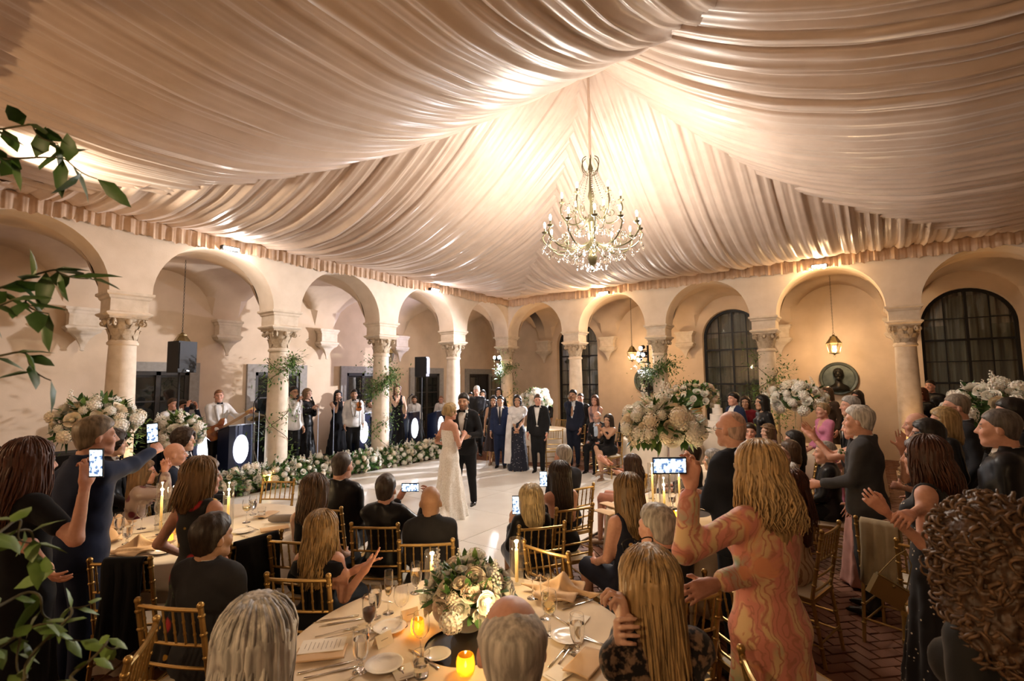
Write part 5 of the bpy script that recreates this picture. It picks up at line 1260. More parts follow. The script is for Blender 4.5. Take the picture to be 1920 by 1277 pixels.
def coils(pp, color, n, seed):
    """a mass of small coils over the whole head of curly hair"""
    rg = np.random.default_rng(seed); b = MB(); hs = pp['hs']
    for i in range(n):
        d = rg.normal(0, 1, 3); d /= np.linalg.norm(d)
        if d[1] > .55 and d[2] < .5: continue
        low = rg.random() < .35; c = V3(0, -.07, -.17) if low else V3(0, -.045, -.03); R3 = V3(.20, .13, .14) if low else V3(.185, .165, .205)
        p = c+d*R3*rg.uniform(.96, 1.06); t = np.linspace(0, 1, 16); ph = rg.uniform(0, 6.3); rr = rg.uniform(.010, .018); L = rg.uniform(.035, .075)
        dn = V3(0, 0, -1.)+rg.normal(0, .7, 3); dn -= d*(dn@d); dn /= np.linalg.norm(dn); w = np.cross(dn, d); a = t*2*PI*rg.uniform(1.2, 2.0)+ph
        b.tube(p+dn*(t*L)[:, None]+rr*(np.cos(a)[:, None]*d*.8+np.sin(a)[:, None]*w), .0062*(1-.45*t), 4)
    b.v = [tuple(pp['Rh']@(np.array(p)*hs)+pp['hc']) for p in b.v]; return b.build('hair_curls', hairmat(color), pp['root'], ang=None)

for r_, bd in BUSTS:      # the bust in each roundel: head, hair, beard and shoulders
    v, q, _ = head_mesh('m', 1, 0); npobj('bust_head', (v*1.02)@rotz(PI).T+V3(0, -.13, .10), q, bd, r_)
    v, q = hair_mesh('curly', 1, 3); npobj('bust_hair', (v*.98)@rotz(PI).T+V3(0, -.13, .105), q, bd, r_)
    pr = [('e', V3(0, -.10, -.26), V3(.23, .10, .13), None), ('c', V3(0, -.10, -.02), V3(0, -.10, -.2), .062, .10, .05), ('e', V3(0, -.215, -.0), V3(.05, .04, .06), None, .03)]
    lo, hi = bounds(pr, .03); v, q = nets(lambda P: np.maximum(np.maximum(field(P, pr, .04), -.30-P[:, 2]), P[:, 1]+.03), lo, hi, .014); npobj('bust_shoulders', v, q, bd, r_)
# ================================================================== the party: tables, flowers, band gear
def patmat(name, base, spots, rough=.7, warp=.0, scale=1.):
    m = bpy.data.materials.new(name); m.use_nodes = True; nt = m.node_tree; N = nt.nodes; L = nt.links; b = N['Principled BSDF']; b.inputs['Roughness'].default_value = rough; b.inputs['Specular IOR Level'].default_value = .25; b.inputs['Sheen Weight'].default_value = .15
    tc = N.new('ShaderNodeTexCoord'); v = tc.outputs['Object']
    if warp:
        n = N.new('ShaderNodeTexNoise'); n.inputs['Scale'].default_value = 5; n.inputs['Detail'].default_value = 2; L.new(v, n.inputs['Vector']); mx = N.new('ShaderNodeMix'); mx.data_type = 'VECTOR'; mx.inputs[0].default_value = warp; L.new(v, mx.inputs[4]); L.new(n.outputs['Color'], mx.inputs[5]); v = mx.outputs[1]
    cur = None
    for kind, col, sc, lo, hi in spots:
        if kind == 'v': t = N.new('ShaderNodeTexVoronoi'); t.inputs['Scale'].default_value = sc; o = t.outputs['Distance']
        elif kind == 'w': t = N.new('ShaderNodeTexWave'); t.inputs['Scale'].default_value = sc; t.inputs['Distortion'].default_value = 9; t.inputs['Detail'].default_value = 3; t.inputs['Detail Scale'].default_value = 1.2; o = t.outputs['Fac']
        else: t = N.new('ShaderNodeTexNoise'); t.inputs['Scale'].default_value = sc; t.inputs['Detail'].default_value = 4; o = t.outputs[0]
        L.new(v, t.inputs['Vector']); r = N.new('ShaderNodeMapRange'); r.inputs[1].default_value = lo; r.inputs[2].default_value = hi; L.new(o, r.inputs[0])
        mx = N.new('ShaderNodeMix'); mx.data_type = 'RGBA'; L.new(r.outputs[0], mx.inputs[0])
        if cur is None: mx.inputs[6].default_value = (*base, 1)
        else: L.new(cur, mx.inputs[6])
        mx.inputs[7].default_value = (*col, 1); cur = mx.outputs[2]
    L.new(cur, b.inputs['Base Color']); return m
T1, T2, T3, T4, T5, T6, T7, T8 = (7.83, -10.82), (4.7, -10.72), (8.03, -7.84), (2.35, -1.79), (5.79, -2.27), (8.75, -2.3), (11.06, -4.46), (7.88, -5.26)
table(*T1, .84, 'round dinner table with the low rose centrepiece', 'cream cloth on the table with the low rose centrepiece', LINEN, 1)
table(*T2, .87, 'round dinner table beside the man in navy filming', 'ivory cloth on the table by the man in navy filming', LINENW, 2)
table(*T3, .78, 'round dinner table under the tall clear-stemmed centrepiece', 'ivory cloth on the table with the tall clear-stemmed centrepiece', LINEN, 3)
table(*T4, .76, 'small round table behind the man in a tuxedo by the dance floor', 'white cloth on the table behind the man in a tuxedo', LINENW, 4)
table(*T5, .80, 'round table beside the seated woman with crossed legs', 'white cloth on the table beside the woman with crossed legs', LINENW, 5)
table(*T6, .80, 'round table below the bronze bust', 'cream cloth on the table below the bronze bust', LINEN, 6)
table(*T7, .80, 'round table by the large dark window', 'cream cloth on the table by the large dark window', LINEN, 7)
table(*T8, .50, 'round table behind the standing man with glasses', 'cream cloth on the table behind the standing man with glasses', LINEN, 8)
# ---------------- free chairs
def chair_px(px, py, face, label, px2=None):
    P = atz(px, py, .92)
    if px2 is not None:
        Q = atz(*px2, .92); m = (P+Q)/2; d = Q-P; yaw = math.atan2(d[1], d[0]); c = m+rotz(yaw)@V3(0, .275, 0)
    else:
        yaw = math.atan2(-(face[0]-P[0]), face[1]-P[1]); c = P+rotz(yaw)@V3(0, .275, 0)
    o = chair(c[0], c[1], yaw, label, 'empty gold chairs'); x, y, yaw, _ = CINFO[label]; return o, V3(x, y, 0), yaw
def shawl(c, yaw, label, mat, w=.26, drop=.5, off=0., n=14):
    """cloth hung over a chair back"""
    prof = [(-.32, .90-drop), (-.30, .70), (-.298, .90), (-.285, .925), (-.268, .93), (-.25, .92), (-.235, .88), (-.215, .70)]
    v = []
    for i in range(n):
        x = off+(i/(n-1)-.5)*w
        for k, (y, z) in enumerate(prof): v.append((x*(1+.25*max(0, .8-z)), y-.012*math.sin(i*1.7+z*6)*(z < .88), z-.03*math.sin(i*.9)*(k == 0)))
    m = len(prof); o = npobj('shawl', v, [(i*m+k, i*m+k+1, (i+1)*m+k+1, (i+1)*m+k) for i in range(n-1) for k in range(m-1)], mat)
    md = o.modifiers.new('t', 'SOLIDIFY'); md.thickness = .008; o.location = (c[0], c[1], 0); o.rotation_euler = (0, 0, yaw); return tag(o, label, 'shawl', 'shawls over chair backs')
BLK = cloth((.008, .008, .010), .9)
_, c, y = chair_px(163, 1052, None, 'gold chair with a black shawl over its back at the left table', (266, 1049)); shawl(c, y, 'black shawl hung over the gold chair at the left table', BLK, .24, .52, .03)
_, c, y = chair_px(473, 1028, None, 'empty gold chair with a dark wrap behind the wavy blonde woman', (566, 1001)); shawl(c, y, 'dark wrap hung low over the chair behind the wavy blonde woman', BLK, .30, .38, 0.)
chair_px(1052, 1010, None, 'empty gold chair beside the blonde woman with a bob', (1131, 1030))
_, c, y = chair_px(1103, 986, None, 'gold chair with a black jacket beside the grey-haired man in a tuxedo', (1175, 1000)); shawl(c, y, 'black jacket over the chair beside the grey-haired man in a tuxedo', BLK, .30, .5)
chair_px(502, 908, T2, 'empty gold chair between the left table and the dance floor')
chair_px(243, 1236, None, 'empty gold chair beside the man in a charcoal suit', (291, 1166))
chair_px(1396, 1226, None, 'gold chair behind the woman in the pink caftan', (1440, 1300))
chair_px(1325, 1088, None, 'dark gold chair under the hand of the woman in the pink caftan', (1368, 1112))
chair_px(1800, 903, T7, 'gold chair at the table by the dark window')
_, c, y = chair_px(1636, 978, None, 'gold chair draped in beige cloth under the hands of the woman in polka dots', (1700, 990)); shawl(c, y, 'beige cloth hung over the chair before the woman in polka dots', cloth((.40, .33, .22), .9), .24, .42, -.03)
chair_px(1735, 1023, (10.2, -6.2), 'gold chair behind the woman in polka dots')
q = atd(1664, 1110, 2.75); hb = empty('handbag', q, YAW-.5, label='small gold box handbag hanging beside the chair with beige cloth', cat='bag'); o = MB().box((0, 0, 0), (.20, .035, .11)).build('bag_body', M('gold_leather', (.30, .20, .08), .3, .7), hb, smooth=False); MB().rod((-.10, 0, .06), (.10, 0, .06), .010).build('frame', BRASS, hb); MB().ball((0, -.02, .045), .010, 8, 5).build('clasp', BRASS, hb); MB().tube([(-.09, 0, .06), (-.05, 0, .20), (.0, .02, .26), (.05, 0, .20), (.09, 0, .06)], .003, 5).build('strap', BRASS, hb); hb.rotation_euler = (0, .55, YAW)
for px, py, f, lab in ((915, 797, (3.0, -1.2), 'pale gold chair held by the woman in sleeveless black'), (957, 801, (2.6, -1.6), 'pale gold chair in front of the man in a navy suit by the corner'), (1040, 806, T4, 'pale gold chair beside the man in a tuxedo by the dance floor'), (1052, 786, T4, 'pale gold chair behind the small round table'), (1085, 798, (2.6, -1.4), 'pale gold chair behind the man drinking')):
    P = atz(px, py, .92); yaw = math.atan2(-(f[0]-P[0]), f[1]-P[1]); q = P+rotz(yaw)@V3(0, .275, 0); chair(q[0], q[1], yaw, lab, 'empty gold chairs')
# ---------------- T1: place settings
tz = lambda px, py: atz(px, py, .7475)[:2]
G = 'glasses on the tables'
for kind, px, py, lab in (('cola_glass', 692, 1184, 'goblet of dark cola and ice near the wavy blonde woman'), ('goblet', 703, 1158, 'empty-looking water goblet behind the cola goblet'), ('flute', 728, 1150, 'champagne flute behind the bread plate'), ('wine_glass', 752, 1174, 'empty wine glass beside the champagne flute'),
        ('goblet', 676, 1258, 'water goblet beside the printed menu'), ('wine_glass', 789, 1238, 'large wine glass in front of the rose centrepiece'), ('coupe', 999, 1122, 'tall empty coupe beside the crumpled napkin'), ('flute', 1022, 1160, 'champagne flute beside the half-full wine glass'), ('wine_full', 1031, 1190, 'half-full white wine glass behind the balding man'), ('goblet', 1083, 1226, 'iced water goblet beside the round bread plate'), ('tumbler', 790, 1268, 'short water tumbler at the near table edge'), ('goblet', 780, 1112, 'water goblet half hidden behind the left candle')):
    x, y = tz(px, py); put(kind, 'cola_goblet' if kind == 'cola_glass' else {'goblet': 'water_goblet', 'flute': 'champagne_flute', 'coupe': 'coupe_glass', 'tumbler': 'tumbler'}.get(kind, 'wine_glass'), x, y, lab, 'glass', G)
for px, py, lab in ((720, 1250, 'white bread plate beside the place cards'), (731, 1180, 'white bread plate behind the folded place card'), (1064, 1197, 'white bread plate beside the iced water goblet'), (820, 1230, 'small white dish under the rose centrepiece')):
    x, y = tz(px, py); put('plate', 'bread_plate', x, y, lab, 'plate', 'bread plates', sc=1.0 if px != 820 else .75)
for px, py, lab in ((783, 1186, 'glowing amber votive behind the large wine glass'), (873, 1262, 'glowing amber ribbed votive beside the balding man')):
    x, y = tz(px, py); put('votive', 'votive_candle', x, y, lab, 'candle', 'amber votives', sc=1. if px == 783 else 1.15)
    lamp('votive_light', 'POINT', (x, y, .785), 1.0, (1, .72, .32), .006)
for px, py, lab in ((810, 1032, 'lit taper candle in a glass cylinder to the left of the roses'), (968, 1009, 'lit taper candle in a glass cylinder to the right of the roses'), (915, 1122, 'short lit candle in a glass cylinder in front of the roses')):
    q = atz(px, py, 1.02); put('hurricane', 'hurricane_candle', q[0], q[1], lab, 'candle', 'candles in glass cylinders'); lamp('candle_light', 'POINT', (q[0], q[1], 1.0), 2.6, (1, .68, .34), .015)
q = atz(877, 1106, .93)
b_ = bouquet('flower_centrepiece', 'low centrepiece of cream and blush roses on the near table', 'table centrepieces', (q[0], q[1], .90), (.20, .20, .15), 46, .98, 260, 3, ('rose', 'rose', 'blush', 'rose', 'hyd'), -.25, 3, leafL=.075)
MB().lathe([(0, -.15), (.07, -.15), (.075, -.145), (.05, -.12), (.08, -.09), (.12, -.04), (.125, -.01), (.11, -.01), (.07, -.08), (0, -.09)], 24).build('bowl', M('clear_bowl', (.9, .88, .8), .1, trans=.6, ior=1.4), b_)
for kind, px, py, a, lab in (('knife', 640, 1160, 1.9, 'knife lying by the elbow of the wavy blonde woman'), ('knife', 652, 1166, 1.95, 'second knife lying by the elbow of the wavy blonde woman'), ('fork', 615, 1190, -1.1, 'fork at the table edge by the white-haired woman'), ('fork', 632, 1194, -1.15, 'second fork at the table edge by the white-haired woman'), ('spoon', 697, 1200, -.4, 'spoon leaning by the water goblet'), ('knife', 600, 1255, -1.15, 'knife below the printed menu'), ('knife', 612, 1264, -1.15, 'second knife below the printed menu'), ('fork', 660, 1274, -.6, 'fork at the near edge by the menu'), ('spoon', 764, 1280, .5, 'spoon at the near edge by the bread plate'), ('fork', 720, 1128, 1.3, 'fork behind the champagne flute'), ('knife', 742, 1160, -.9, 'knife beside the champagne flute stem'),
        ('fork', 1062, 1126, -1.0, 'fork at the far edge of the near table by the empty chair'), ('fork', 1072, 1130, -1.0, 'second fork at the far edge by the empty chair'), ('knife', 1078, 1136, -1.0, 'knife at the far edge by the empty chair'), ('spoon', 1054, 1166, .6, 'spoon on the right-hand card'), ('fork', 1040, 1240, -.55, 'fork beside the balding man'), ('fork', 1054, 1238, -.5, 'second fork beside the balding man'), ('knife', 1112, 1204, 1.0, 'knife by the sleeve of the long-haired blonde woman'), ('knife', 1110, 1234, 1.2, 'knife on the napkin by the long-haired blonde woman'), ('fork', 1122, 1206, .9, 'fork by the sleeve of the long-haired blonde woman'), ('knife', 800, 1240, .8, 'knife across the small white dish')):
    x, y = tz(px, py); cutlery(kind, x, y, a+.63, lab)
for px, py, a, lab, tn in ((605, 1222, 1.75, 'printed menu card lying on a folded napkin', 0), (718, 1208, .9, 'folded white place card beside the bread plate', 1), (768, 1160, .6, 'folded white place card behind the wine glass', 1), (757, 1262, .5, 'flat printed card at the near table edge', 2), (1085, 1163, -.5, 'white card under the spoon', 2), (1045, 1266, -.8, 'white card beside the shoulder of the balding man', 2)):
    x, y = tz(px, py); card(x, y, a+.63, lab, tent=tn == 1, lines=9 if tn == 0 else 2, w=.12 if tn == 0 else .09, d=.20 if tn == 0 else .11, z=.772 if tn == 0 else .7485)
for px, py, a, lab, k in ((602, 1232, 1.75, 'folded tan napkin under the printed menu', 'fold'), (1100, 1250, -.6, 'folded tan napkin beside the long-haired blonde woman', 'fold'), (1050, 1116, .4, 'crumpled tan napkin behind the coupe glass', 'c')):
    x, y = tz(px, py); napkin(x, y, a+.63, lab, k)
# ---------------- T2
for kind, px, py, lab in (('goblet', 222, 1002, 'water glass on the left table near the crumpled napkins'), ('wine_glass', 265, 992, 'tall wine glass on the left table behind the water glass'), ('goblet', 238, 1020, 'second water glass beside the crumpled napkins'), ('wine_glass', 297, 984, 'second wine glass near the candle cylinders'), ('wine_full', 462, 980, 'wine glass beside the woman in the floral dress'), ('tumbler', 490, 972, 'tumbler by the grey clutch bag'), ('goblet', 474, 965, 'water goblet at the far side of the left table'), ('coupe', 300, 1002, 'coupe glass with wine on the left table')):
    x, y = tz(px, py); put(kind, {'goblet': 'water_goblet', 'tumbler': 'tumbler', 'coupe': 'coupe_glass'}.get(kind, 'wine_glass'), x, y, lab, 'glass', G)
for px, py, lab in ((305, 905, 'tall lit candle in a glass cylinder by the smiling woman'), (340, 926, 'lit candle in a glass cylinder on the left table'), (430, 905, 'lit candle in a cylinder behind the woman in the floral dress'), (327, 912, 'lit candle cylinder between two others on the left table')):
    q = atz(px, py, 1.15); put('taper', 'hurricane_candle', q[0], q[1], lab, 'candle', 'candles in glass cylinders'); lamp('candle_light', 'POINT', (q[0], q[1], 1.1), 1.8, (1, .68, .34), .015)
for px, py, lab in ((330, 1000, 'low amber votive on the left table'), (318, 1014, 'second low votive on the left table')):
    x, y = tz(px, py); put('votive', 'votive_candle', x, y, lab, 'candle', 'amber votives', sc=.8); lamp('votive_light', 'POINT', (x, y, .778), .8, (1, .72, .32), .005)
for px, py, a, lab, k in ((185, 1018, .3, 'large crumpled napkin at the left table edge', 'c'), (208, 992, 1.2, 'second crumpled napkin at the left table edge', 'c'), (258, 1034, 2.0, 'crumpled napkin beside the black shawl chair', 'c'), (515, 995, -.4, 'folded napkin on the menu by the clutch bag', 'fold'), (500, 968, .5, 'folded napkin behind the clutch bag', 'fold')):
    x, y = tz(px, py); napkin(x, y, a, lab, k)
for kind, px, py, a, lab in (('knife', 200, 1042, -1.2, 'knife on the left table edge behind the black shawl'), ('fork', 262, 1012, -.8, 'fork near the coupe on the left table'), ('knife', 250, 1002, -.9, 'knife near the coupe on the left table'), ('spoon', 305, 1022, .4, 'spoon on the left table near the card'), ('fork', 478, 992, 1.0, 'fork by the clutch bag'), ('knife', 330, 1034, .5, 'knife by the woman in the floral dress'), ('spoon', 150, 1018, 1.4, 'spoon at the left table edge'), ('knife', 470, 1010, 1.1, 'knife near the floral dress on the left table')):
    x, y = tz(px, py); cutlery(kind, x, y, a+.6, lab)
for px, py, lab in ((322, 1006, 'white card lying on the left table'), (520, 1000, 'menu card under the folded napkin by the clutch bag')):
    x, y = tz(px, py); card(x, y, .9, lab, lines=4)
for px, py, lab in ((306, 1036, 'white plate on the left table beside the napkins'), (455, 998, 'white plate near the clutch bag')):
    x, y = tz(px, py); put('plate', 'bread_plate', x, y, lab, 'plate', 'bread plates')
x, y = tz(530, 980); b = MB(); b.lathe([(0, -.125), (.02, -.12), (.034, -.09), (.037, 0), (.034, .09), (.02, .12), (0, .125)], 14); o = b.build('clutch_bag', M('grey_felt', (.22, .19, .18), .9, bump=(120, .3, .003)), label='soft grey clutch bag on the left table', cat='bag'); o.rotation_euler = (0, PI/2, .75); o.location = (x, y, .785); o.scale = (.95, 1, 1)
bouquet('flower_centrepiece', 'low white flowers among the candles on the left table', 'table centrepieces', (T2[0]-.12, T2[1]+.0, .84), (.15, .15, .10), 20, .9, 90, 14, ('rose', 'hyd'), -.1)
# ---------------- T3
for kind, px, py, lab in (('wine_glass', 1158, 944, 'empty wine glass by the folded napkin on the middle table'), ('goblet', 1192, 935, 'water goblet beside the woman with light brown hair'), ('wine_glass', 1222, 935, 'wine glass in front of the pink-dressed woman'), ('goblet', 1262, 952, 'water goblet by the votive on the middle table'), ('wine_glass', 1285, 940, 'wine glass by the candle cylinders on the middle table')):
    x, y = tz(px, py); put(kind, 'water_goblet' if kind == 'goblet' else 'wine_glass', x, y, lab, 'glass', G)
for px, py, lab in ((1222, 868, 'tall candle cylinder left of the clear flower stand'), (1244, 896, 'tall candle cylinder in front of the clear flower stand'), (1272, 872, 'tall candle cylinder right of the clear flower stand')):
    q = atz(px, py, 1.15); put('taper', 'hurricane_candle', q[0], q[1], lab, 'candle', 'candles in glass cylinders'); lamp('candle_light', 'POINT', (q[0], q[1], 1.1), 1.8, (1, .68, .34), .015)
for px, py, lab in ((1268, 972, 'glowing votive at the near edge of the middle table'), (1285, 955, 'second votive on the middle table')):
    x, y = tz(px, py); put('votive', 'votive_candle', x, y, lab, 'candle', 'amber votives'); lamp('votive_light', 'POINT', (x, y, .785), 1.0, (1, .72, .32), .006)
for px, py, a, lab in ((1146, 950, 1.2, 'folded tan napkin at the edge of the middle table'), (1136, 964, 1.2, 'second tan napkin at the edge of the middle table')):
    x, y = tz(px, py); napkin(x, y, a, lab)
for px, py, a, kind, lab in ((1120, 956, 2.0, 'knife', 'knife beside the napkin on the middle table'), (1130, 962, 2.0, 'fork', 'fork beside the napkin on the middle table'), (1270, 1000, .6, 'spoon', 'spoon near the grey-haired man on the middle table'), (1275, 1010, .8, 'fork', 'fork near the grey-haired man on the middle table')):
    x, y = tz(px, py); cutlery(kind, x, y, a, lab)
# ---------------- tall arrangements
def tallstand(r, zc, base_z, rad=.055):
    b = MB(); h = zc-base_z
    b.lathe([(.10, -h), (.10, -h+.01), (rad, -h+.012), (rad, -.05), (rad+.02, .02), (rad+.015, .02), (rad-.004, -.05), (rad-.004, -h+.02), (0, -h+.02)], 20); b.build('glass_stand', GLASS, r)
c3 = atd(1242, 800, pix(T3[0], T3[1], 1.5)[2])
b_ = bouquet('tall_centrepiece', 'tall white rose and hydrangea centrepiece on clear glass beside the filming woman', 'tall flower centrepieces', (c3[0], c3[1], c3[2]), (.33, .33, .24), 78, 1.45, 420, 21, ('hyd', 'rose', 'rose', 'hyd'), -.5, 3, leafL=.12); tallstand(b_, c3[2], .748)
q = atd(1495, 752, pix(T6[0], T6[1], 1.5)[2]); b_ = bouquet('tall_centrepiece', 'tall white hydrangea centrepiece below the bronze bust', 'tall flower centrepieces', q, (.45, .45, .30), 66, 1.7, 240, 22, ('hyd', 'hyd', 'rose'), -.4, 2, leafL=.12); tallstand(b_, q[2], .748)
q = atd(1868, 775, pix(T7[0], T7[1], 1.5)[2]); b_ = bouquet('tall_centrepiece', 'tall white flower centrepiece by the large dark window', 'tall flower centrepieces', q, (.42, .42, .30), 60, 1.7, 240, 23, ('hyd', 'hyd', 'rose'), -.4, 4, leafL=.12); tallstand(b_, q[2], .748)
q = atd(1005, 752, pix(T4[0], T4[1], 1.5)[2]); b_ = bouquet('tall_centrepiece', 'tall white hydrangea centrepiece behind the man in a tuxedo', 'tall flower centrepieces', q, (.36, .36, .30), 46, 1.7, 150, 24, ('hyd', 'hyd', 'rose'), -.4, leafL=.12); tallstand(b_, q[2], .748)
q = atd(180, 795, 6.3); b_ = bouquet('flower_pedestal', 'tall white rose arrangement beside the nearest band side column', 'tall flower centrepieces', q, (.40, .40, .32), 62, 1.55, 300, 25, ('hyd', 'rose', 'rose'), -.5, 2, leafL=.14); tallstand(b_, q[2], 0., .08)
q = atd(336, 814, 7.1); b_ = bouquet('flower_pedestal', 'white flower arrangement on a stand behind the curly-haired man', 'tall flower centrepieces', q, (.30, .30, .25), 40, 1.4, 260, 26, ('hyd', 'rose'), -.4, 3, leafL=.13); tallstand(b_, q[2], 0., .08)
# urn on a pedestal with cream roses
q = atd(1299, 748, 11.2); b_ = bouquet('urn_arrangement', 'cream roses in a gold urn on a pedestal by the arched window', 'tall flower centrepieces', q, (.55, .55, .36), 64, 1.5, 280, 27, ('rose', 'blush', 'rose'), -.35, 0, leafL=.13)
b = MB(); b.lathe([(.12, -.95), (.12, -.92), (.05, -.88), (.04, -.78), (.10, -.66), (.17, -.52), (.20, -.40), (.17, -.36), (.22, -.32), (.20, -.32), (0, -.4)], 20, (0, 0, .12)); b.build('urn', M('gilt_urn', (.62, .46, .24), .5, .3), b_)
MB().box((0, 0, -.83-(q[2]-.83)/2), (.34, .34, q[2]-.83)).build('pedestal', M('terracotta_pedestal', (.42, .20, .10), .8), b_, smooth=False)
# wedding cake on its table
q = atd(1346, 792, 10.6); r = empty('wedding_cake', (q[0], q[1], .95), label='white tiered wedding cake by the man in navy', cat='cake'); ICE = M('white_icing', (.84, .80, .74), .6)
for k, (rr, z0, z1) in enumerate(((.22, 0, .15), (.16, .15, .29), (.105, .29, .42), (.06, .42, .50))): MB().lathe([(0, z0), (rr, z0), (rr+.004, z0+.01), (rr, z0+.02), (rr, z1-.01), (rr-.01, z1), (0, z1)], 28).build('tier', ICE, r)
t = empty('cake_table', (q[0], q[1], 0), label='small cloth-covered table under the wedding cake', cat='table'); MB().lathe([(.42, 0), (.38, .5), (.36, .93), (.35, .948), (0, .95)], 32).build('cloth', LINENW, t)
# ---------------- flowers along the front of the band
FLROW = 'white flower row in front of the band'
for i, y in enumerate(np.linspace(-8.9, -2.9, 15)):
    x = .16+.05*math.sin(i*2.1); bouquet('floor_flowers', 'low clump of white roses and hydrangeas in the row before the band', FLROW, (x, y, .20), (.27, .29, .25), 30, 1.30, 260, 100+i, ('hyd', 'rose', 'hyd', 'rose'), -.55, 5, leafL=.11)
# ---------------- vines
vine('leafy vine on the second band side column from the speaker', (0, -3*S), .3, 2.5, .19, 31, 1000, .12, .080, 2.4, bulge=(.96, .05))
vine('leafy vine on the column beside the woman singer', (0, -2*S), .3, 2.55, .19, 32, 1700, .13, .080, 2.4, bulge=(.78, .10))
vine('thin leafy vine on the corner column', (0, 0), 1.1, 2.5, .19, 33, 700, .11, .085, 1.5, bulge=(.85, .15))
vine('leafy vine on the column by the dark lighting stand', (2*S, 0), .9, 2.45, .19, 34, 1500, .20, .085, 2.0, mats=(LEAF, LEAF2), bulge=(.85, .1))
vine('leafy vine on the column before the middle arched window', (3*S, 0), .6, 2.6, .19, 35, 1100, .17, .085, 2.2, mats=(LEAF, LEAF2))
vine('thin vine at the foot of the nearest band side column', (0, -4*S), .3, 1.5, .19, 36, 300, .16, .085, 1.2)
# ---------------- near vine hanging into view from the column beside the camera
NL = empty('near_vine', (7.2, -12.45, 0), label='out-of-focus leafy vine trailing beside the near tables', cat='vine')
rgn = np.random.default_rng(77)
def strand(pts, nl, L, mat, seed):
    rg = np.random.default_rng(seed); P = np.array(pts)-V3(7.2, -12.45, 0); t = np.linspace(0, 1, 24); u = np.linspace(0, 1, len(P)); C = np.stack([np.interp(t, u, P[:, k]) for k in range(3)], 1); C = C+np.stack([.012*np.sin(t*14+seed), .012*np.cos(t*11), .012*np.sin(t*9+2)], 1)
    MB().tube(C, np.linspace(.004, .0015, 24), 5).build('stem', STEM, NL)
    for k in range(nl):
        i = int(23*(.15+.85*k/max(1, nl-1))); d = np.gradient(C, axis=0)[min(i, 23)]; d /= np.linalg.norm(d)
        b = MB(); dd = d*.5+rg.normal(0, .7, 3); dd[2] -= .3; leaf_geo(b, C[i], dd, V3(0, 0, 1)+rg.normal(0, .4, 3), L*rg.uniform(.7, 1.25), L*.24, .35); b.build('leaf', mat, NL)
for k, (a, bq, nl, L) in enumerate((((-60, 300, 1.25), (185, 325, 1.3), 13, .088), ((-80, 250, 1.2), (110, 260, 1.28), 9, .08), ((-60, 560, 1.2), (165, 515, 1.3), 15, .088), ((-60, 590, 1.15), (90, 580, 1.2), 11, .085), ((-60, 660, 1.2), (95, 705, 1.3), 9, .08), ((-60, 980, 1.0), (105, 1060, 1.15), 10, .07), ((-40, 1010, .95), (60, 1010, 1.1), 8, .065), ((-60, 1130, .95), (120, 1160, 1.1), 9, .06), ((-60, 1230, .9), (150, 1190, 1.1), 11, .055), ((20, 1300, .95), (170, 1120, 1.15), 10, .05), ((120, 1300, .95), (225, 1200, 1.1), 9, .045), ((-40, 1180, .95), (60, 1270, 1.05), 8, .06))):
    A = atd(*a); B = atd(*bq); m = (A+B)/2+V3(0, 0, .03); strand([A, m, B], nl, L, (LEAF if k < 5 else LEAF2), 60+k)
# ---------------- band riser and gear
FZ = .12
MB().box((-1.33, -5.2, FZ/2), (2.06, 8.4, FZ)).build('stage_riser', M('black_carpet', (.015, .015, .018), .95), smooth=False, label='low black carpeted riser under the band', cat='platform')
yl = lambda px, py, X: atx(px, py, X)
q = yl(352, 668, -.40); speaker(q[0], q[1], 2.21, -PI/2+.35, 'black loudspeaker on a tall stand beside the bass player', 'black tripod stand of the speaker beside the bass player')
q = yl(802, 685, -.42); speaker(q[0], q[1], 2.15, -PI/2+.55, 'black loudspeaker on a tall stand beside the woman singer', 'black tripod stand of the speaker beside the woman singer', .54, .34, .34)
def desk(px, py, lab, marks=False, yaw=-PI/2+.25, X=-.55):
    q = atx(px, py, X); bandfront(q[0], q[1], yaw, lab, h=float(q[2])-FZ, marks=marks, z=FZ)
desk(452, 796, 'navy band desk with a lit white oval in front of the bass player', True, X=-.58)
desk(385, 803, 'navy band desk half hidden behind the photographer', X=-1.7)
desk(682, 775, 'navy band desk with a lit oval behind the man at the microphone', X=-1.12)
desk(722, 775, 'navy band desk with a lit oval behind the leafy column', X=-1.12)
desk(777, 772, 'navy band desk with a lit oval in front of the seated bearded musician', X=-.98)
desk(826, 770, 'navy band desk with a lit oval in front of the musician with glasses', X=-.98)
for px, w, lab in ((611, .36, 'clear acrylic screen between the singers'), (500, .30, 'clear acrylic screen in front of the drum kit')):
    q = yl(px, 800, -.42); r = empty('acrylic_screen', (q[0], q[1], FZ), -.15, label=lab, cat='screen', group='clear drum screens'); MB().box((0, 0, .66), (.012, w, 1.30)).build('panel', ACRYL, r, smooth=False)
    for s in (-1, 1): MB().box((.002, s*w/2, .66), (.014, .008, 1.32)).build('edge_strip', EDGE, r, smooth=False)
q = yl(674, 780, -.44); micstand(q[0], q[1], 1.48, 'black microphone stand in front of the man in a white jacket', yaw=PI/2)
q = yl(475, 790, -.42); micstand(q[0], q[1], 1.54, 'black microphone stand beside the bass neck', yaw=PI/2); q = yl(764, 790, -.44); micstand(q[0], q[1], 1.48, 'black microphone stand beside the woman singer', yaw=PI/2)
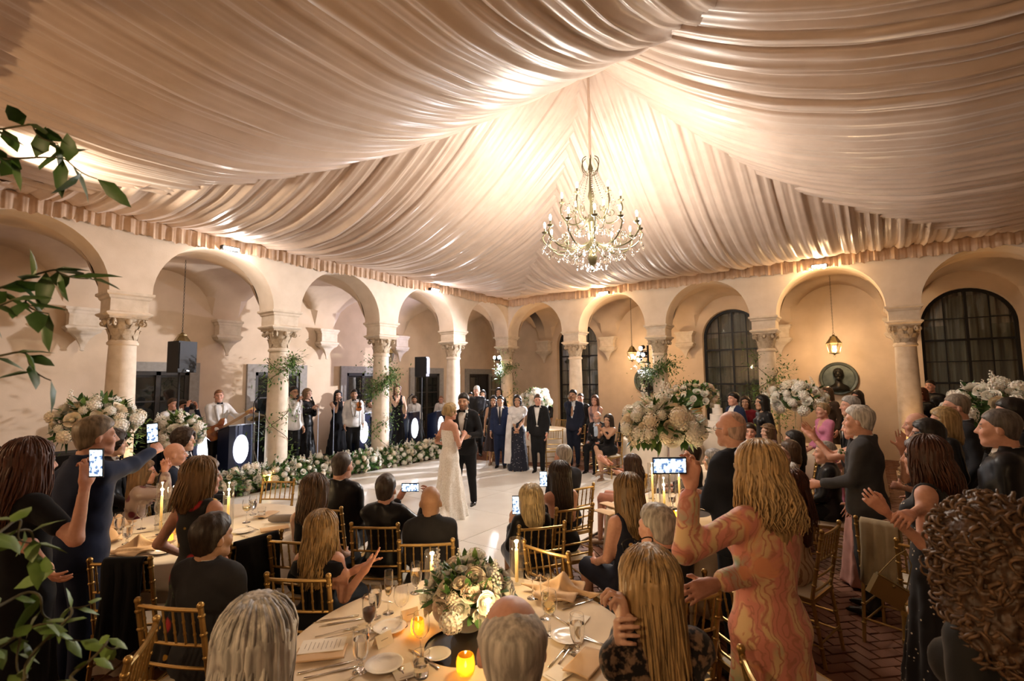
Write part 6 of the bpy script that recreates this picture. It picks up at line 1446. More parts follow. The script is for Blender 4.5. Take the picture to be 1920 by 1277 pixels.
# cymbals on a stand
q = yl(478, 782, -1.0); r = empty('cymbal_stand', (q[0], q[1], FZ), label='drum cymbals on a stand behind the microphone', cat='cymbal'); MB().rod((0, 0, .02), (0, 0, 1.25), .01).build('pole', STEEL, r)
for z, a in ((1.16, .25), (1.25, -.2)): o = MB().lathe([(0, .02), (.03, .015), (.17, 0), (.17, -.002), (0, .01)], 24).build('cymbal', BRASS, r); o.location = (.05, 0, z); o.rotation_euler = (a, .2, 0)
for k in range(3): a = k*2.1; MB().rod((0, 0, .5), (.3*math.cos(a), .3*math.sin(a), .01), .008).build('leg', STEEL, r)
# sound desk on a black clothed table at the near end of the band side
q = atd(75, 838, 8.1); r = empty('sound_table', (q[0], q[1], 0), .0, label='black clothed table holding sound equipment near the band', cat='table'); b = MB(); b.box((0, 0, .42), (.8, 2.2, .84)); b.build('black_cloth', cloth((.012, .012, .014)), r, smooth=False)
r2 = empty('sound_mixer', (q[0], q[1]-.2, .845), label='black audio mixer on the black clothed table', cat='mixer'); MB().box((0, 0, .06), (.45, .7, .10), taper=.95).build('housing', BLACKP, r2, smooth=False)
for k in range(4): MB().tube([(0, -.25+k*.16, .1), (.02, -.27+k*.17, .2)], .012, 6).build('antenna', BLACKP, r2)
# ---------------- lighting trees
BEAM = M('stage_lens', (1, 1, 1), .3, emis=(.92, .95, 1), estr=160)
def par(r, p, tgt, n=1):
    p = np.array(p); d = np.array(tgt)-p-np.array(r.location); d /= np.linalg.norm(d); o = MB(); o.tube([p-d*.13, p-d*.10, p+d*.02, p+d*.05], [.03, .055, .06, .062], 14); o.build('lamp_can', BLACKP, r); MB().tube([p+d*.051, p+d*.054], [.052, .05], 14).build('lens', BEAM, r); MB().tube([p+V3(0, 0, -.02), p+V3(0, .02, -.10)], .012, 6).build('yoke', IRON, r)
q = LT2; r = empty('lighting_stand', (q[0], q[1], 0), label='black lighting stand with four bright lamps beside the leafy column', cat='light stand', group='lighting stands'); MB().rod((0, 0, .05), (0, 0, 2.95), .03).build('pole', BLACKP, r); b = MB(); b.box((0, 0, .02), (.32, .32, .04)); b.build('base_plate', BLACKP, r, smooth=False)
for dx, z in ((-.12, 2.88), (-.18, 2.72), (-.06, 2.70), (-.20, 2.56)): par(r, (dx, -.14, z), (-.2, -6.0, 1.6) if dx == -.18 else (3.2, -7, .6)); MB().rod((0, 0, z-.08), (dx, -.12, z-.08), .014).build('arm', IRON, r)
q = LT1; r = empty('lighting_stand', (q[0], q[1], 0), label='black lighting stand with a dazzling lamp by the corner column', cat='light stand', group='lighting stands'); MB().rod((0, 0, .05), (0, 0, 2.9), .025).build('pole', BLACKP, r); MB().box((0, 0, .02), (.45, .45, .04)).build('base_plate', BLACKP, r, smooth=False)
for dx, z in ((-.10, 2.78), (.06, 2.80)): par(r, (dx, -.14, z), (-1.0, -6.8, 3.6) if dx < 0 else (3.2, -6, .6)); MB().rod((0, 0, z-.08), (dx, -.12, z-.08), .014).build('arm', IRON, r)
# uplights at column bases
UPL = M('amber_lens', (1, .6, .2), .3, emis=(1, .55, .16), estr=40)
for (x, y), lab in (((.42, -4*S+.1), 'small black uplight at the nearest band side column'), ((.30, -3*S-.30), 'small amber uplight in the flowers at the vine column'), ((.40, .0-.42), 'small uplight at the corner column'), ((S, -.42), 'small uplight at the first window side column'), ((4*S, -.42), 'small uplight at the column beside the large dark window'), ((3*S, -.42), 'small uplight at the column before the middle window')):
    r = empty('uplight', (x, y, 0), label=lab, cat='lamp', group='floor uplights'); MB().lathe([(0, .02), (.06, .02), (.065, .05), (.065, .15), (.055, .16), (0, .155)], 16).build('can', BLACKP, r); MB().lathe([(0, .161), (.05, .161), (0, .163)], 16).build('lens', UPL, r)
    lamp('uplight_light', 'SPOT', (x, y, .18), 80, AMBER, .04, (round(x/S)*S*.98 if y > -1 else .0, round(y/S)*S if y < -1 else 0, 3.6), 60, .7)
# ================================================================== guests, couple, band
CPL = (4.35, -6.95)
GREY = (.42, .40, .38); WHT = (.66, .63, .58); BLOND = (.50, .34, .15); LBR = (.22, .125, .055); BRN = (.085, .045, .022); DBR = (.03, .017, .010); BLKH = (.012, .009, .008); AUB = (.10, .032, .015)
BLACK = (.010, .010, .012); NAVYC = (.012, .018, .045); CHAR = (.026, .026, .030); GSUIT = (.055, .055, .060); WJ = (.78, .76, .74)
BLKD = (.008, .008, .010)
# ---- couple
gp = atd(869, 738, 7.80); bp = atd(845, 756, 7.32)
gd = person('groom in a black tuxedo dancing with the bride', 0, 0, gp[2], (bp[0]+.05, bp[1]-.1), pos=gp[:2], lod=0, skin='tan', hair='short', hc=BLKH, top='tux', tie='bow', beard=True, lean=.06, head=(.15, .12, 0), stride=.16, R=('w', *atd(826, 818, 7.44)), Rh='flat', Rn=_fw*-1., L=('w', *atd(880, 818, 7.52)), Lh='hold', smile=0)
LACE = patmat('ivory_lace', (.86, .84, .80), [('n', (.72, .69, .63), 60, .45, .6)], .8)
br = person('bride in a strapless ivory lace gown dancing with the groom', 0, 0, bp[2], (gp[0]+.25, gp[1]), pos=bp[:2], sex='f', lod=0, skin='rosy', hair='bun', hc=(.48, .33, .15), top='dress', tc=(.8, .77, .71), pat=LACE, neck='strapless', hem=.012, hemw=1.25, R=('w', *atd(869, 818, 7.36)), Rh='hold', L=(-.22, .16, 1.02), Lh='flat', head=(-.1, .1, 0), smile=0)
# bridal train spreading on the floor
v = []; n = 26
for i in range(n):
    for j in range(14): a = -2.6+2.0*i/(n-1); t = j/13; rr = .10+.38*t; v.append((rr*math.cos(a)*1.0, rr*math.sin(a), max(.016, .34*(1-t)**1.6+.02*math.sin(i*1.3)*t*(1-t)*3+.022)))
npobj('train', v, [(i*14+j, (i+1)*14+j, (i+1)*14+j+1, i*14+j+1) for i in range(n-1) for j in range(13)], LACE, br['root'])
mic(atd(873, 786, 7.42), (0, .1, 1), 'microphone held by the groom against his chest')
# ---- near table, from the camera outwards
p = person('balding white-haired man seated with his back to us at the near table', 958, 1118, 1.42, sit=True, lod=0, skin='rosy', hair='balding', hc=(.60, .55, .48), fat=.05, who='the balding white-haired man')
SUNG = p
DPRT = patmat('brown_black_lace', (.010, .008, .008), [('n', (.22, .14, .09), 34, .50, .60)], .8)
p = person('woman with very long straight blonde hair and sunglasses on her head, hands clasped', 1212, 1030, 1.38, sex='f', sit=True, lod=0, skin='fair', hair='verylong', hc=(.52, .34, .15), top='dress', pat=DPRT, sleeve=2, L=('w', *atd(1168, 1190, 1.72)), R=('w', *atd(1178, 1192, 1.67)), Lh='hold', Rh='grip', lean=.12, who='the long-haired blonde woman'); locks(p, (.52, .34, .15), 420, .46, .006, .0060, 1, .06)
b = MB()
for s in (-1, 1): b.tube([V3(s*.031+.026*math.cos(t), .062-.01*math.sin(t), .130+.018*math.sin(t)) for t in np.linspace(0, 2*PI, 14)], .0025, 5); b.rod(V3(s*.055, .062, .130), V3(s*.084, -.03, .045), .0022, n=5)
b.rod(V3(-.01, .065, .132), V3(.01, .065, .132), .002, n=4); b.v = [tuple(p['Rh']@(np.array(q)*p['hs']*V3(1.1, 1.06, 1.03))+p['hc']) for q in b.v]; b.build('sunglasses', IRON, p['root'])
p = person('white-haired woman seen from behind at the near table edge', 487, 1124, 1.37, sex='f', sit=True, lod=0, skin='fair', hair='longbob', hc=WHT, top='dress', tc=BLKD, sleeve=2, who='the white-haired woman'); locks(p, WHT, 320, .22, .004, .0060, 2, .05)
p = person('man with dark side-parted hair in a charcoal suit turned towards the dance', 412, 963, 1.38, sit=True, lod=0, skin='tan', hair='side', hc=DBR, tc=CHAR, head=(-.25, 0, 0), who='the man in a charcoal suit')
p = person('woman with wavy honey blonde hair in an off-shoulder black dress, palms pressed together', 612, 957, 1.27, sex='f', sit=True, lod=0, skin='rosy', hair='wavy', hc=(.40, .24, .09), top='dress', tc=BLKD, neck='strapless', sleeve=0, R=('w', *atd(684, 1078, 2.66)), L=('w', *atd(664, 1074, 2.74)), Lh='flat', Rh='flat', Rn=(-1, 0, 0), Ln=(1, 0, 0), lean=.04, who='the wavy blonde woman'); locks(p, (.42, .26, .10), 420, .30, .016, .0065, 3, .10)
b = MB(); b.tube([p['T'](.185*math.cos(t), -.01+.135*math.sin(t), .40-.03*math.sin(t)) for t in np.linspace(0, 2*PI, 26)], .030, 8, flat=1.6, cap=False); b.build('off_shoulder_band', cloth(BLKD, .7), p['root'])
person('bald man in a dark grey suit seated with his back to us', 805, 908, 1.29, sit=True, lod=0, skin='tan', hair='none', tc=CHAR, lean=.05, who='the bald man in dark grey')
p = person('man with dark hair in a black suit filming the dance with both hands', 697, 888, 1.36, sit=True, lod=0, skin='rosy', hair='short', hc=(.07, .05, .04), tc=BLACK, L=('w', *atd(718, 940, 3.62)), R=('w', *atd(769, 946, 3.62)), Lh='hold', Rh='hold', Ln=_r2+_fw*.3, Rn=-_r2+_fw*.3, who='the man filming with both hands')
phone(atd(742, 914, 3.62), _rt, (0, 0, 1), 'phone held sideways by the dark-haired man in black', .15, .074)
p = person('woman with straight brown hair in a sleeveless black top by the dance floor', 610, 890, 1.32, sex='f', sit=True, lod=0, skin='fair', hair='longbob', hc=BRN, top='dress', tc=BLKD, neck='round', who='the brown-haired woman in sleeveless black'); locks(p, (.13, .07, .03), 260, .19, .006, .0062, 5, .05)
person('man with cropped dark hair in a black suit nearest the flower row', 600, 848, 1.38, sit=True, lod=1, skin='rosy', hair='crop', hc=(.08, .06, .05), tc=BLACK, who='the man nearest the flower row')
p = person('woman with a pale blonde bob in a black cardigan filming with her phone', 1005, 908, 1.28, sex='f', sit=True, lod=0, skin='fair', hair='longbob', hc=(.60, .46, .24), top='dress', tc=BLACK, sleeve=2, L=('w', *atd(970, 985, 3.45)), Lh='grip', who='the blonde woman with a bob'); locks(p, (.60, .46, .24), 320, .17, .004, .0062, 6, .05)
phone(atd(979, 947, 3.45), _rt, V3(.05, 0, 1), 'upright phone held by the blonde woman with a bob')
p = person('woman with long straight dark brown hair in an open-backed black dress filming', 1048, 865, 1.29, sex='f', sit=True, lod=0, skin='rosy', hair='verylong', hc=DBR, top='dress', tc=BLKD, neck='back', L=('w', *atd(1010, 930, 4.65)), Lh='grip', who='the woman in the open-backed dress'); locks(p, (.045, .022, .012), 260, .28, .004, .0062, 7, .05)
for s in (-1, 1): MB().tube([p['T'](s*.07, .10, .43), p['T'](s*.08, .03, .53), p['T'](s*.055, -.11, .40), p['T'](s*.045, -.118, .28)], .004, 5).build('strap', cloth(BLKD), p['root'])
phone(atd(1019, 898, 4.65), _rt, V3(0, 0, 1), 'upright phone held by the woman in the open-backed dress')
person('grey-haired man in a dark navy jacket beside the dance floor', 1056, 833, 1.36, sit=True, lod=1, skin='rosy', hair='crop', hc=GREY, tc=(.02, .022, .034), who='the grey-haired man in dark navy')
p = person('woman with long light brown hair in a sleeveless navy dress at the middle table', 1160, 889, 1.28, sex='f', sit=True, lod=0, skin='rosy', hair='long', hc=(.24, .14, .055), top='dress', tc=(.012, .014, .03), neck='round', who='the woman with long light brown hair'); locks(p, (.28, .17, .07), 300, .27, .005, .0062, 8, .05)
person('grey-haired man in a black tuxedo looking over his shoulder at the dance', 1220, 945, 1.34, sit=True, lod=0, skin='rosy', hair='short', hc=(.46, .43, .38), top='tux', tc=BLACK, tie='bow', head=(.35, .05, 0), who='the grey-haired man in a tuxedo')
# ---- left table and around
SEQ = cloth(NAVYC, .75)
p = person('man with grey-brown hair standing in a navy suit filming with a raised phone', 188, 783, 1.79, sit=False, lod=0, skin='rosy', hair='side', hc=(.24, .18, .12), tc=(.014, .022, .055), shirt=(.8, .8, .82), R=('w', *atd(288, 848, 3.55)), Rh='grip', L=('w', *atd(150, 960, 3.2)), lean=.08, fat=.08, head=(-.2, 0, 0))
phone(atd(289, 812, 3.57), _rt*.5+_fw*.6, V3(.0, 0, 1), 'phone raised by the standing man in navy')
p = person('woman with long auburn hair in a black gown standing and filming at arm length', 62, 824, 1.71, sex='f', lod=0, skin='rosy', hair='wavy', hc=AUB, top='dress', tc=BLKD, sleeve=1, neck='round', hem=.03, hemw=.7, R=('w', *atd(158, 918, 2.55)), Rh='hold', L=('w', *atd(85, 1065, 2.4)), fat=.08); locks(p, AUB, 300, .34, .008, .0070, 9, .10)
phone(atd(181, 868, 2.56), _rt, V3(.1, 0, 1), 'phone held out by the woman with auburn hair')
FLOR = patmat('black_floral', (.008, .008, .009), [('v', (.50, .03, .035), 6.5, .30, .22), ('v', (.62, .36, .05), 9, .16, .12), ('n', (.08, .14, .05), 9, .62, .68)], .6, .05)
p = person('woman with straight light brown hair in a black floral dress standing by the left table', 388, 857, 1.56, sex='f', lod=0, skin='rosy', hair='longbob', hc=LBR, top='dress', pat=FLOR, neck='round', sleeve=0, hem=.35, head=(-.5, 0, 0), L=(-.24, .10, .88), H=1.56); locks(p, (.26, .15, .06), 360, .20, .003, .0062, 10, .05)
person('bald man in a navy suit seated at the far side of the left table', 330, 830, 1.37, sit=True, lod=1, skin='rosy', hair='none', tc=(.014, .022, .045), who='the bald man in navy', hc=(.3, .25, .2))
person('young man with dark curly hair in a black suit beside the left table', 347, 806, 1.46, sit=True, lod=1, skin='fair', hair='curly', hc=(.045, .025, .015), tc=BLACK, head=(-.2, 0, 0), tie=(.7, .68, .66), who='the curly-haired man')
p = person('smiling woman with light brown hair resting her chin on clasped hands', 272, 862, 1.27, sex='f', sit=True, lod=1, skin='rosy', hair='long', hc=(.20, .11, .045), top='dress', pat=patmat('wine_floral', (.30, .22, .19), [('v', (.10, .01, .02), 9, .35, .25), ('n', (.45, .38, .33), 9, .55, .65)], .7), sleeve=2, L=(-.02, .24, 1.08), R=(.05, .24, 1.10), Lh='hold', Rh='hold', smile=2, head=(-.15, 0, 0), lean=.1, who='the smiling woman at the left table')
person('dark-haired young man in black behind the man in navy', 216, 810, 1.50, sit=True, lod=1, skin='fair', hair='curly', hc=DBR, tc=BLACK, tie='bow', who='the dark-haired young man behind the man in navy')
person('older guest with short grey hair at the far left', 8, 842, 1.58, lod=1, skin='rosy', hair='short', hc=GREY, tc=(.25, .2, .15), glasses=True, H=1.58)
# ---- around the middle table
p = person('woman with dark curly hair in a bare-shouldered salmon dress clapping', 1185, 852, 1.17, (4.3, -7.0), sex='f', sit=True, lod=1, skin='rosy', hair='wavy', hc=(.05, .022, .013), top='dress', tc=(.50, .23, .16), neck='strapless', L=(-.02, .36, 1.0), R=(.04, .36, 1.0), Lh='flat', Rh='flat', who='the clapping woman in salmon'); locks(p, (.06, .026, .015), 220, .26, .02, .007, 11, .1)
person('dark-haired man in a dark suit seated behind the tall centrepiece', 1297, 833, 1.22, (4.5, -7.4), sit=True, lod=1, skin='rosy', hair='short', hc=DBR, tc=CHAR, tie=(.2, .2, .3), who='the dark-haired man behind the tall centrepiece')
person('grey-haired woman in black behind the standing man with glasses', 1333, 842, 1.235, sex='f', sit=True, lod=2, hair='bob', hc=(.3, .28, .27), top='dress', tc=CHAR, sleeve=2, who='the grey-haired woman in black')
person('tall balding man with glasses standing in a dark navy suit', 1368, 770, 1.77, (4.3, -7.0), lod=0, skin='rosy', hair='bald', hc=(.55, .48, .42), tc=(.017, .020, .030), glasses=True, fat=.18, lean=.03, R=(.06, .33, 1.14), L=(-.05, .33, 1.10), Rh='hold', Lh='hold')
CAFT = patmat('pink_paisley', (.62, .24, .18), [('w', (.66, .46, .24), 4.2, .35, .9), ('n', (.30, .36, .24), 5.5, .54, .68), ('w', (.46, .18, .12), 13, .70, 1.0), ('n', (.70, .30, .16), 8, .58, .66)], .55, .22)
p = person('woman with voluminous blonde hair standing in a pink paisley caftan filming', 1412, 829, 1.69, (4.9, -7.6), sex='f', lod=0, skin='rosy', hair='wavy', hc=(.58, .38, .17), top='dress', pat=CAFT, sleeve=2, neck='round', hem=.04, hemw=.75, L=('w', *atd(1289, 925, 2.30)), Lh='hold', Ln=-_r2+_fw*.2, R=('w', *atd(1345, 1092, 2.2)), fat=.10); locks(p, (.60, .40, .18), 440, .24, .022, .0075, 12, .16)
phone(atd(1250, 873, 2.30), _rt, V3(.04, 0, 1), 'phone held sideways by the woman in the pink caftan', .15, .074)
p = person('woman with long auburn hair in a pale patterned dress seated behind the caftan', 1477, 880, 1.30, sex='f', sit=True, lod=1, skin='rosy', hair='verylong', hc=AUB, top='dress', pat=patmat('peach_swirl', (.55, .40, .27), [('w', (.30, .17, .10), 6, .7, .85)], .7), sleeve=2, who='the auburn-haired woman behind the caftan'); locks(p, AUB, 200, .30, .01, .007, 13, .06)
person('bald man seated behind the woman in the caftan', 1458, 838, 1.36, sit=True, lod=1, skin='rosy', hair='bald', hc=(.12, .08, .05), tc=BLACK, who='the bald man behind the caftan')
person('man with short dark hair facing the room at the table behind the caftan', 1405, 794, 1.34, (9.0, -10), sit=True, lod=2, skin='rosy', hair='side', hc=DBR, tc=BLACK, tie=(.3, .3, .35), who='the man facing the room')
p = person('woman with long brown hair and a ribbon headband in profile', 1438, 795, 1.30, (4.3, -7), sex='f', sit=True, lod=1, skin='fair', hair='long', hc=(.15, .08, .035), top='dress', tc=(.2, .12, .1), sleeve=1, who='the woman with a headband')
MB().tube([p['Rh']@(V3(.099*math.cos(t), -.018+.122*math.sin(t), .075+.02*math.sin(t))*p['hs'])+p['hc'] for t in np.linspace(0, 2*PI, 24)], .006, 5, cap=False).build('headband', cloth((.4, .25, .15)), p['root'])
person('woman with long black hair in sleeveless black at the far table', 1486, 808, 1.30, (5, -6), sex='f', sit=True, lod=1, skin='rosy', hair='long', hc=BLKH, top='dress', tc=BLKD, neck='round', who='the woman with long black hair')
person('dark-haired guest in white seated behind the bald man', 1478, 826, 1.24, (5, -6), sex='f', sit=True, lod=2, hair='bob', hc=BRN, top='dress', tc=(.6, .58, .55), sleeve=1, who='the dark-haired guest in white')
person('elderly grey-haired man in a black suit seated sideways', 1545, 827, 1.29, (4.5, -6.6), sit=True, lod=1, skin='rosy', hair='crop', hc=(.30, .27, .24), tc=BLACK, smile=0, who='the elderly man in black')
# ---- right-hand standing guests
person('woman with short fair hair standing in a bright pink jacket', 1541, 755, 1.60, (4.5, -6.6), sex='f', lod=1, skin='rosy', hair='short', hc=(.36, .24, .12), top='dress', tc=(.62, .22, .36), sleeve=2, neck='v', hem=.05, R='clasp', L='clasp')
person('woman with long fair hair in dark clothes beside the bronze bust', 1550, 727, 1.74, dep=10.4, face=(4.5, -6.6), sex='f', lod=2, skin='rosy', hair='long', hc=BRN, top='dress', tc=(.06, .035, .02), sleeve=2, neck='v', hem=.3)
person('woman with long dark hair behind the white-haired man in grey', 1606, 733, 1.7, dep=9.8, face=(4.5, -6.6), sex='f', lod=2, skin='rosy', hair='long', hc=DBR, top='dress', tc=BLACK, sleeve=2, hem=.3)
person('grey-haired man in a black suit behind the white-haired man', 1592, 743, 1.74, dep=6.4, face=(4.5, -6.6), lod=2, skin='rosy', hair='short', hc=GREY, tc=BLACK)
p = person('tall white-haired man smiling in a grey suit with a white boutonniere', 1607, 762, 1.77, (4.3, -6.9), lod=0, skin='rosy', hair='side', hc=WHT, tc=GSUIT, shirt=(.78, .74, .68), R='pocket', L=(-.10, .30, 1.06), Lh='hold', fat=.04, smile=2)
b_ = bouquet('boutonniere', None, None, p['T'](-.085, .150, .40), (.018, .018, .02), 3, .45, 8, 5, ('rose',), 0, parent=p['root'], leafL=.03)
person('woman in a long pale pink gown behind the man in grey', 1600, 778, 1.60, dep=4.95, face=(4.5, -6.8), sex='f', lod=1, skin='rosy', hair='updo', hc=(.3, .2, .1), top='dress', tc=(.52, .27, .22), neck='straps', hem=.02, R=(.1, .36, 1.38), L=(.02, .36, 1.36), Rh='flat', Lh='flat')
person('bald man in a dark suit with a strong nose at the right', 1716, 772, 1.72, (4.4, -6.9), dep=4.7, lod=1, skin='rosy', hair='bald', hc=(.2, .14, .1), tc=CHAR, smile=0)
person('woman with black hair in navy sequins covering her mouth', 1733, 786, 1.66, (4.4, -6.9), sex='f', lod=1, skin='rosy', hair='long', hc=BLKH, top='dress', pat=patmat('navy_sequin', (.012, .014, .04), [('v', (.12, .14, .3), 60, .2, .1)], .35), sleeve=1, hem=.05, R=(.03, .18, 1.36), L='cross', Rh='flat')
p = person('woman with long blonde hair in black behind the black-haired woman', 1765, 765, 1.70, dep=4.3, face=(4.4, -6.9), sex='f', lod=1, skin='rosy', hair='longbob', hc=(.42, .28, .12), top='dress', tc=BLACK, sleeve=2, hem=.3)
DOTS = patmat('black_polka', (.008, .008, .012), [('v', (.55, .48, .38), 26, .16, .12), ('v', (.55, .25, .04), 5, .17, .14)], .7)
p = person('woman with thick reddish brown hair in a sleeveless top and polka dot skirt', 1728, 817, 1.64, (4.6, -7.2), sex='f', lod=0, skin='rosy', hair='longbob', hc=(.075, .028, .014), top='dress', pat=DOTS, neck='round', hem=.18, hemw=.8, L=('w', *atd(1668, 966, 2.78)), R=('w', *atd(1690, 982, 2.62)), Rh='hold', Lh='hold'); locks(p, (.09, .032, .016), 360, .22, .010, .0070, 14, .10)
person('man with glasses and a blue tie in a grey suit at the right', 1790, 740, 1.80, dep=5.3, face=(4.4, -6.9), lod=1, skin='rosy', hair='crop', hc=(.30, .25, .2), tc=CHAR, tie=(.10, .16, .30), shirt=(.6, .66, .75), glasses=True)
person('heavy man with grey hair in a black suit at the far right', 1868, 768, 1.79, dep=3.3, face=(4.4, -6.9), lod=0, skin='rosy', hair='crop', hc=(.14, .12, .11), tc=BLACK, fat=.15, L='pocket', R=(.2, .3, .95))
person('dark-haired man behind the heavy man at the far right', 1892, 748, 1.8, dep=4.1, face=(4.4, -6.9), lod=1, skin='rosy', hair='short', hc=BLKH, tc=BLACK)
person('man with a shaved head in black by the large dark window', 1743, 713, 1.86, dep=10.8, face=(6, -6), lod=2, skin='rosy', hair='crop', hc=DBR, top='shirt', tc=BLACK, R='chest', L='chest')
person('woman with reddish hair in black beside the man with a shaved head', 1727, 728, 1.7, dep=10.3, face=(5, -6), sex='f', lod=2, skin='rosy', hair='long', hc=AUB, top='dress', tc=BLACK, sleeve=2, hem=.3)
DOT2 = patmat('black_orange_dots', (.008, .008, .008), [('v', (.42, .20, .07), 9, .24, .20)], .7)
p = person('woman with a huge mass of brown curly hair in a dotted black dress', 1835, 952, 1.60, (4.6, -7.4), sex='f', lod=0, skin='rosy', hair='bigcurly', hc=(.095, .050, .025), top='dress', pat=DOT2, sleeve=1, hem=.3); coils(p, (.17, .095, .048), 760, 15)
# ---- guests at the back
person('man in a navy jacket in profile beside the wedding cake', 1374, 736, 1.73, dep=9.4, face=(4.5, -6), lod=1, skin='rosy', hair='side', hc=BLKH, tc=(.016, .026, .065))
person('dark-haired woman in red behind the man in navy by the cake', 1397, 743, 1.65, dep=9.8, face=(8, -8), sex='f', lod=2, skin='tan', hair='long', hc=DBR, top='dress', tc=(.22, .015, .03), sleeve=1, hem=.3)
person('woman with very long black hair in a black jacket in profile', 1427, 741, 1.68, dep=8.4, face=(4.4, -6), sex='f', lod=1, skin='tan', hair='verylong', hc=BLKH, top='dress', tc=BLACK, sleeve=2, hem=.2)
mp = person('man in a navy jacket drinking from a glass at the back', 1074, 731, 1.78, dep=11.6, face=(4.4, -7), lod=1, skin='tan', hair='short', hc=BLKH, tc=(.014, .018, .035), shirt=(.7, .72, .75), R=(.02, .16, 1.50), Rh='grip', L='pocket')
q = mp['world'](mp['hc']+V3(.01, .19, -.18)); put('wine_full', 'wine_glass', q[0], q[1], 'wine glass raised to the lips of the man in navy', 'glass', G, z=q[2])
person('man with glasses in a dark suit behind the man drinking', 1088, 737, 1.7, dep=12.3, face=(5, -7), lod=2, skin='rosy', hair='crop', hc=DBR, tc=BLACK, tie=(.1, .15, .3), glasses=True, shirt=(.5, .58, .7))
person('woman with long brown hair in a mauve dress standing at the back', 1115, 741, 1.66, dep=11.7, face=(5, -8), sex='f', lod=2, skin='rosy', hair='long', hc=(.12, .05, .03), top='dress', tc=(.30, .20, .20), neck='v', hem=.4, L='clasp', R='clasp')
person('white-bearded old man seated in a dark jacket at the back', 1119, 771, 1.31, (5, -8), sit=True, lod=2, skin='rosy', hair='balding', hc=WHT, tc=BLACK, shirt=(.45, .55, .68), beard=True, who='the white-bearded old man')
person('seated woman with long dark hair and bare crossed legs in a short black dress', 1140, 777, 1.29, (4.4, -7.6), sex='f', sit=True, lod=1, skin='tan', hair='long', hc=DBR, top='dress', tc=BLKD, neck='strapless', L=(-.02, .30, 1.0), R=(.04, .30, 1.0), Lh='hold', Rh='hold', cross=True, who='the woman with crossed legs', smile=2)
person('white-haired woman in black seated by the back wall', 1174, 770, 1.29, (5.5, -8), sex='f', sit=True, lod=2, skin='rosy', hair='bob', hc=(.75, .73, .70), top='dress', tc=BLACK, sleeve=2, who='the white-haired woman by the back wall')
STAR = patmat('navy_star', (.012, .014, .028), [('v', (.5, .5, .52), 22, .17, .12)], .6)
p = person('woman with short dark hair in a navy speckled gown and white shawl', 970, 741, 1.66, dep=10.9, face=(5.6, -8), sex='f', lod=1, skin='tan', hair='bob', hc=BLKH, top='dress', pat=STAR, neck='v', hem=.02, hemw=.8, L='clasp', R='clasp', smile=2)
_q = p['loc_t']; _ar = [('c', sh, el, .050, .042, .03) for sd, sh, el, w, u, hp, nn in p['arms']]
def _fsh(P):
    q = _q(P); d = smin(field(P, p['prT'][:4]+p['prT'][5:], .05, .026), field(P, _ar, .03, .022), .04); d = smax(d, -ell(q, V3(0, -.01, .60), V3(.09, .09, .10)), .01)
    d = np.maximum(d, .17-.85*q[:, 0]-q[:, 2]); return d+.006*np.sin(q[:, 2]*70+q[:, 0]*60)
_lo, _hi = bounds(p['prT'][:4]+_ar, .06); v, q = nets(_fsh, _lo, _hi, .024); npobj('white_shawl', v, q, cloth((.72, .71, .72)), p['root'])
b = MB(); b.tube([p['T'](.17, .10, .36), p['T'](.20, .12, .05), p['T'](.22, .13, -.35), p['T'](.23, .12, -.75)], [.05, .06, .07, .085], 8, flat=.35, up=(0, 1, 0)); b.build('shawl_tail', cloth((.72, .71, .72)), p['root'])
person('man in a black tuxedo looking down and smiling by the dance floor', 1008, 739, 1.72, dep=10.7, face=(5.4, -8.5), lod=1, skin='rosy', hair='crop', hc=BRN, top='tux', tie='bow', head=(.3, .15, 0), R='rest', L='pocket')
person('young man in a navy suit with a dark tie by the corner column', 938, 742, 1.65, dep=11.5, face=(5.2, -8.6), lod=1, skin='tan', hair='side', hc=BLKH, tc=(.016, .026, .07), tie=(.02, .02, .03))
person('woman in a sleeveless black dress holding a chair by the corner', 925, 742, 1.64, dep=11.9, face=(5.2, -8), sex='f', lod=2, skin='tan', hair='long', hc=BLKH, top='dress', tc=(.03, .02, .022), neck='round', hem=.35)
person('older man in black reading from a tablet by the open door', 894, 724, 1.85, dep=13.2, face=(6, -9), lod=1, skin='rosy', hair='crop', hc=WHT, top='shirt', tc=BLACK, head=(0, .3, 0), L=(-.06, .30, 1.12), R=(.06, .30, 1.14), Lh='hold', Rh='hold', beard=False)
person('man with glasses half hidden behind the man with a tablet', 882, 735, 1.7, dep=14.6, fz=FZ, face=(6, -9), lod=2, skin='tan', hair='crop', hc=BLKH, tc=BLACK, glasses=True)
person('woman in black half hidden to the side of the man with a tablet', 905, 732, 1.72, dep=13.9, face=(6, -9), sex='f', lod=2, skin='tan', hair='long', hc=BLKH, top='dress', tc=BLACK, sleeve=2, hem=.3)
person('dark-haired woman watching from behind the corner column', 935, 728, 1.75, dep=14.4, face=(6, -9), sex='f', lod=2, skin='tan', hair='long', hc=BLKH, top='dress', tc=BLACK, sleeve=2, hem=.3)
person('dark-haired person hidden behind the white hydrangea centrepiece', 1020, 729, 1.75, dep=14.6, face=(6, -9), sex='f', lod=2, skin='brown', hair='bun', hc=BLKH, top='dress', tc=BLACK, sleeve=2, hem=.3)
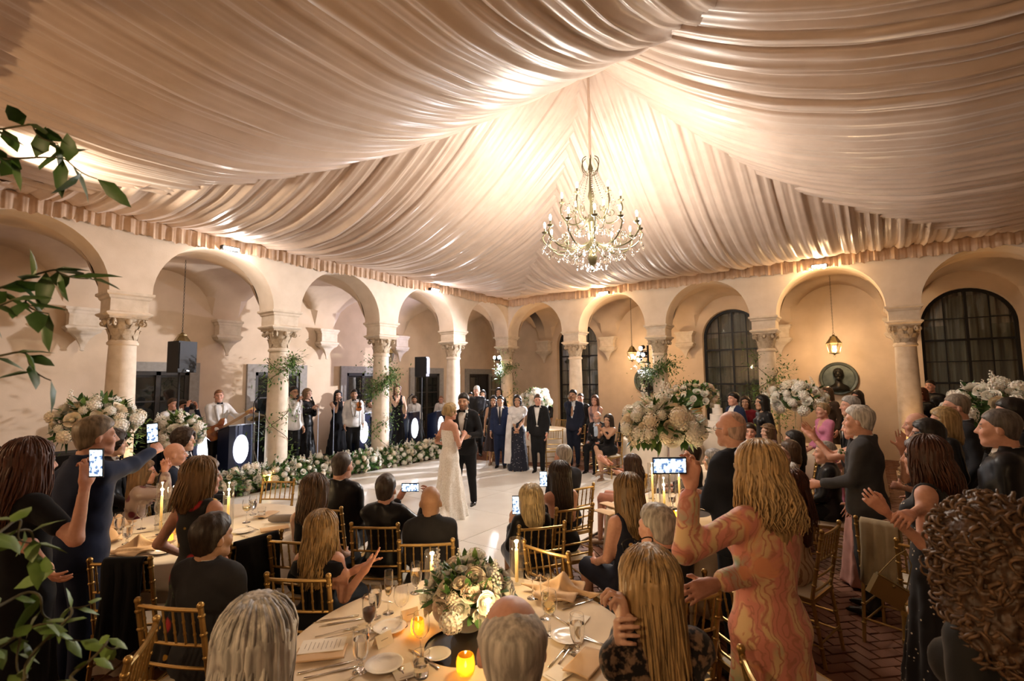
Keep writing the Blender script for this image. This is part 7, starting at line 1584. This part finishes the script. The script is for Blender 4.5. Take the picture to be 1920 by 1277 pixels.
# ---- band
mp = person('photographer in a navy suit aiming a camera beside the speaker pole', 343, 750, 1.7, X=-.80, fz=FZ, face=(3.0, -7.6), lod=1, skin='rosy', hair='side', hc=DBR, tc=(.010, .015, .035), R=(.07, .22, 1.46), L=(-.10, .24, 1.42), Rh='grip', Lh='hold')
q = mp['world'](mp['hc']+V3(.0, .155, .0)); r = empty('camera', (q[0], q[1], q[2]), mp['yaw'], label='black camera held to the eye of the photographer', cat='camera'); MB().box((0, 0, 0), (.14, .07, .10)).build('camera_body', BLACKP, r, smooth=False); o = MB().lathe([(0, .03), (.035, .03), (.038, .12), (.034, .13), (0, .125)], 16).build('lens', BLACKP, r); o.rotation_euler = (-PI/2, 0, 0); MB().box((0, -.005, .06), (.05, .05, .03)).build('viewfinder', BLACKP, r, smooth=False)
person('musician in a white jacket behind the photographer', 325, 746, 1.7, X=-1.5, fz=FZ, face=(3.4, -7.4), lod=2, skin='rosy', hair='short', hc=BRN, tc=WJ, bc=BLACK, tie='bow')
bs = person('bass guitarist in a white shirt and black bow tie', 411, 731, 1.8, X=-1.12, fz=FZ, face=(2.6, -8.2), lod=1, skin='rosy', hair='crop', hc=(.28, .12, .05), top='tux', tc=WJ, bc=BLACK, tie='bow', R=(.10, .24, .98), Rh='hold', L=(-.46, .30, 1.28), Lh='grip', head=(-.3, 0, 0))
def guitar(pp, label, p0, p1, scale=1.):
    A = pp['world'](p0); B = pp['world'](p1); x = (B-A)/np.linalg.norm(B-A); nrm = rotz(pp['yaw'])@V3(0, 1, .15); nrm -= x*(nrm@x); nrm /= np.linalg.norm(nrm); y = np.cross(nrm, x)
    r = empty('bass_guitar', label=label, cat='guitar'); r.matrix_world = Matrix(((x[0], y[0], nrm[0], A[0]), (x[1], y[1], nrm[1], A[1]), (x[2], y[2], nrm[2], A[2]), (0, 0, 0, 1)))
    SB = M('sunburst_wood', (.16, .035, .012), .25, coat=.6, var=((.42, .16, .03), 4, .4, .65)); out = [(-.20, -.02), (-.19, .10), (-.10, .16), (.0, .125), (.08, .12), (.17, .17), (.24, .15), (.20, .08), (.15, .03), (.14, -.02), (.17, -.09), (.16, -.14), (.08, -.14), (.0, -.115), (-.09, -.15), (-.18, -.12)]
    b = MB(); n = len(out); b.add([(a, c, -.02) for a, c in out]+[(a, c, .02) for a, c in out], [tuple(range(n-1, -1, -1)), tuple(range(n, 2*n))]+[(i, (i+1) % n, n+(i+1) % n, n+i) for i in range(n)]); b.build('body', SB, r, smooth=False)
    L = np.linalg.norm(B-A); MB().box((L/2+.06, 0, .022), (L-.12, .055, .022)).build('neck', M('maple_neck', (.30, .16, .07), .4), r, smooth=False); MB().box((L+.09, .01, .016), (.20, .085, .018)).build('headstock', M('maple_head', (.50, .30, .12), .4), r, smooth=False)
    b = MB(); b.add([(-.06, -.10, .022), (.12, -.09, .022), (.13, .04, .022), (-.02, .07, .022), (-.10, -.03, .022)], [(0, 1, 2, 3, 4)]); b.build('pickguard', M('tortoise_guard', (.20, .06, .02), .3), r, smooth=False)
    for k in range(4): MB().rod((-.12, -.018+k*.012, .036), (L+.05, -.016+k*.011, .036), .0012, n=4).build('string', STEEL, r)
    for k in range(4): MB().ball((L+.03+k*.045, .06, .016), .013, 6, 4).build('tuning_peg', STEEL, r)
guitar(bs, 'sunburst bass guitar slung across the white-shirted player', V3(.10, .22, .96), V3(-.42, .30, 1.27))
mp = person('man in a white dinner jacket singing into a hand microphone', 551, 725, 1.8, X=-.60, fz=FZ, face=(2.4, -6.4), lod=1, skin='tan', hair='short', hc=BLKH, top='tux', tc=WJ, bc=BLACK, tie='bow', R=(.02, .20, 1.46), Rh='grip', L='rest', smile=2, glasses=True)
mic(mp['world'](mp['hc']+mp['Rh']@V3(.01, .150, -.080)), mp['world'](V3(0, -.6, .8))-mp['world'](V3(0, 0, 0)), 'microphone of the man in a white dinner jacket by the vine column')
mp = person('woman with long fair hair in black lace singing beside the vine column', 577, 729, 1.7, X=-1.35, fz=FZ, face=(1.8, -5.6), sex='f', lod=1, skin='fair', hair='long', hc=(.26, .16, .08), top='dress', tc=BLACK, sleeve=2, hem=.05, R=(.10, .30, 1.28), Rh='grip', L=(0, .28, 1.25), Lh='hold')
mic(mp['world'](mp['hc']+mp['Rh']@V3(.01, .150, -.080)), mp['world'](V3(0, -.6, .8))-mp['world'](V3(0, 0, 0)), 'microphone of the woman in black lace')
mp = person('dark-haired woman in a black gown singing into a microphone behind the screen', 634, 732, 1.7, X=-1.25, fz=FZ, face=(3, -7.2), sex='f', lod=2, skin='fair', hair='long', hc=BLKH, top='dress', tc=BLKD, neck='round', hem=.05, R=(.02, .18, 1.40), Rh='grip')
mic(mp['world'](mp['hc']+mp['Rh']@V3(.01, .150, -.080)), mp['world'](V3(0, -.6, .8))-mp['world'](V3(0, 0, 0)), 'microphone of the dark-haired woman behind the screen')
person('man in a white dinner jacket at the microphone stand', 664, 730, 1.8, X=-.76, fz=FZ, face=(3.4, -7.6), lod=1, skin='tan', hair='short', hc=BLKH, top='tux', tc=WJ, bc=BLACK, tie='bow', beard=True)
vp = person('violinist in a white jacket bending to the instrument', 694, 748, 1.6, X=-1.75, fz=FZ, face=(3, -7), lod=2, skin='tan', hair='short', hc=BLKH, top='tux', tc=WJ, bc=BLACK, tie='bow', head=(.3, .2, .2), L=(-.28, .36, 1.32), R=(.20, .36, 1.30), Lh='grip', Rh='grip')
q = atx(673, 762, -.30); r = empty('sheet_light', (q[0], q[1], q[2]), 0, label='small orange violin beside the microphone stand', cat='violin'); r.name = 'violin'; VW = M('violin_varnish', (.48, .15, .03), .3, coat=.5)
for z, s in ((.055, .075), (-.06, .085)): MB().ball((0, 0, z), (.02, s, .055), 14, 8).build('bout', VW, r)
MB().box((0, 0, 0), (.036, .09, .08)).build('waist', VW, r, smooth=False); MB().box((.02, 0, .10), (.012, .022, .26)).build('fingerboard', BLACKP, r, smooth=False); MB().box((.028, 0, -.02), (.008, .11, .02)).build('chin_rest', BLACKP, r, smooth=False)
mp = person('woman singer in a low-cut black gown with a microphone at her mouth', 745, 722, 1.8, X=-.66, fz=FZ, face=(4, -7.4), sex='f', lod=1, skin='fair', hair='long', hc=(.16, .08, .04), top='dress', tc=BLKD, neck='v', hem=.03, hemw=.8, R=(.02, .17, 1.50), Rh='grip', L=(-.22, .12, 1.02))
mic(mp['world'](mp['hc']+mp['Rh']@V3(.01, .150, -.080)), mp['world'](V3(0, -.6, .8))-mp['world'](V3(0, 0, 0)), 'microphone of the woman singer in the low-cut gown')
person('bearded musician in a white jacket behind a band desk', 777, 742, 1.6, X=-1.60, fz=FZ, face=(3.6, -7), lod=2, skin='tan', hair='side', hc=DBR, top='tux', tc=WJ, bc=BLACK, tie='bow', beard=True)
person('older musician with glasses in a white jacket behind a band desk', 827, 742, 1.6, X=-1.60, fz=FZ, face=(3.6, -7), lod=2, skin='rosy', hair='crop', hc=(.3, .15, .08), top='tux', tc=WJ, bc=BLACK, tie='bow', glasses=True)
# ================================================================== cloth gives way where knees, chairs and gowns press into it
for o, cx, cy, n, m in CLOTHS:
    V = np.zeros(len(o.data.vertices)*3, np.float32); o.data.vertices.foreach_get('co', V); V = V.reshape(m, n, 3).astype(float)
    near = [b for b in BODIES if math.hypot(b[0][0]-cx, b[0][1]-cy) < 1.75]; nch = [c for c in CINFO.values() if math.hypot(c[0]-cx, c[1]-cy) < 1.5]
    R_ = np.hypot(V[..., 0], V[..., 1]); Rn = R_.copy(); fr = np.linspace(.22, 1.0, 60)
    for k in range(5, m):
        P = (V[k][:, None, :]*np.stack([fr, fr, np.ones(60)], 1)[None]).reshape(-1, 3)+V3(cx, cy, 0); blk = np.zeros(len(P), bool)
        for loc, yaw, pr, prT_, drs, st_, sc, hem in near:
            q = (P-loc)@rotz(yaw); d = field(q, pr, .03, .055 if drs else .042)
            if drs and not st_: d = np.minimum(d, np.where(q[:, 2] > hem, np.hypot(q[:, 0], q[:, 1]/.8)-.165*sc-.16*np.clip((.9-q[:, 2])/.8, 0, 1), 9))
            blk |= d < 0; blk |= (np.abs(q[:, 0]) < .17) & (q[:, 1] > .34) & (q[:, 1] < .70) & (q[:, 2] < .12) if st_ else (np.abs(q[:, 0]) < .15) & (np.abs(q[:, 1]-.05) < .20) & (q[:, 2] < .12)
        for x, y, yw, _ in nch:
            q = (P-V3(x, y, 0))@rotz(yw); blk |= (np.abs(q[:, 0]) < .225) & (q[:, 1] < .235) & (q[:, 1] > -.31) & (q[:, 2] < .52); blk |= (np.abs(q[:, 0]) < .225) & (q[:, 1] < -.16) & (q[:, 1] > -.33)
        blk = blk.reshape(n, 60); hit = blk.any(1); first = fr[np.argmax(blk, 1)]; Rn[k] = np.where(hit, np.minimum(Rn[k], R_[k]*first-.018), Rn[k])
        mn = np.minimum(np.minimum(np.roll(Rn[k], 1), np.roll(Rn[k], -1)), Rn[k]); Rn[k] = np.minimum(Rn[k], (np.roll(mn, 1)+np.roll(mn, -1)+2*mn)/4)
    Rn = np.maximum(Rn, .18); V[..., :2] *= (Rn/np.maximum(R_, 1e-4))[..., None]
    o.data.vertices.foreach_set('co', V.reshape(-1).astype(np.float32)); o.data.update()
# ================================================================== sub-parts: pieces that belong to a part of their thing
RULES = {'shirt_collar': 'shirt', 'cuff': 'shirt', 'lapel': 'jacket', 'hair_locks': 'hair', 'hair_curls': 'hair', 'headband': 'hair', 'sunglasses': 'hair', 'wick': 'candle', 'wine': 'bowl', 'water': 'bowl', 'cola': 'bowl', 'champagne': 'bowl', 'grille': 'cabinet', 'badge': 'cabinet', 'candle_cup': 'arm', 'shawl_tail': 'white_shawl', 'bulb': ('candle_tube', 'arm'), 'flame': ('candle', 'cup')}
for o in list(bpy.data.objects):
    if o.parent is None and o.children:
        parts = {}
        for c in o.children: parts.setdefault(c.name.split('.')[0], []).append(c)
        for k, pn in RULES.items():
            for p_ in ((pn,) if isinstance(pn, str) else pn):
                if k in parts and p_ in parts:
                    for i, c in enumerate(parts[k]): c.parent = parts[p_][i % len(parts[p_])]
                    break
